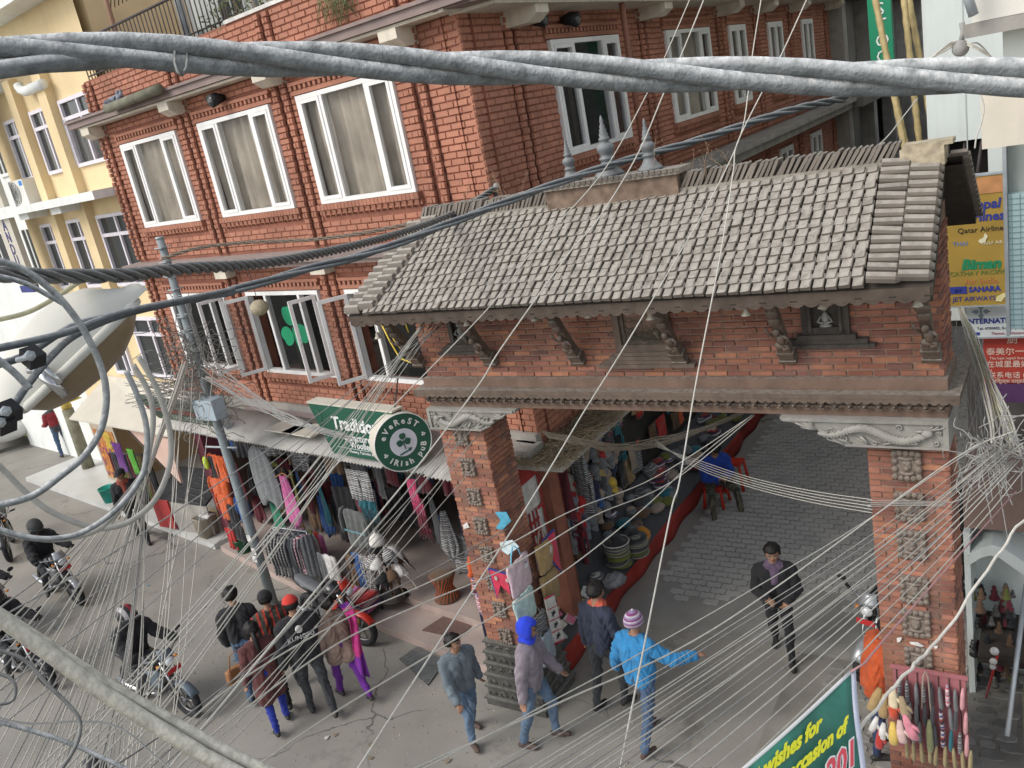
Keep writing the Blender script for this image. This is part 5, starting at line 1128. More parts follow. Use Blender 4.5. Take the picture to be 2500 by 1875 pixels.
for k in range(20):
    a = k * .314; m.tube([(.212 * math.cos(a), .212 * math.sin(a), .03), (.125 * math.cos(a + .5), .125 * math.sin(a + .5), .22), (.212 * math.cos(a + 1), .212 * math.sin(a + 1), .44)], .006, 4)
m.build('weave', C_ORANGE, ws)
dm = [G(976, 1610), G(1018, 1581), G(1088, 1615), G(1046, 1674)]
def lerp4(u, v): return dm[0].lerp(dm[1], v).lerp(dm[3].lerp(dm[2], v), u)
mt_ = thing('metal_grate_mat', 'grey woven metal mat lying on the road by the shop step', 'mat', (dm[0] + dm[2]) / 2); im = Matrix.Translation(-Vector(mt_.location))
slab = MB(im); slab.add([lerp4(*q) + Vector((0, 0, z)) for z in (.002, .012) for q in ((0, 0), (1, 0), (1, 1), (0, 1))], [(3, 2, 1, 0), (4, 5, 6, 7), (0, 1, 5, 4), (1, 2, 6, 5), (2, 3, 7, 6), (3, 0, 4, 7)]); slab.build('backing', M_BLACK, mt_)
m = MB(im)
for i in range(22):
    for j in range(13): m.cbox(lerp4((i + .5) / 22, (j + .3 + .4 * (i % 2)) / 13) + Vector((0, 0, .016)), (.035, .03, .012), Matrix.Rotation(.6, 3, 'Z'))
m.build('links', mat('mat_grey', (.16, .165, .16), .6, .2, 8), mt_, kind='stuff')
dp = [G(1030, 1540, .13), G(1092, 1500, .13), G(1160, 1520, .13), G(1120, 1560, .13)]
m = MB(); m.add([p + Vector((0, 0, z)) for z in (.003, .014) for p in dp], [(3, 2, 1, 0), (4, 5, 6, 7), (0, 1, 5, 4), (1, 2, 6, 5), (2, 3, 7, 6), (3, 0, 4, 7)]); m.build('door_mat', cloth('brown_mat', (.13, .07, .055)), label='brown door mat on the pink marble step', cat='door mat')
# ================================================================ stall along the lane behind the gate
M_REDCL = mat('red_cloth_skirt', (.30, .035, .025), .9, .15, 3, .3, 60, streak=.15)
sk_ = thing('stall_table', 'long low stall table with a red cloth skirt along the lane', 'stall', (-6.2, 12, 0)); isk = Matrix.Translation((6.2, -12, 0))
m = MB(isk); m.grid(lambda u, v: (-5.86 + .03 * math.sin(u * 60) * (1 - v) + .02 * math.sin(u * 23), 8.12 + u * 11.4, .01 + .36 * v), 160, 3, thick=.01); m.build('skirt', M_REDCL, sk_)
m = MB(isk); m.box(-6.05, -5.86, 8.1, 8.12, .01, .37); m.build('skirt_end', M_REDCL, sk_)
m = MB(isk); m.add([(-5.85, 8.12, .37), (-5.85, 19.5, .37), (-6.62, 19.5, .8), (-6.62, 8.12, .8), (-5.85, 8.12, .34), (-5.85, 19.5, .34), (-6.62, 19.5, .3), (-6.62, 8.12, .3)], [(0, 1, 2, 3), (4, 7, 6, 5), (0, 3, 7, 4), (1, 5, 6, 2)]); m.build('sloping_top', C_DGREY, sk_)
def top_z(x): return .375 + (-5.85 - x) * .558
slopeR = Matrix.Rotation(math.atan(.558), 4, 'Y')
MB().box(-6.72, -6.66, 8.1, 20, .0, 2.95).build('stall_back_panel', mat('dark_backboard', (.05, .045, .04), .9, .2, 3), label='dark back panel of the lane stall carrying rows of caps', cat='panel')
def cap(mt, M_, label, group):
    m = MB(); m.lathe([(.095, 0), (.098, .03), (.088, .07), (.06, .10), (.02, .115), (.004, .118)], 14); m.ball((0, 0, .118), .009, 6, 4)
    m.grid(lambda u, v: ((u - .5) * .19 * (1 - .25 * v * v), -.085 - .10 * v * math.sin(math.pi * (.12 + .76 * u)), .012 - .02 * v + .02 * math.sin(math.pi * u)), 8, 4, thick=.006)
    return m.build('baseball_cap', mt, label=label, cat='cap', group=group, M=M_)
capm = [C_DGREY, C_BLK, C_GREY, C_NAVY, C_BROWN, C_TAN, C_GREY, cloth('slate', (.16, .19, .23)), cloth('putty', (.36, .33, .28)), C_GREY, C_BLUE, C_RED]
R7 = random.Random(11)
def hung(p): return Matrix.Translation(p) @ Matrix.Rotation(rad(90), 4, 'Z') @ Matrix.Rotation(rad(R7.uniform(48, 78)), 4, 'X') @ Matrix.Rotation(R7.uniform(-.2, .2), 4, 'Z') @ Matrix.Scale(1.12, 4)
XW = -6.52
for (x, y, mt, lb) in ((1386, 1186, C_RED, 'bright red cap hung among the dark caps'), (1362, 1202, C_BLUE, 'blue cap hung left of the red one'), (1391, 1222, cloth('denim', (.22, .26, .3)), 'pale denim cap hung under the red one'), (1338, 1187, cloth('stone', (.38, .36, .34)), 'light grey cap at the left end of the cap rows'), (1461, 1158, cloth('khaki', (.36, .27, .11)), 'khaki cap high in the cap rows'), (1488, 1181, C_YELL, 'yellow cap high in the cap rows'), (1438, 1108, C_GREY, 'pale grey cap in the topmost row'), (1475, 1112, cloth('warm_grey', (.24, .23, .22)), 'warm grey cap right end of the topmost row'), (1457, 1205, C_TAN, 'cream cap on the hanging string'), (1400, 1262, C_RED, 'red cap low in the hanging string'), (1414, 1285, C_RED, 'lowest red cap of the hanging string')):
    cap(mt, hung(PX(x, y, XW)), lb, None)
for y0 in range(11):
    for z0 in range(6):
        p = Vector((XW + R7.uniform(-.03, .03), 9.15 + y0 * .24 + (.12 if z0 % 2 else 0), 1.02 + z0 * .235))
        mt_c = R7.choice(capm)
        if R7.random() < .9: cap(mt_c, hung(p), '%s cap hung in the rows of caps on the lane stall' % cname(mt_c), '%s caps in rows on the lane stall' % cname(mt_c))
C_JUT = cloth('jute_dim', (.34, .24, .12))
# bags, shirts and books hung further along the lane
for i in range(96):
    y_ = 11.6 + (i % 48) * .165 + R7.uniform(-.05, .05); w_ = R7.uniform(.2, .34)
    mt_c = R7.choice([C_BROWN, C_GREY, C_MAROON, C_TAN, C_OLIVE, C_GRSTR, C_ORANGE, C_BLK, C_JUT, C_MULTI, C_RED, C_TEAL])
    garment('dim %s cloth bag hung along the far part of the lane stall' % cname(mt_c), Vector((-6.5 + R7.uniform(-.06, .06), y_, R7.choice([2.7, 2.3, 1.9, 1.5]) + R7.uniform(-.1, .1))), w_, R7.uniform(.3, .5), mt_c, 'scarf', yaw=rad(90) + R7.uniform(-.3, .3), cat='bag', seed=i, group='%s bags hung along the lane stall' % cname(mt_c), name='cloth_bag')
# goods on the sloping top
def hatbrim(mt, M_, lb, gp):
    m = MB(); m.lathe([(.19, .0), (.195, .012), (.1, .03), (.095, .06), (.085, .11), (.05, .125), (.004, .118)], 16); return m.build('brimmed_hat', mt, label=lb, cat='hat', group=gp, M=M_)
C_RAFF = cloth('raffia', (.2, .19, .14), stripes=('Z', .03, [(.25, .24, .18), (.1, .1, .09)])); C_FELT = cloth('felt', (.03, .03, .03))
for s_, (x, y, n_) in enumerate(((1512, 1372, 9), (1556, 1348, 7), (1543, 1290, 4))):
    b = G(x, y, .5); b.z = .48
    for k in range(n_): hatbrim(C_FELT if k == n_ - 1 else R7.choice([C_RAFF, C_RAFF, C_DGREY, C_OLIVE]), Matrix.Translation(b + Vector((R7.uniform(-.02, .02), R7.uniform(-.02, .02), .045 * k))) @ Matrix.Rotation(R7.uniform(-.1, .1), 4, 'X'), 'brimmed hat in a stack at the edge of the lane stall', 'stacked brimmed hats on the lane stall')
m = MB(); m.tube([(.205 * math.cos(k * .35), .205 * math.sin(k * .35), .018) for k in range(19)], .008, 5); b = G(1512, 1372, .5); m.build('white_hat_trim', C_WHITE, label='white trim round the top black hat of the stack', cat='hat band', M=Matrix.Translation((b.x, b.y, .48 + .045 * 8)))
bookm = [cloth('bk%d' % i, c) for i, c in enumerate(((.3, .32, .36), (.45, .3, .3), (.32, .28, .1), (.4, .42, .4), (.12, .14, .2), (.4, .12, .2), (.28, .24, .18), (.45, .42, .35)))]
for i in range(46):
    x = -5.95 - R7.random() * .6; y_ = 8.25 + R7.random() * 1.25
    m = MB(); w_, h_ = R7.uniform(.1, .17), R7.uniform(.14, .22); m.box(-w_ / 2, w_ / 2, -h_ / 2, h_ / 2, 0, R7.uniform(.012, .035)); m.build('booklet', R7.choice(bookm), label='small booklet or print laid out at the near end of the lane stall', cat='booklet', group='booklets laid out on the lane stall', M=Matrix.Translation((x, y_, top_z(x) + .01 + .02 * R7.random())) @ slopeR @ Matrix.Rotation(R7.uniform(-.5, .5), 4, 'Z'))
for i in range(80):
    x = -5.97 - R7.random() * .55; y_ = 9.6 + R7.random() * 7.5
    m = MB(); s_ = R7.uniform(.08, .16); m.ball((0, 0, s_ * .4), (s_, s_ * 1.3, s_ * .55), 9, 6); 
    for k in range(len(m.v)): v = Vector(m.v[k]); m.v[k] = (v * (1 + .25 * noise.noise(v * 14 + Vector((i, 0, 0)))))[:]
    mt_c = R7.choice([C_GRSTR, C_KNIT, C_GREY, C_DGREY, C_OLIVE, C_BROWN, C_MULTI, C_MAROON, C_TAN, C_TEAL])
    m.build('folded_knitwear', mt_c, label='folded %s knitwear heaped on the lane stall' % cname(mt_c), cat='knitwear', group='%s knitwear heaped on the lane stall' % cname(mt_c), M=Matrix.Translation((x, y_, top_z(x) + .02)))
m = MB(); m.ball((0, 0, .1), (.13, .16, .14), 10, 7)
for k in range(len(m.v)): v = Vector(m.v[k]); m.v[k] = (v * (1 + .35 * noise.noise(v * 11)))[:]
b = G(1567, 1305, .55); m.build('orange_bag', cloth('amber', (.5, .2, .02)), label='crumpled orange plastic bag at the stall edge by the hats', cat='bag', M=Matrix.Translation((b.x, b.y, .42)))
m = MB(); m.ball((0, 0, .08), (.16, .2, .1), 10, 7)
for k in range(len(m.v)): v = Vector(m.v[k]); m.v[k] = (v * (1 + .4 * noise.noise(v * 13)))[:]
b = G(1500, 1420, .5); m.build('wrapped_parcel', mat('clear_plastic_wrap', (.2, .2, .21), .2, .3, 20, .6, 30, spec=.7), label='dark goods in shiny plastic wrap on the lane stall', cat='parcel', M=Matrix.Translation((b.x, b.y, .44)))
# concrete awning slab with straw
aw = thing('awning_slab', 'concrete awning slab littered with straw over the lane stall', 'awning', (-6.0, 9.5, 3.0)); ia = Matrix.Translation((6.0, -9.5, -3.0))
MB(ia).box(-6.75, -5.44, 8.42, 11.4, 2.96, 3.06).build('slab', M_CONC, aw)
m = MB(ia)
for k in range(2600):
    c = Vector((random.uniform(-6.4, -5.36), random.uniform(8.3, 10.6), 3.07 + abs(random.gauss(0, .035)))); d = Vector((random.gauss(0, 1), random.gauss(0, 1), random.gauss(0, .18))).normalized() * random.uniform(.05, .17); m.tube([c - d, c + d], .0036, 3, False)
m.build('straw', M_STRAW, aw, kind='stuff')
m = MB(ia); m.box(-6.3, -5.9, 8.46, 8.8, 3.06, 3.2); m.build('brick_lump', M_CONC, aw)
# white curtain with a red endless knot
bn = thing('knot_banner', 'white door curtain with a red endless knot next to the left gate pillar', 'curtain', (-6.15, 8.6, 1.6)); ibn = Matrix.Translation((6.15, -8.6, -1.6)) @ frame((-6.12, 8.34, 0), (0, 1, 0), (-1, 0, 0))
m = MB(ibn); m.grid(lambda u, v: (.03 + u * .46, .012 * math.sin(u * 14 + v), 1.45 + 1.5 * v), 14, 8, thick=.006); m.build('cloth', cloth('banner_white', (.6, .59, .56)), bn)
m = MB(ibn); m.box(-.03, .52, -.02, -.012, 2.72, 2.96); m.box(-.03, .05, -.022, -.014, 1.45, 2.96); m.box(.47, .53, -.022, -.014, 1.45, 2.96)
for k in range(3): m.box(.1 + k * .09, .13 + k * .09, -.024, -.016, 1.75, 2.3); m.box(.08, .33, -.026, -.018, 1.8 + k * .16, 1.84 + k * .16)
m.box(.34, .47, -.024, -.016, 2.25, 2.3); m.build('red_pattern', cloth('banner_red', (.35, .03, .025)), bn)
# framed sign under the gate beam
fs_, LF = board('framed_notice', 'black notice board in a white frame hung under the gate opening', -6.45, -5.35, 2.72, 3.3, 14.2, mat('black_notice', (.025, .026, .028), .4, .1), .04, M_SWHITE)
for k in range(5): text_mesh('handmade felt and pashmina goods'[k:20 + k], .055, LF @ Matrix.Translation((-5.9, 14.19, 3.2 - .08 * k)), mat('dim_white_print', (.3, .3, .3), .6), 'lettering', fs_)
# ================================================================ things hung on the left gate pillar
PXI = -5.80
def bag(label, px, py, w, h, mt, plane='x', strap=None, yaw=0, off=0, txt=None):
    p = PX(px, py, PXI + off) if plane == 'x' else PY(px, py, GY0 - .05 - off)
    t = thing('shopping_bag', label, 'bag', p, rad(90) + yaw if plane == 'x' else yaw); m = MB()
    def fn(u, v): return ((u - .5) * w * (1 + .04 * math.sin(v * 5)), -.02 - .05 * math.sin(math.pi * u) * math.sin(math.pi * (.15 + .8 * v)) + .008 * math.sin(u * 17 + v * 9), -h * v)
    m.grid(fn, 12, 10, thick=.035); m.build('body', mt, t); m = MB()
    for s_ in (-1, 1): m.tube([(s_ * w * .28, -.03, -.02), (s_ * w * .2, -.035, h * .22), (s_ * w * .03, -.03, h * .42)], .012, 6, flat=.5)
    m.build('strap', strap or mt, t)
    if txt:
        m = MB(); m.lathe([(.001, 0), (.5, 0), (.5, .004), (.001, .004)], 24, Matrix.Translation((.03, -.078, -h * .32)) @ Matrix.Rotation(math.pi / 2, 4, 'X') @ Matrix.Diagonal((w * .62, h * .3, 1, 1))); m.build('oval_badge', mat('badge_blue', (.03, .12, .35), .5), t); text_mesh(txt, .085, Matrix.Translation((.03, -.09, -h * .32)), M_SWHITE, 'lettering', t, bold=.003)
    return t
C_JUTE = cloth('jute', (.34, .23, .10)); C_BAGP = cloth('bag_pink', (.55, .42, .44), streak=0); C_BAGA = cloth('bag_aqua', (.42, .55, .52))
bag('pink and white lettered shopping bag hung on the left gate pillar', 1254, 1365, .42, .42, C_BAGP, 'x', cloth('strap_blue', (.15, .4, .55)), 0, .10, 'Family'); bag('pale aqua bag hung below the pink lettered one', 1268, 1448, .4, .38, C_BAGA, 'x', None, 0, .09); bag('upper jute bag hung on the left gate pillar', 1318, 1320, .36, .4, C_JUTE, 'x', C_TAN, 0, .06); bag('lower jute bag hung on the left gate pillar', 1330, 1395, .36, .42, cloth('jute2', (.30, .2, .085)), 'x', C_TAN, 0, .05); bag('small striped cloth bag under the aqua one', 1305, 1500, .3, .26, C_GRSTR, 'x', None, 0, .08); bag('clear plastic bag of clothes hung low on the pillar', 1322, 1545, .3, .4, mat('pale_plastic', (.36, .42, .46), .35, .15, 8, .5, 30), 'x', None, 0, .12)
M_FLAGR = cloth('flag_red', (.52, .03, .07)); M_FLAGB = cloth('flag_blue', (.02, .03, .2))
def pennant(label, pts, off, n_):
    p0 = sum((Vector(q) for q in pts), Vector()) / len(pts); t = thing('pennant_flag', label, 'flag', p0); k = len(pts)
    def tri(sc, d, mt, nm):
        m = MB(); q = [Vector(a) - p0 for a in pts]; vs = [a * sc + n_ * d + n_ * (.02 * math.sin(i * 2.1)) for i, a in enumerate(q)]; m.add(vs + [v - n_ * .006 for v in vs], [tuple(range(k)), tuple(range(2 * k - 1, k - 1, -1))] + [(i, k + i, k + (i + 1) % k, (i + 1) % k) for i in range(k)]); m.build(nm, mt, t)
    tri(1.0, 0, M_FLAGB, 'border'); tri(.86, .008, M_FLAGR, 'field'); return t, p0
t, p0 = pennant('double-pointed red flag with blue border on the pillar front', [PY(x, y, GY0 - .05) for x, y in ((1190, 1385), (1243, 1398), (1250, 1460), (1222, 1428), (1216, 1462))], 0, Vector((0, -1, 0)))
for a, b in (((1211, 1412), .028), ((1238, 1418), .024)):
    m = MB(); q = PY(*a, GY0 - .07) - p0; m.ball(q, (b, .006, b * 1.2), 8, 6); m.build('emblem', cloth('emblem_grey', (.45, .35, .33)), t)
t, p0 = pennant('hanging red pennant with a white sun beside the bags', [PX(x, y, PXI + .12) for x, y in ((1322, 1322), (1348, 1290), (1357, 1292), (1372, 1400), (1350, 1378))], 0, Vector((1, 0, 0)))
m = MB(); q = PX(1343, 1345, PXI + .15) - p0; m.ball(q, (.006, .06, .06), 10, 6)
for k in range(10): a = k * .628; m.tube([q, q + Vector((0, .085 * math.cos(a), .085 * math.sin(a)))], [.014, .002], 4)
m.build('sun_emblem', C_WHITE, t)
sc_ = thing('paper_scroll', 'long white hanging scroll with four printed symbols and red edges', 'scroll', PX(1375, 1480, PXI + .2)); q0 = Vector(sc_.location); cs = [PX(x, y, PXI + .2) - q0 for x, y in ((1329, 1462), (1352, 1450), (1377, 1560), (1352, 1572))]
nx = Vector((.006, 0, 0)); m = MB(); m.add([c + nx for c in cs] + [c - nx for c in cs], [(0, 3, 2, 1), (4, 5, 6, 7), (0, 1, 5, 4), (1, 2, 6, 5), (2, 3, 7, 6), (3, 0, 4, 7)]); m.build('paper', cloth('paper', (.65, .62, .57)), sc_)
for k in range(5):
    a, b = cs[0].lerp(cs[3], k / 4), cs[1].lerp(cs[2], k / 4); MB().tube([a + nx * 1.5, b + nx * 1.5], .012 if k in (0, 4) else .006, 5).build('red_edge', M_FLAGR, sc_)
    if k < 4:
        c = cs[0].lerp(cs[3], (k + .5) / 4).lerp(cs[1].lerp(cs[2], (k + .5) / 4), .5); m = MB()
        for j in range(9): a_ = j * .7; m.tube([c + nx * 1.6 + Vector((0, .02 * math.cos(a_), .02 * math.sin(a_))), c + nx * 1.6 + Vector((0, .05 * math.cos(a_ * 1.7), .045 * math.sin(a_ * 1.7)))], .006, 4)
        if k: m.build('printed_symbol', M_BLACK, sc_)
for i, (pp, lb) in enumerate((([(1208, 1250), (1236, 1250), (1248, 1272), (1226, 1294), (1210, 1290), (1222, 1270)], 'torn blue poster scrap on the corner of the left gate pillar'), ([(1220, 1325), (1250, 1318), (1268, 1335), (1240, 1355), (1225, 1345)], 'torn white and blue poster scrap beside the bag straps'), ([(1130, 1282), (1140, 1275), (1146, 1288), (1132, 1292)], 'small white paper scrap on the left gate pillar'))):
    m = MB(); vs = [PY(x, y, GY0 - .016) for x, y in pp]; k = len(vs); m.add(vs + [v + Vector((0, .004, 0)) for v in vs], [tuple(range(k)), tuple(range(2 * k - 1, k - 1, -1))]); m.build('poster_scrap', [mat('scrap_blue', (.08, .32, .45), .7, .3, 14), mat('scrap_pale', (.5, .6, .62), .7, .2, 14), C_WHITE][i], label=lb, cat='poster')
for i, pp in enumerate(([(2189, 1558), (2202, 1556), (2200, 1562), (2196, 1568), (2190, 1568)], [(2220, 1567), (2240, 1568), (2256, 1577), (2250, 1580), (2224, 1573)], [(2279, 1577), (2290, 1577), (2288, 1583), (2282, 1584)])):
    m = MB(); vs = [PY(x, y, GY0 - .016) for x, y in pp]; k = len(vs); m.add(vs + [v + Vector((0, .004, 0)) for v in vs], [tuple(range(k)), tuple(range(2 * k - 1, k - 1, -1))]); m.build('paper_scrap', C_WHITE, label='torn white paper scrap stuck to the right gate pillar', cat='paper', group='paper scraps on the right gate pillar')
# ================================================================ right pillar display of slippers and mittens
rd = thing('slipper_board', 'dark pink board hung with knitted slippers and mittens on the right gate pillar', 'display board', (-1.2, 7.38, .5)); ird = Matrix.Translation((1.2, -7.38, -.5))
M_PBOARD = mat('dusty_pink_board', (.33, .12, .13), .8, .15, 5)
MB(ird).box(-1.52, -.9, 7.40, 7.43, .75, 1.68).build('panel', M_PBOARD, rd); m = MB(ird); m.box(-1.54, -.88, 7.385, 7.4, 1.66, 1.7); m.build('top_rail', M_PBOARD, rd)
for k in range(7): MB(ird).box(-1.49 + k * .09, -1.484 + k * .09, 7.388, 7.399, .8, 1.66).build('slat_joint', M_DARKWOOD, rd)
def slipper(mt, M_, nm='slipper'):
    m = MB(); m.tube([(0, 0, 0), (0, -.01, -.06), (0, -.014, -.14), (0, -.01, -.2), (0, 0, -.24)], [.016, .03, .033, .034, .018], 8, flat=.6); return m.build(nm, mt, rd, M=M_)
smats = [C_GRSTR, C_GREY, C_TEAL, C_DGREY, C_PSTR, C_KNIT, C_GRSTR, C_MULTI, C_DGREY]
for row, z in enumerate((1.58, 1.36, 1.12, .93)):
    for k in range(9):
        mt = (cloth('tan_bamboo', (.29, .23, .12)) if row == 3 else (cloth('rose_knit', (.55, .27, .28)) if k == 8 else R7.choice(smats)))
        slipper(mt, ird @ Matrix.Translation((-1.46 + k * .068 + R7.uniform(-.01, .01) + .012 * row, 7.36 - .012 * row, z + R7.uniform(-.03, .02))) @ Matrix.Rotation(R7.uniform(-.08, .08), 4, 'Y'))
ro = MB(ird); ro.tube([(-1.27, 7.33, 1.3), (-1.24, 7.32, 1.68), (-1.22, 7.32, 1.74), (-1.2, 7.32, 1.68), (-1.19, 7.33, 1.15)], .009, 5); ro.build('rope_loop', C_TAN, rd); slipper(cloth('moss_knit', (.24, .25, .12)), ird @ Matrix.Translation((-1.21, 7.31, 1.2)) @ Matrix.Scale(1.5, 4), 'knitted_pouch')
gl = thing('mitten_bunch', 'bunch of tan, pink and yellow mittens hung left of the slipper board', 'mittens', PY(2170, 1690, 7.25)); il = Matrix.Translation(-Vector(gl.location))
for k, (x, y, mt, s_, a) in enumerate(((2148, 1680, C_JUTE, 1.5, .35), (2160, 1695, C_JUTE, 1.4, .1), (2180, 1678, cloth('cream_mitt', (.6, .5, .33)), 1.4, 0), (2178, 1700, cloth('flame_mitt', (.5, .07, .03)), 1.3, -.05), (2200, 1700, cloth('tan_mitt', (.33, .25, .15)), 1.3, -.2), (2142, 1750, C_WHITE, 1.0, .35), (2158, 1765, C_WHITE, 1.2, .15), (2150, 1780, C_RED, 1.2, .1), (2180, 1762, cloth('lemon_mitt', (.6, .42, .1)), 1.35, 0), (2196, 1758, cloth('blush_mitt', (.6, .42, .38)), 1.3, -.1), (2208, 1745, cloth('rose_mitt', (.6, .22, .27)), 1.4, -.35))):
    m = MB(); m.tube([(0, 0, 0), (0, -.02, -.06), (0, -.03, -.14), (0, -.02, -.2), (0, 0, -.23)], [.018, .032, .038, .036, .015], 8, flat=.6); m.tube([(.02, -.02, -.08), (.05, -.025, -.11), (.055, -.02, -.15)], [.014, .014, .008], 6); m.build('mitten', mt, gl, M=il @ Matrix.Translation(PY(x, y, 7.2 - .01 * k)) @ Matrix.Rotation(a, 4, 'Y') @ Matrix.Scale(s_ * .85, 4))
bk = thing('slipper_basket', 'low basket of bright felt slippers below the slipper board', 'basket', (-1.3, 7.15, .2)); ibk = Matrix.Translation((1.3, -7.15, -.2))
m = MB(ibk); m.lathe([(.26, .2), (.36, .42), (.38, .46), (.34, .45), (.25, .23)], 18, Matrix.Translation((-1.3, 7.15, 0)) @ Matrix.Diagonal((1, .75, 1, 1))); m.build('rim', C_JUTE, bk)
for k, mt in enumerate((C_TEAL, cloth('flame', (.55, .25, .1)), C_JUTE, cloth('mint', (.25, .5, .4)), cloth('taupe', (.25, .2, .16)), cloth('ochre', (.4, .3, .08)), C_TEAL)):
    m = MB(); m.tube([(0, 0, 0), (0, .05, .03), (0, .16, .04), (0, .22, .0)], [.03, .05, .045, .02], 8, flat=.7); m.build('felt_slipper', mt, bk, M=ibk @ Matrix.Translation((-1.56 + k * .088, 7.0 + .03 * (k % 2), .44)) @ Matrix.Rotation(R7.uniform(-.3, .3), 4, 'Z') @ Matrix.Rotation(.4, 4, 'X'))
# ================================================================ souvenir alcove with a white arch on the right
sa = thing('arched_alcove', 'white tiled alcove with a rounded arch crowded with small statues', 'alcove', (-.7, 9.7, 0)); isa = Matrix.Translation((.7, -9.7, 0))
M_ALC = mat('brown_render', (.20, .135, .11), .9, .15, 2, .2, streak=.2)
arch = [(-1.03, 2.02), (-1.03, 2.1), (-.93, 2.22), (-.8, 2.27), (-.66, 2.22), (-.3, 1.9), (-.3, 1.78), (-.66, 2.07), (-.8, 2.12), (-.9, 2.09)]
q = [PY(x, y, 9.3) for x, y in ((2362, 1358), (2395, 1338), (2420, 1330), (2445, 1336), (2500, 1372), (2540, 1398), (2540, 1430), (2500, 1405), (2440, 1362), (2418, 1356), (2395, 1362), (2362, 1382))]
m = MB(isa); m.add([p for p in q] + [p + Vector((0, .5, 0)) for p in q], [tuple(range(12)), tuple(range(23, 11, -1))] + [(i, 12 + i, 12 + (i + 1) % 12, (i + 1) % 12) for i in range(12)]); m.build('arch', M_WTILE, sa)
MB(isa).box(-1.08, .6, 9.9, 10.0, 0, 2.3).build('back_wall', M_WTILE, sa); MB(isa).box(-1.1, .6, 9.45, 10.3, 2.1, 2.72).build('upper_wall', M_ALC, sa); MB(isa).box(-1.1, -1.04, 9.35, 9.9, 0, 2.1).build('side_wall', M_WTILE, sa)
MB(isa).box(-.97, .4, 9.0, 10.2, .7, .78).build('shelf', M_DARKWOOD, sa); MB(isa).box(-.5, .4, 8.2, 8.6, .3, 1.0).build('sack', mat('olive_sack', (.1, .095, .06), .95, .2, 6), sa); MB(isa).tube([(-.62, 7.9, .7), (-.5, 9.1, 1.7)], .025, 6).build('rail', M_STEEL, sa)
for i in range(64):
    c = PY(random.uniform(2372, 2485), random.uniform(1430, 1680), 9.25 + random.random() * .6)
    s_ = random.uniform(.03, .06); m = MB(); m.lathe([(s_, 0), (s_ * .9, s_ * .5), (s_ * .5, s_), (s_ * .65, s_ * 1.6), (s_ * .35, s_ * 2.1), (s_ * .42, s_ * 2.5), (s_ * .1, s_ * 2.9)], 8)
    m.build('statuette', random.choice([M_BLACK, M_BLACK, C_BROWN, C_OLIVE, C_MAROON, M_PLINTH, MATS['dusty_brass'] if i % 6 == 0 else M_BLACK]), label='small dark statuette crowded in the arched alcove', cat='statuette', group='statuettes crowded in the arched alcove', M=Matrix.Translation(c))
m = MB(); m.tube([PY(2408, 1700, 9.0), PY(2435, 1600, 9.0)], .05, 6, flat=.3); m.build('red_banner_strip', C_RED, label='narrow red cloth strip among the statuettes', cat='cloth')
for i, (x, y) in enumerate(((2428, 1590), (2425, 1615), (2424, 1628))): MB().ball(PY(x, y, 8.95), .045 - .006 * i, 10, 7).build('white_bauble', C_WHITE, label='round white bauble above the red cloth strip', cat='bauble', group='white baubles by the red strip')
# ================================================================ shops under the yellow building
cs_ = thing('cream_awning', 'tilted cream sheet awning over the sunglasses stall', 'awning', fa(-11.5, -.5, 2.8)); ics = Matrix.Translation(-Vector(cs_.location)) @ FA
m = MB(ics); m.add([(-13.4, .28, 3.3), (-9.5, .28, 3.25), (-9.3, -.6, 2.55), (-13.2, -.9, 2.7), (-13.4, .28, 3.27), (-9.5, .28, 3.22), (-9.3, -.6, 2.52), (-13.2, -.9, 2.67)], [(0, 3, 2, 1), (4, 5, 6, 7), (2, 3, 7, 6), (0, 1, 5, 4), (1, 2, 6, 5), (3, 0, 4, 7)]); m.build('sheet', M_CREAMB, cs_)
m = MB(ics); m.add([(-11.2, -.55, 2.55), (-9.4, -.55, 2.45), (-9.35, -.62, 1.5), (-11.2, -.55, 2.53), (-9.4, -.5, 2.45), (-9.35, -.57, 1.5)], [(0, 2, 1), (3, 4, 5), (0, 1, 4, 3), (1, 2, 5, 4), (2, 0, 3, 5)]); m.build('side_sheet', mat('salmon_sheet', (.55, .38, .31), .7, .08), cs_)
MB(ics).tube([(-11.3, -.56, 2.56), (-9.35, -.63, 1.48)], .02, 6).build('edge_bar', M_DARKWOOD, cs_)
gr = thing('trouser_rack', 'rack of dark patterned trousers standing on the white marble terrace', 'clothes rack', fa(-12.6, -.15, .12)); m = MB(); m.tube([(-.75, 0, 0), (-.75, 0, 1.45)], .02, 6); m.tube([(.75, 0, 0), (.75, 0, 1.45)], .02, 6); m.tube([(-.75, 0, 1.45), (.75, 0, 1.45)], .02, 6); m.build('rail', M_IRON, gr)
for i in range(12): garment(None, Vector((-.68 + i * .124, -.02, 1.44)), .17, 1.25, [C_MAROON, C_DGREY, C_BLK, C_OLIVE, C_BROWN, C_BLK][i % 6], 'scarf', yaw=.25, seed=i, name='trousers', parent=gr, cat=None)
sgt = thing('sunglasses_table', 'dark table of sunglasses with a red cloth end under the cream awning', 'table', fa(-10.3, -.05, .12)); m = MB(); m.add([(-.9, -.35, .75), (.85, -.35, .7), (.85, .5, 1.1), (-.9, .5, 1.1), (-.9, -.35, .7), (.85, -.35, .65), (.85, .5, 1.05), (-.9, .5, 1.05)], [(0, 1, 2, 3), (7, 6, 5, 4), (0, 4, 5, 1), (1, 5, 6, 2), (3, 0, 4, 7)]); m.build('top', C_BLK, sgt); MB().box(-.92, -.35, -.4, -.36, .05, .72).build('red_end_cloth', C_RED, sgt); MB().box(-.3, .9, -.36, -.33, .02, .68).build('side_panel', M_CONC, sgt)
for x in (-.85, .8):
    for y in (-.3, .45): MB().tube([(x, y, 0), (x, y, .7 + (y + .3) * .45)], .02, 6).build('leg', M_IRON, sgt)
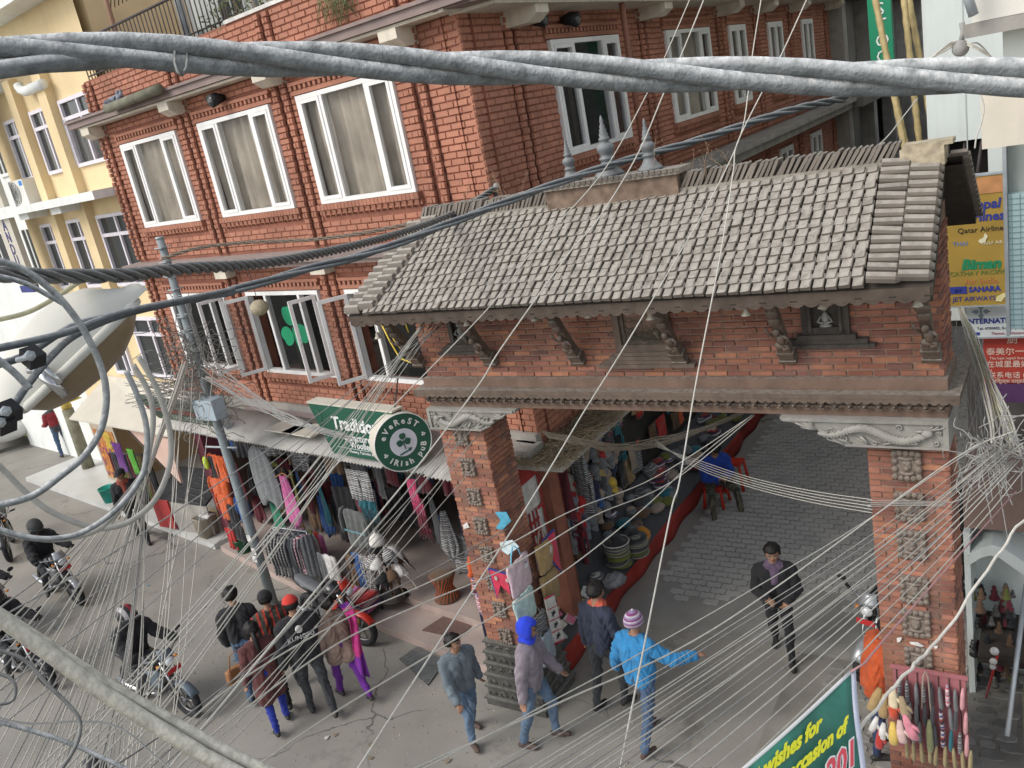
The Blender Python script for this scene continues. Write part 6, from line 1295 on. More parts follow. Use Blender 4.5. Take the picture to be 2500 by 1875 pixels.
glm = MB(); glm.ball((-.035, 0, 0), (.03, .008, .022), 7, 5); glm.ball((.035, 0, 0), (.03, .008, .022), 7, 5); glm.tube([(-.01, 0, .008), (.01, 0, .008)], .004, 4); glme = glm.mesh('sunglasses', mat('dark_lens', (.015, .014, .016), .15, 0, 1, 0, spec=.7))
for i in range(13):
    for j in range(6): ob('sunglasses', glme, None, 'pair of dark sunglasses laid out in rows on the stall table', 'sunglasses', 'sunglasses in rows on the stall table', M=FA @ Matrix.Translation((-11.12 + i * .133, -.33 + j * .14, .12 + .76 + j * .061)) @ Matrix.Rotation(-.9, 4, 'X'))
bucket('teal_bucket', 'teal plastic bucket beside the mossy concrete post', fa(-14.35, -.25, .12), .2, .38, mat('teal_plastic', (.02, .3, .24), .4, .05))
pst = thing('street_post', 'mossy concrete post standing at the edge of the marble terrace', 'post', G(220, 1150)); m = MB(); m.tube([(0, 0, 0), (0, 0, 1.9)], [.17, .15], 12); m.build('shaft', mat('mossy_concrete', (.2, .19, .14), .9, .3, 5, .4, 30), pst); MB().ball((0, 0, 1.98), .14, 12, 8).build('yellow_ball_top', mat('dull_yellow', (.38, .28, .06), .7, .15), pst)
fpm = MB(); f0 = fa(-14.35, .1, .5)
fp = thing('fruit_poster', 'framed poster of heaped orange fruit on the yellow building ground floor', 'poster', f0); fp.matrix_basis = Matrix.Translation(f0) @ Matrix.Rotation(-A85, 4, 'Z'); MB().box(-.55, .75, -.02, .02, 0, 1.55).build('frame', mat('poster_frame', (.4, .33, .25), .7), fp); MB().box(-.45, .65, -.03, -.02, .1, 1.4).build('print', mat('orange_print_mix', (.4, .16, .04), .5, .3, 8, pal=None), fp)
R9 = random.Random(9)
for i in range(60): MB().ball((R9.uniform(-.4, .6), -.032, R9.uniform(.12, 1.0)), (.07, .006, .06), 7, 5).build('printed_fruit', [mat('pf1', (.6, .24, .04), .5), mat('pf2', (.5, .15, .04), .5), mat('pf3', (.25, .08, .12), .5)][i % 3], fp)
garment('yellow bag with a round logo hung under the cream awning', fa(-12.2, -.62, 2.35), .3, .4, C_YELL, 'scarf', cat='bag', seed=3, name='yellow_bag'); garment('purple and red printed cloth hung under the cream awning', fa(-11.8, -.65, 2.15), .4, .7, C_PURPLE, 'scarf', cat='cloth', seed=4, name='printed_cloth'); garment('green cloth hung behind the purple printed one', fa(-11.4, -.55, 2.0), .3, .6, cloth('leaf', (.1, .35, .04)), 'scarf', cat='cloth', seed=5, name='green_cloth')
m = MB(); m.lathe([(.22, 0), (.27, .42), (.28, .45), (.25, .44), (.2, .05)], 4); bx = m.build('planter_box', mat('tan_planter', (.3, .26, .2), .8, .15), label='square tan planter box on the white marble by the maroon pier', cat='planter', M=FA @ Matrix.Translation((-9.55, -.3, .12)) @ Matrix.Rotation(.8, 4, 'Z'))
m = MB()
for k in range(18): m.tube([(-.16 + .02 * k, -.1, 0), (-.15 + .018 * k, 0, .05 + .02 * math.sin(k)), (-.14 + .018 * k, .12, .01)], .012, 5)
m.build('white_cloth_heap', C_WHITE, label='crumpled white striped cloth on the tan planter box', cat='cloth', M=FA @ Matrix.Translation((-9.5, -.25, .56)))
m = MB(); m.grid(lambda u, v: (-.5 + u, (v - .5) * .9, .05 * math.sin(u * 3.1)), 6, 4, thick=.01); m.build('yellow_umbrella', mat('yellow_fabric', (.65, .5, .03), .6), label='yellow parasol edge by the mossy concrete post', cat='parasol', M=Matrix.Translation(PL(135, 985, fa(-17, 0), Vector((0, 1, 0)))))
# ================================================================ people
import numpy as np
SKIN = mat('skin', (.30, .165, .105), .6, .08, 20, .05); HAIR = mat('black_hair', (.012, .010, .009), .5, .3, 60, .5, 150)
def capsule(m, a, ra, b, rb, n_=10):
    a, b = Vector(a), Vector(b); d = b - a
    if d.length < 1e-5: m.ball(a, max(ra, rb), n_, 6); return
    L_ = d.length; pr = [(ra * math.cos(t), -ra * math.sin(t)) for t in (1.5, 1.1, .7, .35, 0)] + [(rb * math.cos(t), L_ + rb * math.sin(t)) for t in (0, .35, .7, 1.1, 1.5)]
    m.lathe(pr, n_, Matrix.Translation(a) @ d.to_track_quat('Z', 'Y').to_matrix().to_4x4())
def rx(v, deg): return Matrix.Rotation(rad(deg), 3, 'X') @ Vector(v)
def person(label, foot, heading, H=1.68, legs=((14, 12, 2), (-16, 14, 2)), arms=((-14, 10, 18), (16, 10, 22)), lean=4, head=(0, 5), top=None, bottom=None, shoes=None, dt=.0, db=.0, hair='short', extra=None, coat=0, sit=None, gloves=None, sleeve=None, scarf=None, face=True, vox=.0125, skinm=None, hem=.0):
    s = H / 1.72; P = thing('person', label, 'person', foot, math.atan2(heading[1], heading[0]) - math.pi / 2)
    caps = []
    def c(a, ra, b, rb, reg): caps.append((Vector(a), ra, Vector(b), rb, reg))
    hip = {-1: Vector((-.095, 0, 0)), 1: Vector((.095, 0, 0))}; ank = {}; knee = {}
    for sd, (th, kn, out) in ((-1, legs[0]), (1, legs[1])):
        t = Vector((math.sin(rad(out)) * sd, math.sin(rad(th)), -math.cos(rad(th)) * math.cos(rad(out)))) * .43
        k = hip[sd] + t; sh = Vector((math.sin(rad(out)) * sd * .3, math.sin(rad(th - kn)), -math.cos(rad(th - kn)))) * .42; a = k + sh; knee[sd] = k; ank[sd] = a
        fd = Vector((math.sin(rad(out * .7)) * sd + .08 * sd, 1, -.25 if (th - kn) < -25 else -.06)).normalized()
        c(hip[sd], .098 + db, k, .066 + db, 'bottom'); c(k, .066 + db, a + Vector((0, 0, .02)), .048 + db * 1.1, 'bottom')
        c(a + Vector((0, -.05, -.045)), .036, a + fd * .15 + Vector((0, 0, -.05)), .034, 'shoe'); c(a, .04, a + Vector((0, -.02, -.04)), .042, 'shoe')
        c(a + fd * .06 + Vector((-.015 * sd, 0, -.045)), .038, a + fd * .13 + Vector((.015 * sd, 0, -.055)), .033, 'shoe')
    TR = Matrix.Rotation(rad(-lean), 3, 'X')
    def T(v): return TR @ Vector(v)
    for sx in (-1, 1):
        c(T((sx * .065, -.0, -.02)), .105 + dt * .6, T((sx * .07, .0, .14)), .098 + dt, 'top' if True else 'bottom'); c(T((sx * .07, .0, .14)), .098 + dt, T((sx * .085, .005, .40)), .11 + dt, 'top')
        c(T((sx * .05, .0, .46)), .085 + dt * .8, T((sx * .165, -.005, .455)), .066 + dt * .8, 'top')
    c(hip[-1] + Vector((.03, -.01, .02)), .105 + db, hip[1] + Vector((-.03, -.01, .02)), .105 + db, 'top' if hem >= 0 else 'bottom')
    c(T((0, 0, .5)), .06, T((0, .012, .6)), .052, 'skin')
    if coat:
        for sd in (-1, 1): c(hip[sd] * .7 + Vector((0, 0, .0)), .12 + dt, hip[sd] * .8 + (knee[sd] - hip[sd]) * coat, .13 + dt, 'top')
    # head
    HC = T((0, .02, .70)); HR = TR @ Matrix.Rotation(rad(head[0]), 3, 'Z') @ Matrix.Rotation(rad(-head[1]), 3, 'X')
    def Hd(v): return HC + HR @ Vector(v)
    c(Hd((0, -.015, .03)), .09, Hd((0, .012, .01)), .082, 'skin'); c(Hd((0, .02, -.02)), .07, Hd((0, .035, -.075)), .05, 'skin'); c(Hd((0, .085, .0)), .011, Hd((0, .105, -.022)), .015, 'skin')
    for sx in (-1, 1): c(Hd((sx * .083, -.005, .005)), .014, Hd((sx * .085, -.012, -.03)), .011, 'skin'); c(Hd((sx * .04, .06, -.015)), .03, Hd((sx * .03, .06, -.03)), .028, 'skin')
    c(Hd((-.02, .078, -.052)), .012, Hd((.02, .078, -.052)), .012, 'skin')
    # arms
    for sd, (fw, out, el, *ro) in ((-1, arms[0]), (1, arms[1])):
        S_ = T((sd * .195, -.005, .445)); u = Vector((sd * math.sin(rad(out)), math.sin(rad(fw)) * math.cos(rad(out)), -math.cos(rad(fw)) * math.cos(rad(out)))).normalized(); E = S_ + u * .285
        roll = ro[0] if ro else 0
        # bend the forearm towards the front (and inwards by roll)
        ax = u.cross(Vector((-sd * math.sin(rad(roll)), math.cos(rad(roll)), 0)));
        if ax.length < 1e-4: ax = Vector((1, 0, 0))
        f = Matrix.Rotation(rad(el), 3, ax.normalized()) @ u; Wp = E + f * .25
        sl = sleeve or 'top'
        c(S_, .062 + dt * .7, E, .05 + dt * .7, 'top'); c(E, .05 + dt * .7, Wp, .036 + dt * .6, sl)
        reg = 'glove' if gloves else 'skin'
        side = f.cross(Vector((0, 0, 1))) if abs(f.z) < .9 else Vector((0, 1, 0)); side = (side - f * side.dot(f)).normalized(); pn = f.cross(side).normalized()
        c(Wp, .027, Wp + f * .03, .027, reg); 
        for q in (-.02, 0, .02): c(Wp + f * .03 + side * q * .8, .018, Wp + f * .085 + side * q, .016, reg)
        for i_, q in enumerate((-.034, -.0115, .0115, .034)):
            l = (.052, .066, .07, .058)[i_]; k0 = Wp + f * .09 + side * q * .85; k1 = k0 + (f * .8 + pn * .35 * sd).normalized() * l * .55; k2 = k1 + (f * .35 + pn * .8 * sd).normalized() * l * .5
            c(k0, .0105, k1, .0098, reg); c(k1, .0098, k2, .0085, reg)
        c(Wp + f * .03 - side * .028, .013, Wp + f * .075 - side * .052, .011, reg); c(Wp + f * .075 - side * .052, .011, Wp + f * .105 - side * .048 + pn * .012 * sd, .009, reg)
    if scarf: c(T((-.04, .02, .53)), .075, T((.04, .03, .54)), .075, 'scarf'); c(T((0, .085, .5)), .05, T((.0, .12, .34)), .04, 'scarf')
    if extra: extra(c, T, Hd, hip, knee)
    zmin = min(ank[-1].z, ank[1].z) - .095 if sit is None else -sit / s
    if sit is not None and False: zmin = 0
    caps2 = [((a - Vector((0, 0, zmin))) * s, ra * s, (b - Vector((0, 0, zmin))) * s, rb * s, reg) for a, ra, b, rb, reg in caps]
    m = MB()
    for a, ra, b, rb, reg in caps2: capsule(m, a, ra, b, rb)
    me0 = m.mesh('body_raw', SKIN); tmp = bpy.data.objects.new('tmp', me0); COL.objects.link(tmp)
    md = tmp.modifiers.new('r', 'REMESH'); md.mode = 'VOXEL'; md.voxel_size = vox * s; md.use_smooth_shade = True
    ms = tmp.modifiers.new('s', 'SMOOTH'); ms.factor = .5; ms.iterations = 3
    dg = bpy.context.evaluated_depsgraph_get(); me = bpy.data.meshes.new_from_object(tmp.evaluated_get(dg)); bpy.data.objects.remove(tmp); bpy.data.meshes.remove(me0)
    nv = len(me.vertices); co = np.empty(nv * 3, 'f'); me.vertices.foreach_get('co', co); co = co.reshape(-1, 3); no = np.empty(nv * 3, 'f'); me.vertex_normals.foreach_get('vector', no); no = no.reshape(-1, 3)
    best = np.full(nv, 9.0); reg_i = np.zeros(nv, int); names = ['skin', 'top', 'bottom', 'shoe', 'glove', 'scarf', 'extra', 'sleeve']
    for a, ra, b, rb, reg in caps2:
        A, B = np.array(a), np.array(b); d = B - A; L2 = max(d @ d, 1e-9); t = np.clip(((co - A) @ d) / L2, 0, 1); ds = np.linalg.norm(co - (A + t[:, None] * d), axis=1) - (ra + (rb - ra) * t)
        k = ds < best; best[k] = ds[k]; reg_i[k] = names.index(reg)
    # hem: the top ends at a level line over the hips
    zh = (-zmin + hem) * s
    if hem:
        sel = (reg_i == 1) & (co[:, 2] < zh) & (np.abs(co[:, 0]) < .2); reg_i[sel] = 2
    wr = np.sin(co[:, 2] * 46 + 5 * np.sin(co[:, 0] * 17 + co[:, 1] * 23)) * np.sin(co[:, 0] * 31 + co[:, 1] * 27 + 3) * .008 + np.sin(co[:, 2] * 19 + co[:, 0] * 27 + 4 * np.sin(co[:, 1] * 13)) * .006
    off = np.where(np.isin(reg_i, (1, 7)), .012 + wr, np.where(reg_i == 2, wr * 1.1, np.where(reg_i == 5, .006 + wr, 0)))
    co = co + no * off[:, None].astype('f'); me.vertices.foreach_set('co', co.astype('f').ravel())
    mats = [skinm or SKIN, top, bottom, shoes or M_BLACK, gloves or SKIN, scarf or top, (extra_m.get(label) if extra_m.get(label) else top), sleeve and top or top]
    me.materials.clear()
    for q in mats: me.materials.append(q)
    npoly = len(me.polygons); ls = np.empty(npoly, 'i'); me.polygons.foreach_get('loop_start', ls); lv = np.empty(len(me.loops), 'i'); me.loops.foreach_get('vertex_index', lv)
    me.polygons.foreach_set('material_index', reg_i[lv[ls]].astype('i')); me.polygons.foreach_set('use_smooth', np.ones(npoly, bool)); me.update(); me.name = 'body'
    ob('body', me, P)
    Z = Vector((0, 0, -zmin)); HM = Matrix.Translation((HC + Z) * s) @ HR.to_4x4() @ Matrix.Scale(s, 4)
    if face:
        m = MB(HM)
        for sx in (-1, 1): m.ball((sx * .034, .083, .012), (.013, .008, .007), 7, 5)
        m.build('eyes', mat('eye_white', (.55, .52, .48), .3, 0, 1, 0), P)
        m = MB(HM)
        for sx in (-1, 1): m.ball((sx * .034, .09, .012), (.006, .004, .0065), 6, 4); m.tube([(sx * .018, .09, .03), (sx * .036, .091, .036), (sx * .054, .078, .03)], .005, 5)
        m.build('eyebrows', HAIR, P); m = MB(HM); m.tube([(-.024, .083, -.05), (0, .093, -.048), (.024, .083, -.05)], .0065, 6, flat=.6); m.build('lips', mat('lip', (.24, .09, .07), .5), P)
    NK = TR @ Vector((0, .008, .535)); NM = Matrix.Translation((NK + Z) * s) @ TR.to_4x4() @ Matrix.Scale(s, 4)
    if not scarf: MB(NM).tube([(.074 * math.cos(k * .524), .072 * math.sin(k * .524) - .004, .012 - .03 * (math.sin(k * .524) > .5)) for k in range(13)], .02, 7).build('collar', top, P)
    def shell(nm, mt, r_, keep, k=.0, c0=(0, -.012, .028), nz_=.0, n1=22, n2=16):
        q = MB(); q.ball((0, 0, 0), r_, n1, n2); fl = [f for f in q.f if keep(sum((Vector(q.v[i]) for i in f), Vector()) / len(f))]; used = sorted({i for f in fl for i in f}); mp = {i: j for j, i in enumerate(used)}
        vs = []
        for i in used: v = Vector(q.v[i]); vs.append(HM @ (v * (1 + nz_ * noise.noise(v * 55)) + Vector(c0)))
        o_ = MB(); o_.add(vs, [[mp[i] for i in f] for f in fl], True); ob2 = o_.build(nm, mt, P); sm = ob2.modifiers.new('t', 'SOLIDIFY'); sm.thickness = .012; sm.offset = -1; return ob2
    if hair in ('short', 'long', 'cap', 'bun'):
        shell('hair', HAIR, (.106, .122, .116), lambda v: v.z > .045 or (v.y < .045 and v.z > -.045) or (v.y < -.02 and v.z > (-.2 if hair in ('long', 'bun') else -.075)), nz_=.22)
        if hair == 'long': m = MB(HM); m.tube([(0, -.09, .0), (0, -.115, -.12), (0, -.125, -.26), (.01, -.13, -.36)], [.06, .055, .045, .02], 8, flat=.7); m.build('plait', HAIR, P)
        if hair == 'bun': m = MB(HM); m.ball((0, -.125, .02), .045, 10, 8); m.build('bun', HAIR, P)
    if isinstance(hair, tuple):
        kind, hm = hair
        if kind == 'cap':
            shell('hair', HAIR, (.1, .115, .104), lambda v: v.y < .03 and -.07 < v.z < .05, nz_=.2); shell('cap', hm, (.108, .124, .118), lambda v: v.z > .018)
            m = MB(HM); m.grid(lambda u, v: ((u - .5) * .17 * (1 - .3 * v * v), .1 + .085 * v * math.sin(math.pi * (.15 + .7 * u)), .048 - .015 * v + .012 * math.sin(math.pi * u)), 8, 4, thick=.006); m.build('cap_peak', hm, P)
        if kind == 'beanie': shell('beanie', hm, (.110, .126, .125), lambda v: v.z > -.025 or (v.y < 0 and v.z > -.05)); m = MB(HM); m.ball((0, -.02, .155), .02, 8, 6); m.build('tassel', hm, P)
        if kind == 'hood': shell('hood', hm, (.125, .135, .14), lambda v: v.y < .075 or v.z > .085, nz_=.06); m = MB(HM); m.tube([(-.1, .03, -.08), (-.05, .05, -.12), (.05, .05, -.12), (.1, .03, -.08), (.09, -.06, -.09), (-.09, -.06, -.09), (-.1, .03, -.08)], .045, 8); m.build('hood_wrap', hm, P)
        if kind == 'helmet':
            shell('helmet', hm, (.14, .16, .155), lambda v: v.z > -.02 or v.y < .05, c0=(0, -.005, .02)); m = MB(HM); m.grid(lambda u, v: (.139 * math.sin((u - .5) * 2.3), .158 * math.cos((u - .5) * 2.3), -.055 + .085 * v), 12, 3, thick=.008); m.build('visor', M_GLASS, P)
    return P
extra_m = {}
def pmat(nm, c, **k): return mat('wear_' + nm, c, .9, .2, 7, .6, 22, sheen=.1, **k)
DENIM = pmat('denim', (.06, .10, .17)); DENIM2 = pmat('light_denim', (.10, .15, .22)); BLK = pmat('black', (.016, .016, .018)); NAVYJ = pmat('navy', (.03, .036, .06)); DARKP = pmat('charcoal', (.04, .042, .045)); SHOE = mat('dark_shoe', (.03, .028, .026), .6, .15)
SANDAL = mat('worn_sandal', (.09, .06, .05), .8, .2)
def away(p, yaw=0):
    d = Vector((p.x, p.y)) .normalized(); a = math.atan2(d.y, d.x) + rad(yaw); return (math.cos(a), math.sin(a))
def at(x, y): q = G(x, y); return Vector((q.x, q.y, 0))
W1 = ((18, 8, 2), (-18, 22, 2)); W2 = ((-14, 20, 2), (20, 10, 2)); ST = ((3, 4, 4), (-3, 4, 4))
p = at(165, 1113); person('person standing with their back turned in a red and charcoal hooded jacket and jeans', p, away(p, 10), 1.72, ST, ((12, 12, 65), (12, 12, 65)), 2, (0, 12), pmat('red_charcoal', (.1, .1, .1), stripes=('Z', .62, [(.22, .025, .03), (.06, .06, .065), (.22, .025, .03)])), DENIM, SHOE, .02, face=False)
p = at(352, 1322); person('person in a black jacket and a cap with sunglasses on it walking up the road', p, away(p, 172), 1.74, W1, ((-12, 8, 15), (14, 8, 20)), 3, (-25, 4), BLK, DARKP, SHOE, .02, hair=('cap', BLK), scarf=pmat('rust', (.25, .06, .04)))
p = at(640, 1698); person('person in a black sweater and jeans walking away with hands in front', p, away(p, -12), 1.72, ((-4, 18, 2), (8, 6, 2)), ((-6, 14, 40, 20), (-6, 14, 40, 20)), 6, (-10, 8), BLK, DENIM, SHOE, .015, face=False, hem=-.03)
bagp = at(690, 1772)
pw = person('person in a maroon top with a tan leather bag and blue printed trousers', bagp, away(bagp, 4), 1.58, ((-10, 16, 2), (10, 8, 2)), ((-8, 10, 25), (10, 12, 50)), 5, (0, 6), pmat('maroon', (.09, .03, .028)), pmat('royal_blue', (.02, .035, .26)), SHOE, .01, hair='long', coat=.75, face=False, hem=-.5)
hb = thing('leather_bag', 'tan leather handbag carried by the person in the maroon top', 'bag', bagp + Vector((-.28, -.18, .8))); m = MB(); m.grid(lambda u, v: ((u - .5) * .3 * (1 - .15 * v), .06 * math.sin(math.pi * u), .2 * v), 8, 5, thick=.08); m.build('body', mat('tan_leather', (.26, .12, .05), .6, .15), hb); m = MB(); m.tube([(-.12, .02, .18), (-.06, .03, .42), (.05, .05, .44), (.12, .02, .18)], .01, 6); m.build('strap', MATS['tan_leather'], hb); hb.rotation_euler = (0, 0, 1.2)
p = at(722, 1700); person('person in a red and black checked jacket half hidden in the group', p, away(p, 0), 1.7, W2, ((-10, 10, 25), (12, 10, 25)), 3, (0, 4), pmat('camo', (.1, .1, .1), stripes=('X', .09, [(.3, .03, .02), (.03, .03, .03), (.06, .05, .03)])), BLK, SHOE, .02, hair=('cap', BLK), face=False)
p = at(790, 1738)
def yoke(c, T, Hd, hip, knee):
    for sx in (-1, 1): c(T((sx * .06, -.015, .40)), .118, T((sx * .16, -.01, .45)), .085, 'extra')
lab = 'person in a bright red cap and black jacket with a checked yoke'
extra_m[lab] = pmat('check', (.1, .1, .1), stripes=('X', .07, [(.42, .03, .025), (.02, .02, .02)]))
pr_ = person(lab, p, away(p, 2), 1.78, ((12, 12, 3), (-12, 16, 3)), ((-8, 12, 20), (10, 12, 20)), 3, (0, 6), BLK, DARKP, SHOE, .035, hair=('cap', pmat('cap_red', (.5, .04, .03))), extra=yoke, face=False)
text_mesh('KUNGFU', .09, Matrix.Translation((0, -.15, 1.3)), M_SWHITE, 'back_lettering', pr_); m = MB(); m.ball((0, -.165, 1.43), (.05, .012, .06), 8, 6); m.build('back_emblem', C_WHITE, pr_)
p = at(866, 1702)
pd_ = person('person in a tan jacket with purple trousers and a pink and purple shawl', p, away(p, 15), 1.6, W1, ((-8, 10, 30), (14, 10, 30)), 4, (10, 5), pmat('tan', (.23, .16, .125)), pmat('violet', (.12, .02, .22)), SHOE, .012, hair='bun', coat=.35, face=False, hem=-.25)
m = MB(); m.grid(lambda u, v: (.12 + .13 * u + .03 * math.sin(v * 5), .13 - .34 * min(1, v * 3) if v < .33 else -.2 - .05 * math.sin(u * 8 + v * 6), 1.3 + .12 * math.sin(v * 3.3 * math.pi) if v < .3 else 1.42 - (v - .25) * 1.45), 8, 22, thick=.008); m.build('shawl', pmat('shawl', (.1, .1, .1), stripes=('Z', 1.4, [(.2, .03, .3), (.2, .03, .3), (.5, .04, .2), (.5, .04, .2)])), pd_)
p = at(1160, 1803); person('person in a faded denim jacket, jeans and sandals looking over their shoulder', p, (math.cos(rad(-22)), math.sin(rad(-22))), 1.55, ((-12, 10, 4), (30, 38, 3)), ((-18, 12, 20), (20, 10, 32)), 3, (28, 4), pmat('faded_denim', (.125, .15, .17)), DENIM2, SANDAL, .02, hem=-.05, hair='short')
p = at(1330, 1812); person('person with a bright blue cloth hood, mauve jacket and jeans striding past the pillar', p, (math.cos(rad(15)), math.sin(rad(15))), 1.72, ((22, 26, 2), (-12, 6, 2)), ((18, 6, 18), (-14, 8, 12)), 6, (6, 6), pmat('mauve', (.22, .185, .21)), DENIM2, SANDAL, .022, hair=('hood', pmat('hood_blue', (.02, .05, .55))), hem=-.1)
p = at(1495, 1728); person('person in a navy jacket with a bright scarf at the neck walking into the lane', p, (math.cos(rad(72)), math.sin(rad(72))), 1.74, ((-6, 6, 2), (24, 30, 3)), ((-10, 10, 20), (10, 10, 60, -15)), 5, (0, 10), NAVYJ, DARKP, SHOE, .02, scarf=pmat('coral', (.5, .1, .06)), face=False, hem=-.05)
p = at(1590, 1808); person('person in a bright blue jacket and purple beanie walking into the lane', p, (math.cos(rad(78)), math.sin(rad(78))), 1.72, ((24, 28, 3), (-14, 10, 3)), ((-4, 24, 18), (34, 46, 40, -40)), 3, (0, 5), pmat('azure', (.03, .2, .42)), DENIM, SANDAL, .028, hair=('beanie', cloth('beanie', (.1, .1, .1), stripes=('Z', .05, [(.25, .18, .32), (.45, .4, .45), (.2, .05, .15)]))), face=False, hem=-.06)
p = at(1915, 1606); person('person in black with a grey and plum scarf holding something in both hands', p, away(p, 176), 1.66, ((16, 8, 1), (-14, 16, 1)), ((8, 12, 75, 35), (8, 12, 88, 35)), 2, (0, 12), BLK, BLK, SHOE, .02, hair='short', scarf=pmat('plum', (.11, .075, .12)))
# seated person on a red stool, looking at a phone
sp = at(1752, 1232)
person('person in royal blue jacket and camouflage trousers seated on a red stool', Vector((sp.x, sp.y, 0)), (math.cos(rad(-48)), math.sin(rad(-48))), 1.7, ((80, 72, 16), (78, 62, 20)), ((20, 10, 88, 40), (20, 10, 88, 40)), 16, (0, 30), pmat('royal', (.015, .05, .28)), pmat('camo_green', (.1, .1, .1), stripes=('Y', .13, [(.05, .055, .03), (.1, .09, .06), (.03, .035, .025), (.12, .1, .07)])), mat('lime_shoe', (.25, .4, .05), .6), .025, sit=.5, face=True)
st2 = thing('plastic_stool', 'red plastic stool under the seated person in the lane', 'stool', sp + Vector((0, 0, 0))); m = MB(); m.box(-.16, .16, -.16, .16, .37, .41); m.build('seat', mat('red_plastic', (.5, .04, .02), .4, .05), st2)
for sx in (-1, 1):
    for sy in (-1, 1): MB().tube([(sx * .18, sy * .18, 0), (sx * .14, sy * .14, .37)], [.03, .025], 6).build('leg', MATS['red_plastic'], st2)
MB().box(-.14, .14, .12, .15, .18, .22).build('stretcher', MATS['red_plastic'], st2)
st3 = thing('plastic_stool', 'taller red plastic stool standing empty behind the seated person', 'stool', at(1800, 1190)); m = MB(); m.box(-.15, .15, -.15, .15, .5, .54); m.build('seat', MATS['red_plastic'], st3)
for sx in (-1, 1):
    for sy in (-1, 1): MB().tube([(sx * .18, sy * .18, 0), (sx * .13, sy * .13, .5)], [.03, .025], 6).build('leg', MATS['red_plastic'], st3)
p = at(2150, 1835); person('person in an orange padded jacket and blue trousers bending by the slipper board', p, (math.cos(rad(30)), math.sin(rad(30))), 1.64, ST, ((10, 16, 30), (14, 16, 40)), 13, (0, 20), pmat('orange', (.42, .075, .02)), pmat('dark_blue', (.025, .04, .09)), SHOE, .045, hair=('cap', BLK), face=False)
p = Vector((-1.28, 11.2, 0)); person('person in a black coat standing behind the right gate pillar', p, (math.cos(rad(60)), math.sin(rad(60))), 1.75, ST, ((-6, 10, 10), (6, 10, 10)), 4, (0, 4), BLK, DARKP, SHOE, .035, face=False, coat=.6)
q = G(236, 1893, 1.5); person('person whose dark helmeted head just shows at the bottom edge of the road', Vector((q.x, q.y, 0)), (math.cos(rad(-30)), math.sin(rad(-30))), 1.68, ST, ((-6, 10, 10), (6, 10, 10)), 4, (0, 4), BLK, DARKP, SHOE, .03, hair=('helmet', mat('dark_helmet', (.03, .03, .035), .3, .1)), face=False)
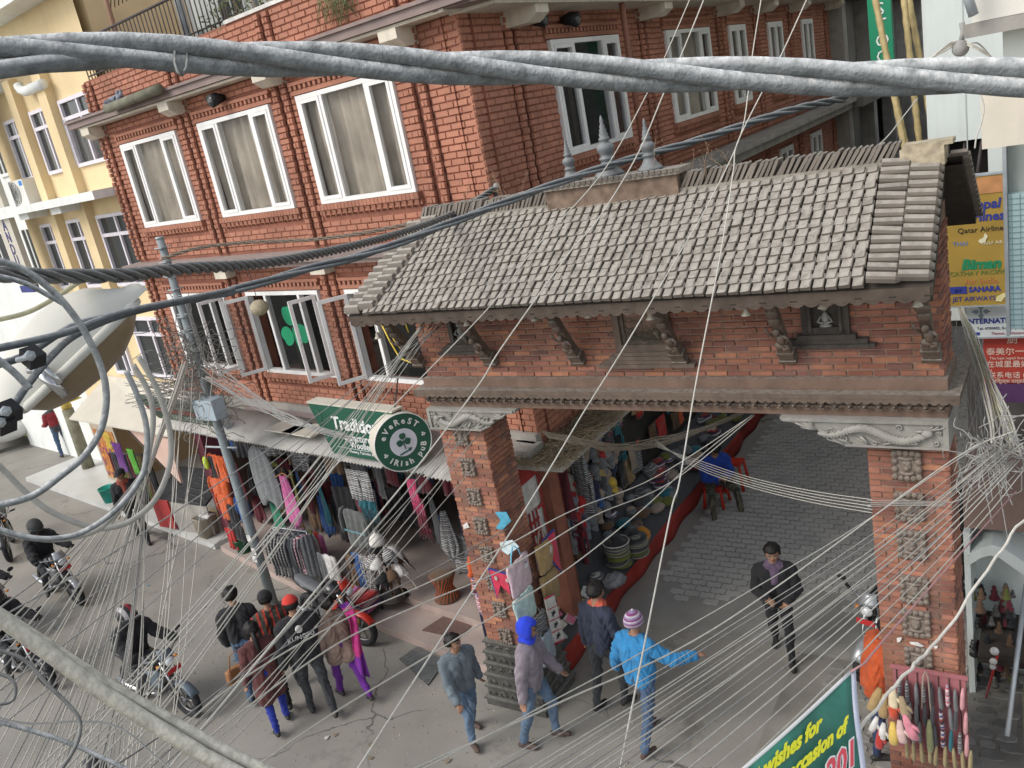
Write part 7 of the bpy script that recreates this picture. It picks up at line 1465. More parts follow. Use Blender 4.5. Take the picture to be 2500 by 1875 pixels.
# ================================================================ motorcycles
M_TYRE = mat('tyre', (.022, .022, .024), .8, .2, 15); M_CHROME = mat('chrome', (.5, .5, .5), .2, .05, 5, 0, metal=.9); M_LENS = mat('lamp_lens', (.6, .62, .62), .1, .05, 5, 0, spec=.8); M_ENG = mat('engine_alloy', (.22, .22, .22), .45, .25, 14, .2, metal=.5); M_SEAT = mat('seat_vinyl', (.022, .022, .024), .5, .1)
def motorbike(label, pos, heading, paint, seat=None, accent=None, plate=True, steer=0, lit=False):
    B = thing('motorcycle', label, 'motorcycle', pos, math.atan2(heading[1], heading[0]) - math.pi / 2); accent = accent or paint
    FM = Matrix.Translation((0, .66, .3)) @ Matrix.Rotation(rad(steer), 4, 'Z')
    def wheel(T):
        m = MB(T); ring = [(0, .25 * math.cos(k * math.pi / 14), .25 * math.sin(k * math.pi / 14)) for k in range(29)]; m.tube(ring, .055, 9, False); w_ = m.build('wheel', M_TYRE, B)
        m = MB(T); m.tube([(0, .205 * math.cos(k * math.pi / 14), .205 * math.sin(k * math.pi / 14)) for k in range(29)], .02, 6, False)
        for k in range(6): m.tube([(0, 0, 0), (0, .2 * math.cos(k * 1.047), .2 * math.sin(k * 1.047))], .014, 5)
        m.tube([(-.06, 0, 0), (.06, 0, 0)], .04, 8); m.build('rim', M_ENG, w_)
    wheel(FM); wheel(Matrix.Translation((0, -.62, .3)))
    for sx in (-1, 1): MB(FM).tube([(sx * .075, 0, 0), (sx * .08, -.12, .34), (sx * .07, -.22, .62)], .022, 7).build('fork', M_CHROME, B)
    m = MB(FM); m.grid(lambda u, v: ((u - .5) * .14, .31 * math.sin((v - .45) * 2.0), .31 * math.cos((v - .45) * 2.0) - .03 * (2 * u - 1) ** 2), 5, 10, thick=.008); m.build('front_fender', accent, B)
    m = MB(); pts = [(-.0, .34, .78), (0, .22, .87), (0, .05, .88), (0, -.1, .80)]; m.tube(pts, [.09, .15, .15, .1], 12, flat=.85); m.build('fuel_tank', paint, B)
    m = MB(); m.tube([(0, -.02, .8), (0, -.2, .79), (0, -.45, .83), (0, -.72, .88), (0, -.8, .89)], [.07, .12, .125, .1, .05], 10, flat=.45); m.build('seat', seat or M_SEAT, B)
    m = MB(); m.tube([(0, -.35, .72), (0, -.7, .8), (0, -.92, .82)], [.11, .1, .04], 8, flat=.5); m.build('tail_fairing', paint, B)
    for sx in (-1, 1): m = MB(); m.grid(lambda u, v: (sx * (.1 + .05 * math.sin(math.pi * u)), .38 - .45 * u, .5 + .28 * v - .1 * u * (1 - v)), 8, 4, thick=.01); m.build('side_panel', accent, B)
    m = MB(); m.box(-.13, .13, -.18, .2, .3, .56); m.tube([(0, .15, .5), (0, .3, .62)], .09, 10); m.build('engine', M_ENG, B)
    MB().tube([(0, .42, .78), (0, .2, .4), (0, -.2, .36), (0, -.4, .7)], .03, 6).build('frame', M_BLACK, B)
    MB().tube([(.1, .2, .38), (.13, -.1, .28), (.15, -.5, .36), (.16, -.75, .42)], [.025, .03, .05, .045], 8).build('exhaust', M_CHROME, B)
    HB = Matrix.Translation((0, .42, .95)) @ Matrix.Rotation(rad(steer), 4, 'Z')
    m = MB(HB); m.tube([(-.36, -.12, .07), (-.3, -.05, .08), (-.12, .02, .03), (.12, .02, .03), (.3, -.05, .08), (.36, -.12, .07)], .014, 7); h_ = m.build('handlebar', M_CHROME, B)
    for sx in (-1, 1):
        m = MB(HB); m.tube([(sx * .30, -.05, .08), (sx * .39, -.14, .065)], .021, 7); m.build('grip', M_BLACK, h_); m = MB(HB); m.tube([(sx * .26, -.02, .09), (sx * .33, .03, .24)], .007, 5); m.ball((sx * .35, .03, .27), (.06, .015, .04), 8, 6); m.build('mirror', M_BLACK, B)
    m = MB(HB); m.ball((0, .12, -.03), (.095, .075, .085), 12, 8); m.build('headlight_shell', paint, B); m = MB(HB); m.ball((0, .15, -.03), (.08, .06, .07), 12, 8); m.build('headlight', mat('lit_lens', (.7, .7, .65), .1, 0, 1, 0, emit=((1, .9, .7), 3)) if lit else M_LENS, B)
    m = MB(HB); m.grid(lambda u, v: ((u - .5) * .24 * (1 - .3 * v), .12 - .08 * v + .04 * math.sin(math.pi * u), .03 + .14 * v), 6, 4, thick=.01); m.build('cowl', accent, B)
    for sx in (-1, 1): m = MB(HB); m.ball((sx * .15, .08, -.05), (.03, .04, .022), 7, 5); m.build('indicator', mat('amber_lens', (.6, .2, .02), .2), B)
    if plate: MB(HB).box(-.11, .11, .2, .21, -.19, -.12).build('number_plate', mat('red_plate', (.45, .03, .03), .5), B)
    for sx in (-1, 1): MB().tube([(sx * .12, .02, .33), (sx * .26, .02, .32)], .014, 6).build('footpeg', M_BLACK, B)
    return B
P_BLK = mat('black_paint', (.02, .02, .023), .25, .05, 5, 0, spec=.6); P_SIL = mat('silver_paint', (.35, .36, .37), .3, .05, 5, 0, metal=.5); P_RED = mat('red_paint', (.5, .035, .02), .25, .05, 5, 0, spec=.6); P_WHT = mat('white_paint', (.5, .5, .52), .3, .05, 5, 0)
RIDE = dict(legs=((62, 88, 14), (62, 88, 14)), arms=((48, 16, 26, -10), (48, 16, 26, -10)), lean=12, head=(0, 2), sit=.86, top=BLK, bottom=DARKP, shoes=SHOE, dt=.035, gloves=BLK, face=False)
def rider(lb, blb, rear, front, H=1.72, helm=None, **k):
    a, b = at(*rear), at(*front); d = (b - a); d.z = 0; h = d.normalized(); c_ = b - h * .66
    bk_ = motorbike(blb, c_, (h.x, h.y), **k); r = dict(RIDE); r['hair'] = ('helmet', helm or mat('dark_helmet', (.03, .03, .035), .3, .1)); person(lb, c_ - h * .3, (h.x, h.y), H, **r); return bk_
rider('rider in a black jacket and hood on the silver fronted motorcycle coming up the road', 'black motorcycle with a silver headlamp cowl ridden past the wire bundle', (118, 1440), (196, 1476), paint=P_BLK, accent=P_SIL, helm=mat('grey_hood', (.05, .052, .05), .8, .2))
rider('rider in a dark navy jacket and black helmet on the nearest motorcycle', 'black motorcycle with a blue grey tank and clear headlamp in the middle of the road', (352, 1705), (470, 1748), paint=P_BLK, accent=mat('slate_paint', (.12, .15, .18), .3, .05), helm=mat('patterned_helmet', (.03, .03, .03), .3, .1, stripes=('X', .2, [(.03, .03, .03), (.35, .33, .33), (.03, .03, .03), (.3, .03, .05)])))
rider('rider in black at the left edge of the road on a silver motorcycle', 'silver motorcycle with an orange indicator at the left edge of the road', (-40, 1530), (52, 1560), paint=P_SIL, accent=P_SIL)
rider('rider in black boots on the dark motorcycle under the thick cables', 'dark motorcycle with a chrome headlamp under the thick pale cables', (40, 1640), (125, 1680), paint=P_BLK, accent=P_BLK, lit=True)
a, b = at(742, 1512), at(893, 1575); h = (b - a).normalized()
pb = motorbike('parked black and red motorcycle with a grey seat beside the utility pole', b - h * .66, (h.x, h.y), P_BLK, seat=mat('grey_seat_cover', (.12, .125, .13), .5, .1), accent=P_RED, plate=False, steer=12)
motorbike('motorcycle with a red number plate half hidden behind the right gate pillar', Vector((-2.02, 9.9, 0)), (-.25, -.97), P_BLK, accent=P_SIL)
a = at(30, 1345); motorbike('dark motorcycle parked at the left edge of the road', Vector((a.x, a.y, 0)), (.85, -.5), P_BLK, plate=False)
# parked car at the far left
cr = thing('parked_car', 'white parked car whose bonnet shows behind the street lamp arm', 'car', at(20, 1075)); cr.rotation_euler = (0, 0, rad(-20))
m = MB(); m.tube([(-2.0, 0, .6), (-1.6, 0, .68), (0, 0, .72), (1.2, 0, .7), (1.75, 0, .6), (1.9, 0, .5)], [.5, .78, .84, .82, .7, .45], 12, flat=.42); m.build('body', mat('white_car_paint', (.62, .62, .6), .25, .03), cr); m = MB(); m.tube([(-1.3, 0, 1.0), (-.8, 0, 1.2), (.2, 0, 1.22), (.8, 0, .98)], [.4, .66, .66, .5], 12, flat=.55); m.build('cabin', M_GLASS, cr)
for sx in (-1.2, 1.2):
    for sy in (-.75, .75): m = MB(); m.tube([(sx, sy - .1 * (1 if sy > 0 else -1), .31), (sx, sy, .31)], .31, 16); m.build('wheel', M_TYRE, cr)
for sy in (-.5, .5): MB().ball((1.78, sy, .68), (.1, .16, .07), 8, 6).build('headlight', M_LENS, cr)
# ================================================================ wires and cables
def spline(pts, n_=8):
    P_ = [Vector(p) for p in pts]; P_ = [P_[0] * 2 - P_[1]] + P_ + [P_[-1] * 2 - P_[-2]]; out = []
    for i in range(1, len(P_) - 2):
        p0, p1, p2, p3 = P_[i - 1:i + 3]
        for k in range(n_):
            t = k / n_; out.append(.5 * ((2 * p1) + (p2 - p0) * t + (2 * p0 - 5 * p1 + 4 * p2 - p3) * t * t + (3 * p1 - p0 - 3 * p2 + p3) * t ** 3))
    out.append(P_[-2]); return out
def route(px, d0, d1, jit=0, R=None):
    """photo points (x, y[, dist]) -> places; distances run evenly from d0 to d1"""
    L_ = [0]
    for a, b in zip(px, px[1:]): L_.append(L_[-1] + math.hypot(b[0] - a[0], b[1] - a[1]))
    return [PD(p[0], p[1], p[2] if len(p) > 2 else d0 + (d1 - d0) * l / L_[-1]) for p, l in zip(px, L_)]
def beyond(q, px, ext):
    # a line that leaves the picture goes on straight to its next support
    out = lambda p: p[0] < 0 or p[0] > 2500 or p[1] < 0 or p[1] > 1875
    if out(px[0]): q = [q[0] + (q[0] - q[1]).normalized() * ext] + q
    if out(px[-1]): q = q + [q[-1] + (q[-1] - q[-2]).normalized() * ext]
    return q
def wire(label, px, d0, d1, r=.004, mt=None, group=None, n_=8, sides=6, sag=0.0, name='overhead_wire', cat='wire', r1=None, wob=0.0, seed=0):
    q = spline(route(px, d0, d1), n_) if len(px) > 2 else [PD(*px[0], d0).lerp(PD(*px[1], d1), k / 20) for k in range(21)]
    q = beyond(q, px, 1.4)
    N_ = len(q)
    if sag: q = [p - Vector((0, 0, sag * 4 * (k / (N_ - 1)) * (1 - k / (N_ - 1)))) for k, p in enumerate(q)]
    if wob: q = [p + Vector((noise.noise((k * .35, seed, 0)), noise.noise((k * .35, seed, 5)), noise.noise((k * .35, seed, 9)))) * wob for k, p in enumerate(q)]
    rr = [r + ((r1 or r) - r) * k / (N_ - 1) for k in range(N_)]
    return MB().tube(q, rr, sides).build(name, mt or M_WIREW, label=label, cat=cat, group=group)
def twisted(label, px, d0, d1, n_strand, r, R_, pitch, mt, name='twisted_cable', cat='cable', r1=None, seg=10, phase=0, sides=8):
    q = beyond(spline(route(px, d0, d1), seg), px, 3.5); t = thing(name, label, cat, q[0]); o = Vector(q[0]); N_ = len(q); L_ = [0]
    for a, b in zip(q, q[1:]): L_.append(L_[-1] + (b - a).length)
    # resample finely so that every turn is round
    steps = max(N_, int(L_[-1] / pitch * 14)); rs = []; j = 0
    for k in range(steps + 1):
        l = L_[-1] * k / steps
        while j < N_ - 2 and L_[j + 1] < l: j += 1
        f = (l - L_[j]) / max(1e-6, L_[j + 1] - L_[j]); rs.append(q[j].lerp(q[j + 1], min(1, f)))
    for s_ in range(n_strand):
        pts = []; rad_ = []
        for k, p in enumerate(rs):
            tg = (rs[min(k + 1, steps)] - rs[max(k - 1, 0)]).normalized(); a = tg.cross(Vector((0, 0, 1))).normalized(); b = tg.cross(a); f = k / steps; sc = 1 + ((r1 / r if r1 else 1) - 1) * f
            th = 2 * math.pi * (L_[-1] * f / pitch) + s_ * 2 * math.pi / n_strand + phase; pts.append(p - o + (a * math.cos(th) + b * math.sin(th)) * R_ * sc); rad_.append(r * sc)
        MB().tube(pts, rad_, sides).build('strand', mt, t)
    return t
# thick twisted cable right in front
tc = twisted('thick dusty twisted power cable slung across the whole view above the gate', [(-120, 130), (200, 128), (430, 132), (830, 150), (1250, 168), (1650, 182), (2100, 188), (2620, 192)], 1.5, 1.5, 3, .0138, .0156, .98, M_CABLE, seg=12, sides=14, phase=1.9)
wire('loose dusty cable end dropping away from the thick twisted one', [(-60, 178), (60, 162), (170, 148), (300, 140)], 1.45, 1.5, .0125, M_CABLE, name='power_cable', cat='cable', sides=10)
MB().tube([PD(442 + 16 * math.cos(t * .7) , 140 + 44 * math.sin(t * .7), 1.47 + .05 * math.cos(t * .7 + 1.5)) for t in range(10)], .0022, 6).build('cable_tie', M_WIRED, label='thin tie wrapped round the thick twisted cable', cat='tie')
# second bundle running to the street ledge
M_CABLE2 = mat('bluish_cable', (.085, .1, .115), .6, .2, 25, .25, 120, dust=((.56, .56, .54), .7, 60))
twisted('pair of bluish cables running from the street lamp past the finials to the ledge', [(560, 712, 3.6), (760, 655, 4.4), (938, 606, 5.2), (1198, 507, 6.6), (1469, 410, 8.4), (1695, 345, 10.4), (1921, 272, 13), (2062, 240, 16)], 3, 16, 3, .0085, .0105, 2.6, M_CABLE2, r1=.03, phase=.5)
for i, (pts, lb) in enumerate((([(-40, 858, 2.35), (150, 815, 2.5), (290, 765, 2.8), (430, 735, 3.1), (570, 706, 3.6)], 'cable passing straight across the lamp housing'), ([(-40, 900, 2.4), (60, 868, 2.45), (170, 800, 2.6), (250, 775, 2.8), (400, 742, 3.1), (570, 714, 3.6)], 'cable crossing the lamp housing just below the straight one'), ([(-40, 1105, 2.4), (10, 1030, 2.4), (60, 950, 2.4), (125, 870, 2.5), (190, 815, 2.65), (300, 770, 2.9), (440, 738, 3.2), (570, 716, 3.6)], 'cable curling down along the lamp arm to the clamp'))):
    wire(lb, pts, 0, 0, .0095, M_CABLE2, sides=8, name='power_cable', cat='cable')
twisted('bundle of dark twisted cables from the left edge to the hook beside the roof ridge', [(-40, 668, 3.0), (120, 674, 3.2), (300, 672, 3.5), (452, 656, 4.0), (678, 638, 5.2), (904, 590, 7.2), (1050, 545, 9), (1140, 505, 10), (1205, 462, 10.6)], 3, 10.6, 4, .0075, .012, .42, M_WIRED, r1=.016)
twisted('thin rusty twisted cable from the utility pole to the hook beside the roof ridge', [(395, 632, 13.8), (480, 606, 13.4), (600, 592, 13), (760, 585, 12.3), (900, 566, 11.6), (1060, 530, 11), (1200, 466, 10.6)], 13, 10.6, 3, .012, .016, .5, mat('rusty_cable', (.17, .13, .10), .8, .25, 20))
hk = thing('wire_hook_post', 'short post with a metal hook holding cables beside the roof ridge', 'post', PD(1212, 500, 10.7)); o = Vector(hk.location)
MB().tube([PD(1214, 560, 10.75) - o, PD(1208, 500, 10.75) - o, PD(1212, 452, 10.75) - o], .025, 7).build('post', M_IRON, hk); MB().ball(PD(1212, 455, 10.7) - o, .045, 8, 6).build('insulator', M_WIREG, hk)
# ---- loops hanging by the lamp
lo = [('dark loop of cable swinging in front of the lamp housing', [(-30, 628), (57, 658), (133, 715), (182, 772), (213, 821), (243, 886), (258, 943), (258, 1000), (243, 1057), (205, 1114), (152, 1159), (76, 1212), (-30, 1240)], 2.2, .0088, M_CABLE),
      ('pale loop of cable hanging innermost under the lamp', [(308, 905), (334, 962), (357, 1038), (357, 1114), (342, 1171), (285, 1243), (213, 1294), (152, 1313), (76, 1313), (-30, 1285)], 2.3, .0078, M_CABLE),
      ('pale loop of cable hanging in the middle under the lamp', [(325, 890), (361, 954), (374, 1019), (365, 1095), (342, 1171), (297, 1235), (247, 1287), (190, 1310), (114, 1317), (25, 1303), (-30, 1275)], 2.36, .0078, mat('pale_dusty_cable', (.33, .32, .29), .8, .2, 25, .2, 120, dust=((.55, .53, .48), .6, 60))),
      ('pale loop of cable reaching lowest under the lamp', [(338, 870), (380, 943), (410, 1030), (418, 1095), (410, 1152), (384, 1212), (350, 1250), (304, 1279), (243, 1290), (182, 1275), (114, 1243), (60, 1200), (20, 1160), (-30, 1110)], 2.42, .0082, MATS['pale_dusty_cable']),
      ('dark straight cable end poking across the lamp arm', [(-30, 860), (30, 905), (74, 950)], 2.2, .009, M_CABLE),
      ('dusty cable dropping over the top of the lamp', [(-30, 668), (57, 690), (125, 725), (160, 745)], 2.5, .0075, M_CABLE),
      ('yellowish cable behind the lamp rising to the twisted bundle', [(-30, 786), (60, 765), (125, 733), (190, 690), (225, 668)], 3.6, .010, mat('yellow_cable', (.38, .36, .24), .8, .2, 20)),
      ('dark loop of cable at the lower left corner', [(-30, 1580), (57, 1610), (114, 1670), (163, 1716), (194, 1758), (190, 1807), (167, 1853), (140, 1890)], 1.8, .004, M_WIRED),
      ('small dark loop at the left edge below the thick pale cables', [(-20, 1640), (23, 1655), (38, 1682), (27, 1712), (-20, 1722)], 1.8, .0035, M_WIRED),
      ('straight grey cable under the thick pale cables', [(-30, 1755), (76, 1784), (171, 1815), (310, 1878), (400, 1920)], 1.9, .0048, M_CABLE),
      ('thin grey wire wandering under the thick pale cables', [(-20, 1748), (57, 1765), (114, 1765), (190, 1761), (266, 1767), (323, 1796), (361, 1830), (430, 1890)], 2.1, .0022, M_WIREG)]
for lb, pts, d, r_, mt in lo: wire(lb, pts, d, d, r_ * .88, mt, sides=9, name='power_cable', cat='cable')
M_PCAB = mat('beige_dusty_cable', (.30, .285, .24), .8, .2, 25, .35, 110, dust=((.72, .68, .57), 1.0, 70))
twisted('pair of thick pale dusty cables crossing the lower left corner', [(-90, 1445), (76, 1558), (152, 1612), (235, 1670), (323, 1722), (418, 1780), (513, 1835), (610, 1885), (720, 1940)], 1.5, 1.5, 2, .0112, .0112, 3.4, M_PCAB, sides=12, phase=2.2)
wire('thinner pale cable laid along the thick dusty pair', [(230, 1655), (330, 1712), (430, 1770), (540, 1830), (680, 1910)], 1.5, 1.5, .0042, M_PCAB, name='power_cable', cat='cable', sides=8)
# ---- street lamp
LD = 3.4
ax0, ax1 = PD(20, 985, LD), PD(330, 690, LD); xa = (ax1 - ax0).normalized(); vd = (CAM - PD(200, 830, LD)).normalized(); za = xa.cross(vd); za = (za if za.z > 0 else -za).normalized(); ya = za.cross(xa).normalized()
lampM = frame(PD(190, 868, LD), xa * 1.16, ya * 1.16, za * 1.22); la = thing('street_lamp', 'weathered street lamp head with brown lens poking in from the left', 'street lamp', lampM.translation); iL = Matrix.Translation(-lampM.translation) @ lampM
M_LAMP = mat('lamp_shell', (.50, .50, .46), .6, .12, 4, .1, 40, dust=((.66, .62, .52), .7, 6)); M_LENSB = mat('brown_lens', (.20, .15, .09), .35, .15, 5, .05, 30, dust=((.36, .3, .2), .4))
def hull(prof, zs, n_=24, a0=0, a1=math.pi):
    m = MB(iL); rows = []
    for (x, h, wd) in prof: rows.append([(x, wd * math.cos(a0 + (a1 - a0) * k / n_), h * math.sin(a0 + (a1 - a0) * k / n_) * zs + .0) for k in range(n_ + 1)])
    vs = [p for r_ in rows for p in r_]; W = n_ + 1; m.add(vs, [(i * W + j, (i + 1) * W + j, (i + 1) * W + j + 1, i * W + j + 1) for i in range(len(rows) - 1) for j in range(n_)], True)
    m.add([rows[-1][k] for k in range(n_ + 1)], [tuple(range(n_ + 1))]); return m
hull([(-.42, .045, .06), (-.30, .06, .075), (-.24, .075, .09), (-.18, .115, .13), (-.08, .148, .165), (.02, .155, .175), (.1, .145, .17), (.16, .12, .15), (.205, .075, .11), (.235, .05, .07), (.262, .042, .05), (.28, .028, .03), (.285, .005, .005)], 1).build('shell', M_LAMP, la)
hull([(-.2, .02, .1), (-.17, .055, .14), (-.1, .08, .165), (0, .09, .175), (.09, .085, .168), (.16, .06, .14), (.205, .03, .08), (.215, .004, .01)], -1).build('lens_bowl', M_LENSB, la)
m = MB(iL); m.tube([(-.215, .0, -.004), (-.19, .125, -.004), (-.1, .172, -.004), (.02, .182, -.004), (.12, .17, -.004), (.2, .115, -.004), (.235, 0, -.004), (.2, -.115, -.004), (.12, -.17, -.004), (.02, -.182, -.004), (-.1, -.172, -.004), (-.19, -.125, -.004), (-.215, 0, -.004)], .013, 8); m.build('rim', M_LAMP, la)
m = MB(iL); m.tube([(-.40, 0, .01), (-.52, 0, -.02), (-.8, 0, -.1), (-1.2, 0, -.2)], [.062, .055, .05, .05], 12); m.build('arm', M_STEEL, la)
m = MB(iL); m.tube([(-.1, -.17, .05), (-.1, -.2, .0), (-.1, -.19, -.05)], .014, 8, flat=1.0); m.tube([(-.115, -.165, .06), (-.08, -.19, .03), (-.085, -.205, -.02)], .01, 7); m.build('latch', M_CHROME, la)
for i, (x, y) in enumerate(((22, 1005), (80, 872), (8, 1032))):
    t = thing('cable_clamp', ['black bolted clamp on the lamp arm cables', 'black clamp with a bolt on the upper lamp cables', 'lower black clamp gripping the cable along the lamp arm'][i], 'clamp', PD(x, y, 2.38)); MB().box(-.022, .022, -.02, .02, -.018, .018, Matrix.Rotation(.6, 4, 'Y')).build('jaw', M_BLACK, t); MB().tube([(-.03, -.02, 0), (.035, -.02, .01)], .008, 6).build('bolt', M_STEEL, t); m = MB(); m.lathe([(.0, -.004), (.013, -.004), (.013, .004), (0, .004)], 6, Matrix.Translation((.03, -.02, .01)) @ Matrix.Rotation(1.57, 4, 'Y')); m.build('nut', M_STEEL, t)
# ---- utility pole with box and tangle
up = thing('utility_pole', 'grey tubular steel utility pole standing in front of the clothes shop', 'utility pole', (-11.83, 8.38, 0))
MB().tube([(0, 0, 0), (0, 0, 2.2), (0, 0, 2.21), (0, 0, 4.2), (0, 0, 4.21), (0, 0, 6.5)], [.085, .08, .075, .07, .062, .06], 14).build('shaft', mat('pole_grey', (.21, .24, .25), .6, .18, 6, .15, streak=.3), up); MB().tube([(0, 0, 6.5), (0, 0, 6.53)], .066, 14).build('cap', M_STEEL, up)
for k in range(9): MB().box(-.09, .09, -.09, .09, 4.6 + k * .22, 4.615 + k * .22).build('pole_band', M_STEEL, up)
for k in range(5): MB().tube([(-.12, -.02, 5.0 + k * .3), (.12, -.02, 5.0 + k * .3)], .012, 5).build('step_bolt', M_STEEL, up)
MB().box(-.06, .42, -.3, -.06, 3.62, 3.95).build('junction_box', mat('pale_blue_box', (.38, .45, .5), .6, .1), up); MB().tube([(-.5, .0, 3.0), (.3, 0, 3.02)], .018, 6).build('cross_arm', M_STEEL, up)
for k, (x, z) in enumerate(((0, 1.3), (.02, 1.05), (-.02, .9))): MB().box(x - .05, x + .05, -.087, -.078, z, z + .12).build('paper_scrap', C_WHITE, up)
R8 = random.Random(8); tg = MB(); pc = Vector((-11.83, 8.38, 0))
for k in range(150):
    c0 = pc + Vector((R8.gauss(0, .12), R8.gauss(-.1, .1), R8.uniform(3.5, 5.0))); pts = [c0]; d = Vector((R8.gauss(0, 1), R8.gauss(0, .6), R8.gauss(-.3, 1))).normalized()
    for j in range(7): d = (d + Vector((R8.gauss(0, .6), R8.gauss(0, .5), R8.gauss(-.05, .6)))).normalized(); pts.append(pts[-1] + d * R8.uniform(.06, .2))
    tg.tube(spline(pts, 3), .006, 4)
for k in range(46):   # strands pulled towards the yellow building
    a = pc + Vector((-.1, 0, R8.uniform(3.7, 4.4))); b = PL(R8.uniform(300, 400), R8.uniform(905, 1000), pc + Vector((0, -.3, 0)), Vector((0, 1, 0))); mdl = a.lerp(b, .5) - Vector((0, 0, R8.uniform(-.05, .2))); tg.tube(spline([a, mdl, b], 8), .006, 4)
tg.build('wire_tangle', mat('tangle_grey', (.19, .18, .165), .8, .2, 20, 0), label='dense tangle of grey wires wrapped round the utility pole', cat='wires', kind='stuff')
for i in range(14):
    wire('slack wire from the pole tangle along the wall to the green sign', [(500 + R8.uniform(-10, 15), 900 + R8.uniform(-30, 40), 14.2), (600, 960 + R8.uniform(-18, 25), 13.6), (700, 1020 + R8.uniform(-12, 14), 13), (770, 1045 + R8.uniform(-6, 8), 12.6), (835 + R8.uniform(-10, 30), 1066 + R8.uniform(-8, 8), 12.4)], 14, 11, .006, M_WIREG, group='slack wires from the pole tangle to the green sign', sides=5, n_=6)
# ---- bundle tied down from the pole, then fanning out over the road
F0 = [(455, 885), (432, 955), (408, 1020), (384, 1085), (362, 1150)]
for i in range(10):
    dx, dy = R8.uniform(-9, 9), R8.uniform(-5, 5); wire('pale wire in the tied bundle sloping down from the utility pole', [(x + dx * (1 - k * .12), y + dy, 13.4 - .8 * k) for k, (x, y) in enumerate(F0)], 13, 10, .009, M_WIREW, group='tied bundle of wires from the utility pole', sides=5, n_=5)
ends = [(-20, 1500), (-20, 1560), (-20, 1590), (-20, 1640), (-20, 1668), (-20, 1710), (-20, 1760), (-20, 1800), (-20, 1850), (0, 1890), (18, 1890), (40, 1890), (58, 1890), (72, 1890), (90, 1890), (104, 1890), (118, 1890), (130, 1890), (150, 1890), (160, 1890), (178, 1890), (192, 1890), (205, 1890), (222, 1890), (240, 1890), (252, 1890), (262, 1890), (270, 1890), (284, 1890), (296, 1890), (306, 1890), (318, 1890), (330, 1890), (246, 1890), (140, 1890), (80, 1890)]
for i, e in enumerate(ends):
    s_ = (352 + R8.uniform(-10, 14), 1160 + R8.uniform(-14, 10)); mid = ((s_[0] + e[0]) / 2 + R8.uniform(-9, 9) + 10, (s_[1] + e[1]) / 2 + R8.uniform(-6, 14)); wire('thin wire fanning from the tied bundle over the road', [(s_[0], s_[1], 9.6), (mid[0], mid[1], 7.0), (e[0], e[1], 5.0)], 9.6, 5, R8.uniform(.0028, .0052), R8.choice([M_WIREW, M_WIREW, M_WIREW, M_WIREG]), group='thin wires fanning from the tied bundle over the road', sides=5, n_=10)
vert = [((446, 885), (374, 1890)), ((470, 900), (410, 1890)), ((420, 900), (352, 1160)), ((520, 900), (410, 1870)), ((488, 960), (396, 1500)), ((452, 930), (330, 1890)), ((430, 1020), (365, 1890)), ((500, 1000), (300, 1890))]
for i, (a, b) in enumerate(vert): wire('thin wire dropping steeply from the pole tangle to the road side', [(a[0], a[1], 13.8), ((a[0] + b[0]) / 2 + 10, (a[1] + b[1]) / 2, 9), (b[0], b[1], 6)], 13, 6, .0042, M_WIREW, group='thin wires dropping steeply from the pole tangle', sides=5)
# ---- long wires traced one by one
long_ = [('thick pale wire crossing the roof from top to bottom in front of the left pillar', [(1861, -20), (1837, 133), (1827, 224), (1804, 342), (1720, 515), (1658, 620), (1533, 833), (1422, 1011), (1278, 1250), (1050, 1602), (865, 1890)], 7.0, 3.4, .0042),
 ('pale wire crossing the roof and dropping steeply through the gate opening', [(1978, -20), (1907, 135), (1861, 224), (1800, 350), (1790, 420), (1760, 615), (1700, 930), (1660, 1170), (1639, 1245), (1580, 1540), (1511, 1890)], 6.8, 3.4, .0042),
 ('pale wire running from the ridge finials down past the pub sign', [(1726, -20), (1662, 137), (1622, 224), (1555, 380), (1457, 540), (1388, 620), (1225, 848), (1172, 935), (1039, 1114), (929, 1250), (830, 1370), (600, 1650), (400, 1890)], 7.2, 3.6, .0046),
 ('thin wire running over the left finial down across the knitwear sign', [(1692, -20), (1624, 137), (1582, 224), (1476, 414), (1339, 570), (1290, 625), (1195, 749), (1001, 950), (830, 1125), (500, 1480), (130, 1890)], 7.4, 3.8, .0038),
 ('wavy white wire sagging over the roof tiles', [(1226, 528, 9.9), (1260, 558, 9.4), (1330, 572, 9.3), (1400, 588, 9.2), (1500, 600, 9.1), (1600, 590, 9.0), (1750, 575, 8.8), (1900, 535, 8.8), (2040, 455, 9.0), (2110, 385, 9.4), (2165, 335, 10), (2205, 285, 10.5), (2240, 240, 11)], 9, 9, .006),
 ('pale wire running from the right hub to the road below the boy', [(2480, 1050), (2330, 1120), (1900, 1430), (1660, 1583), (1400, 1700), (1150, 1815), (985, 1890)], 6.6, 3.2, .0042),
 ('pale wire crossing the gate opening from the framed notice to the group', [(1840, 1012, 8.5), (1600, 1165, 7.8), (1400, 1245), (1240, 1330), (1040, 1425), (830, 1518), (560, 1680), (330, 1890)], 8, 3.6, .0042),
 ('pale wire just under the one crossing the gate opening', [(1842, 1014, 8.5), (1640, 1176, 7.8), (1445, 1262), (1240, 1385), (1040, 1470), (830, 1568), (560, 1760), (420, 1890)], 8, 3.6, .0042),
 ('pale wire rising from the road to the seated person in the lane', [(1836, 1013, 8.5), (1690, 1130, 7.8), (1567, 1245), (1370, 1400), (1100, 1568), (830, 1731), (600, 1890)], 8, 3.4, .0042),
 ('dark wire slanting over the group from the right', [(1240, 1290), (1000, 1420), (830, 1500), (600, 1640), (400, 1790), (250, 1890)], 6, 3.4, .0035)]
for i, (lb, pts, d0, d1, r_) in enumerate(long_): wire(lb, pts, d0, d1, r_, M_WIRED if 'dark' in lb else M_WIREW, sides=6, n_=8)
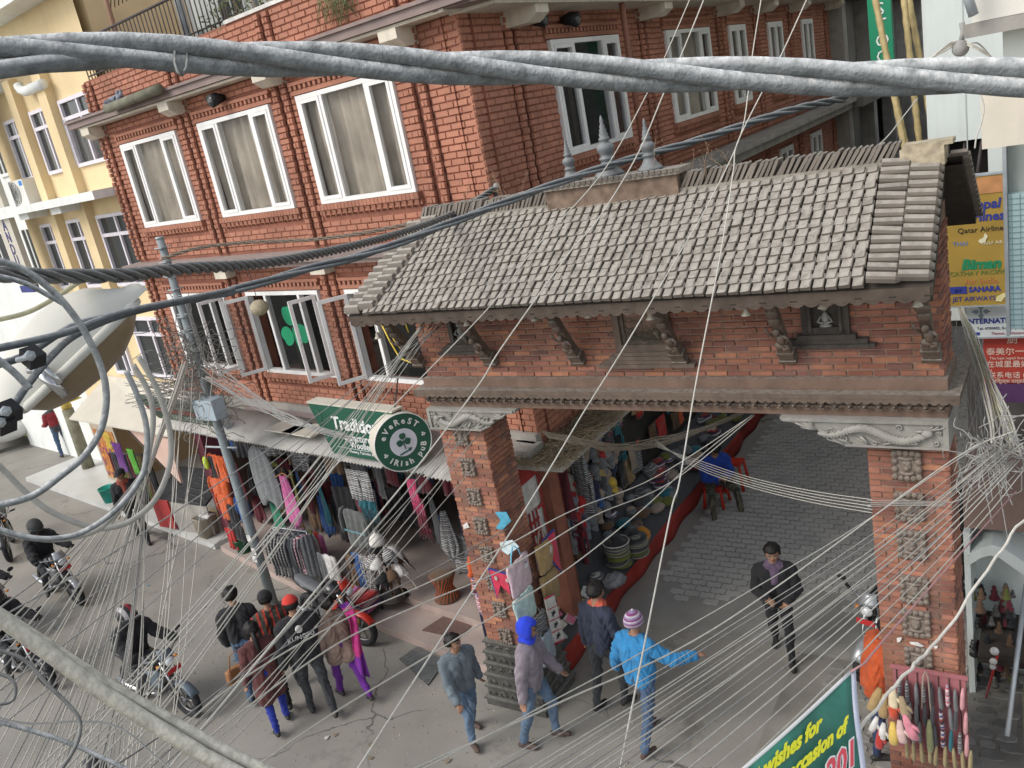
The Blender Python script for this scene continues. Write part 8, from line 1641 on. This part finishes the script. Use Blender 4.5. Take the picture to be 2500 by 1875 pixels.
# eave fan: wires from the left end of the gate roof down over the road
for i in range(20):
    a = (R8.uniform(1035, 1110), R8.uniform(770, 800)) if i < 12 else (R8.uniform(1120, 1210), R8.uniform(1000, 1090)); e = (-20 + i * 27 + R8.uniform(-12, 12), 1890) if i > 3 else (-20, 1790 - 90 * i)
    f1 = .33 + R8.uniform(-.04, .04); m1 = (a[0] + (e[0] - a[0]) * f1, a[1] + (e[1] - a[1]) * (f1 + .03)); m2 = (a[0] + (e[0] - a[0]) * .7, a[1] + (e[1] - a[1]) * .735)
    wire('thin wire slanting from the left end of the gate down over the road', [(a[0], a[1], 9.4), (m1[0], m1[1], 7.4), (m2[0], m2[1], 5.6), (e[0], e[1], 4.4)], 9, 4, R8.uniform(.003, .0048), R8.choice([M_WIREW, M_WIREW, M_WIREG]), group='thin wires slanting from the left end of the gate', sides=5, n_=8)
# right hub
bots = [1000, 1164, 1188, 1262, 1285, 1310, 1340, 1365, 1400, 1420, 1448, 1478, 1520, 1560, 1610, 1660, 1720, 1790]
for i, bx in enumerate(bots):
    f = i / len(bots); a = (2425 + 75 * f + R8.uniform(-10, 10), 1085 + 60 * f + R8.uniform(-30, 10)); e = (bx, 1895); mx = .47
    # the wires leave the hub steeply and flatten towards the road
    m1 = (a[0] + (e[0] - a[0]) * .25, a[1] + (e[1] - a[1]) * .285); m2 = (a[0] + (e[0] - a[0]) * .6, a[1] + (e[1] - a[1]) * .635)
    wire('wire fanning from the hub at the right gate pillar to the road', [(a[0], a[1], 6.8), (m1[0], m1[1], 5.6), (m2[0], m2[1], 4.3), (e[0], e[1], 3.2)], 6, 3, R8.uniform(.0018, .0037), R8.choice([M_WIREW, M_WIREW, M_WIREG]), group='wires fanning from the hub at the right gate pillar', sides=5, n_=9, wob=.004, seed=i)
for i in range(16):
    j = R8.uniform(-14, 14); wire('pale wire hanging in the bundle beside the ticket agency sign', [(2344 + j * .3, 752 + R8.uniform(-8, 8), 10.2), (2376 + j * .8, 835 + R8.uniform(-12, 12), 9.4), (2412 + j, 940 + R8.uniform(-20, 20), 8.4), (2445 + j * 2, 1030 + R8.uniform(-25, 25), 7.5), (2462 + j * 3, 1095 + R8.uniform(-25, 25), 6.9)], 10, 7, R8.uniform(.003, .009), R8.choice([M_WIREW, MATS['yellow_cable'], M_WIREW]), group='wires hanging in the bundle beside the ticket agency sign', sides=5, n_=7)
for i in range(12):
    x0 = R8.uniform(2335, 2400); wire('thin grey wire crossing behind the right gate pillar', [(x0, R8.uniform(760, 900), 9.5), (x0 + R8.uniform(-20, 40), R8.uniform(950, 1050), 8.8), (2380 + R8.uniform(-60, 100), R8.uniform(1150, 1330), 8.2)], 9, 8, .0035, M_WIREG, group='thin grey wires behind the right gate pillar', sides=4, n_=7)
hubt = MB()
for k in range(70):
    c0 = PD(R8.uniform(2395, 2500), R8.uniform(1060, 1160), 6.8 + R8.uniform(-.2, .3)); pts = [c0]; d = Vector((R8.gauss(0, 1), R8.gauss(0, 1), R8.gauss(0, 1))).normalized()
    for j in range(5): d = (d + Vector((R8.gauss(0, .7), R8.gauss(0, .7), R8.gauss(0, .7)))).normalized(); pts.append(pts[-1] + d * R8.uniform(.04, .1))
    hubt.tube(spline(pts, 3), .004, 4)
hubt.build('wire_tangle', M_WIREG, label='tangle of wires knotted at the hub right of the gate', cat='wires', kind='stuff')
wire('knotted white rope running from the right edge down to the banner', [(2520, 1245, 4.6), (2420, 1375, 4.2), (2320, 1526, 3.9), (2252, 1602, 3.7), (2222, 1632, 3.6), (2142, 1727, 3.4), (2078, 1796, 3.2), (1960, 1890, 3.0)], 4.6, 3, .0062, mat('white_rope', (.66, .62, .54), .9, .1, 40), sides=6, name='rope', cat='rope', wob=.012)
# wires inside the lane
for i in range(12):
    j = R8.uniform(-9, 9); wire('brown wire in the messy bundle slung under the gate', [(1330 + j, 1060 + j, 10.3), (1420, 1078 + j * .8, 10.4), (1500, 1092 + j, 10.8), (1600 + j, 1080 + j, 11.8), (1720, 1046 + j * .6, 13), (1830, 1000 + j * .5, 15)], 10, 15, .008, mat('brown_wire', (.24, .2, .15), .8, .2, 20), group='messy bundle of wires slung under the gate', sides=5, n_=6, wob=.03, seed=i)
for i in range(5): wire('thin wire from the lane bundle to the right gate pillar', [(1600, 1090 - i * 4, 11.6), (1700, 1122 + i * 5, 10.8), (1830, 1165 + i * 6, 10), (1980, 1198 + i * 7, 9.3), (2130, 1220 + i * 8, 8.6)], 11, 8.6, .0042, M_WIREW, group='thin wires from the lane bundle to the right gate pillar', sides=5)
for i in range(4): wire('thin wire tied round the right gate pillar', [(2118, 1222 + i * 5, 8.52), (2200, 1222 + i * 4, 8.4), (2310, 1226 + i * 3, 8.3)], 8.5, 8.3, .004, M_WIREG, group='thin wires tied round the right gate pillar', sides=4, n_=6)
# insulator cluster at the top right
ic2 = thing('insulator_cluster', 'knot of cables round an insulator on the cream balcony', 'insulator', PD(2345, 110, 6.4)); o = Vector(ic2.location)
for k in range(5): MB().tube([p - o for p in spline([PD(2275 + R8.uniform(-6, 6), 142, 6.3), PD(2320, 112 + R8.uniform(-8, 8), 6.35), PD(2348 + R8.uniform(-8, 8), 104 + R8.uniform(-8, 14), 6.4), PD(2385, 112 + R8.uniform(-8, 10), 6.3), PD(2420, 140, 6.3)], 6)], .005, 5).build('cable_end', M_WIREW, ic2)
MB().ball(PD(2345, 118, 6.38) - o, .05, 10, 8).build('insulator', M_WIREG, ic2); MB().tube([PD(2348, 55, 6.4) - o, PD(2352, 80, 6.4) - o, PD(2346, 104, 6.4) - o], .018, 6).build('hook', M_WIREG, ic2)
wire('thin white wire hanging down by the cream balcony', [(2393, 225, 5.8), (2402, 262, 5.8), (2396, 300, 5.8), (2384, 335, 5.8), (2380, 362, 5.8)], 5.8, 5.8, .0045, M_WIREW)
# ---- green banner at the bottom right
bn2 = thing('new_year_banner', 'green festive banner with yellow greeting letters and red outlined year', 'banner', PD(1980, 1860, 3.1)); o = Vector(bn2.location)
ptr, pbr = PD(2078, 1640, 3.25), PD(2100, 1960, 3.0); d_l = PD(1750, 1900, 2.75) - ptr; ux = -d_l.normalized(); ptl = ptr - ux * 1.35
nrm = ux.cross(Vector((0, 0, 1))).normalized(); dz = (pbr - ptr); dz = dz.normalized(); Wb, Hb = 1.35, .75
FB = frame(ptr - o, ux, tuple(-(ux.cross(-dz))) if False else tuple((-dz).cross(ux)), tuple(-dz)); 
def bn_pt(u, v): return FB @ Vector((-Wb * (1 - u) , .012 * math.sin(u * 15 + v * 3) + .01 * math.sin(v * 9), -Hb * v - .04 * math.sin(math.pi * u) * (1 - v)))
m = MB(); m.grid(lambda u, v: bn_pt(u, v), 30, 12, thick=.003)
bm = mat('banner_green', (.035, .17, .125), .5, .35, 6, .03, 20); m.build('cloth', bm, bn2)
m = MB(); m.tube([bn_pt(u / 20, 0) for u in range(21)], .006, 5); m.build('top_hem', M_SWHITE, bn2); m = MB(); m.grid(lambda u, v: FB @ Vector((.002 + .035 * u, .012 * math.sin(15 + v * 3) + .01 * math.sin(v * 9) + .01 * u, -Hb * v)), 2, 8, thick=.003); m.build('side_hem', mat('lilac_hem', (.6, .62, .72), .6, .05), bn2)
side = -1 if (FB.to_3x3() @ Vector((0, 1, 0))).dot(CAM - ptr) < 0 else 1
yb_ = mat('banner_yellow', (.72, .7, .03), .5, .03, 5, 0); rb_ = mat('banner_red', (.6, .07, .09), .5, .03, 5, 0)
for tx, x, z, s_, mt in (('Our best wishes for', -.21, -.095, .073, yb_), ('the auspicious occasion of', -.07, -.175, .07, yb_), ('New Year 201', -.02, -.285, .115, rb_)):
    T = FB @ Matrix.Translation((x, -.026 if side < 0 else .026, z))
    if mt is rb_: text_mesh(tx, s_, T @ Matrix.Translation((0, .003, 0)), M_SWHITE, 'outline', bn2, bold=.009, shear=.1, align='RIGHT')
    text_mesh(tx, s_, T, mt, 'lettering', bn2, bold=.003, shear=.25 if mt is yb_ else .1, align='RIGHT')
m = MB(); m.tube([ptr - o, PD(2110, 1620, 3.3) - o, PD(2160, 1560, 3.6) - o, PD(2310, 1390, 4.6) - o, PD(2480, 1200, 5.5) - o], .004, 5); m.build('tie_cord', mat('pink_cord', (.45, .25, .25), .8), bn2)
# ---- pigeons and drain pipe ends on the cornice
for i, (x, y, a) in enumerate(((278, 250, .4), (296, 244, 2.2))):
    pg = thing('pigeon', ['grey pigeon with its tail towards the street corner on the cornice', 'grey pigeon preening beside the other one on the cornice'][i], 'pigeon', pxl(x, y + 8, -.25), a); pg.scale = (1.15,) * 3; zc = FA @ Vector((0, 0, 8.66)); pg.location.z = 8.66
    mg = mat('pigeon_grey', (.22, .24, .28), .8, .25, 30); m = MB(); m.tube([(-.16, 0, .06), (-.1, 0, .07), (-.02, 0, .09), (.06, 0, .11), (.1, 0, .14), (.115, 0, .175), (.12, 0, .19)], [.012, .03, .055, .055, .036, .026, .02], 9); m.ball((.125, 0, .2), .026, 8, 6); m.tube([(.145, 0, .2), (.168, 0, .193)], [.008, .002], 5); m.build('body', mg, pg)
    for sy in (-1, 1): m = MB(); m.ball((-.04, sy * .045, .09), (.085, .014, .035), 8, 6); m.build('wing', mat('pigeon_wing', (.12, .125, .15), .8, .25, 30), pg); MB().tube([(.01, sy * .02, .06), (.012, sy * .022, 0)], .005, 4).build('leg', mat('pigeon_leg', (.35, .12, .1), .7), pg)
m = MB(FA); m.tube([(-7.75, -.5, 8.63), (-5.9, -.5, 8.66)], .075, 12); m.build('cornice_pipe', mat('mossy_pipe', (.17, .165, .12), .9, .25, 6, .4, 30), label='mossy pipe lying along the front of the cornice', cat='pipe')
for i, (Fm, x, z) in enumerate(((FA, -5.0, 8.33), (FS, 1.55, 8.35), (FS, 2.45, 8.33))):
    v = thing('lamp_fixture', ['dark round lamp under the cornice above the middle window', 'dark lamp under the lane cornice nearest the corner', 'dark lamp under the lane cornice above the first window'][i], 'lamp', Fm @ Vector((x, -.12, z))); v.matrix_basis = Fm @ Matrix.Translation((x, -.12, z)); MB().tube([(0, .1, 0), (0, -.02, 0), (0, -.14, -.03)], [.05, .09, .1], 12).build('housing', M_BLACK, v); MB().ball((0, -.14, -.03), (.085, .03, .085), 10, 6).build('lens', M_GLASS, v)
v = thing('globe_lamp', 'cream wicker globe lamp hanging outside the shamrock window', 'lamp', FA @ Vector((-5.12, -.35, 5.12))); MB().ball((0, 0, 0), (.15, .15, .13), 14, 10).build('globe', mat('wicker_cream', (.42, .36, .25), .9, .2, 30, .5, 60), v); MB().tube([(0, 0, .12), (0, 0, .7)], .006, 5).build('cord', M_BLACK, v)
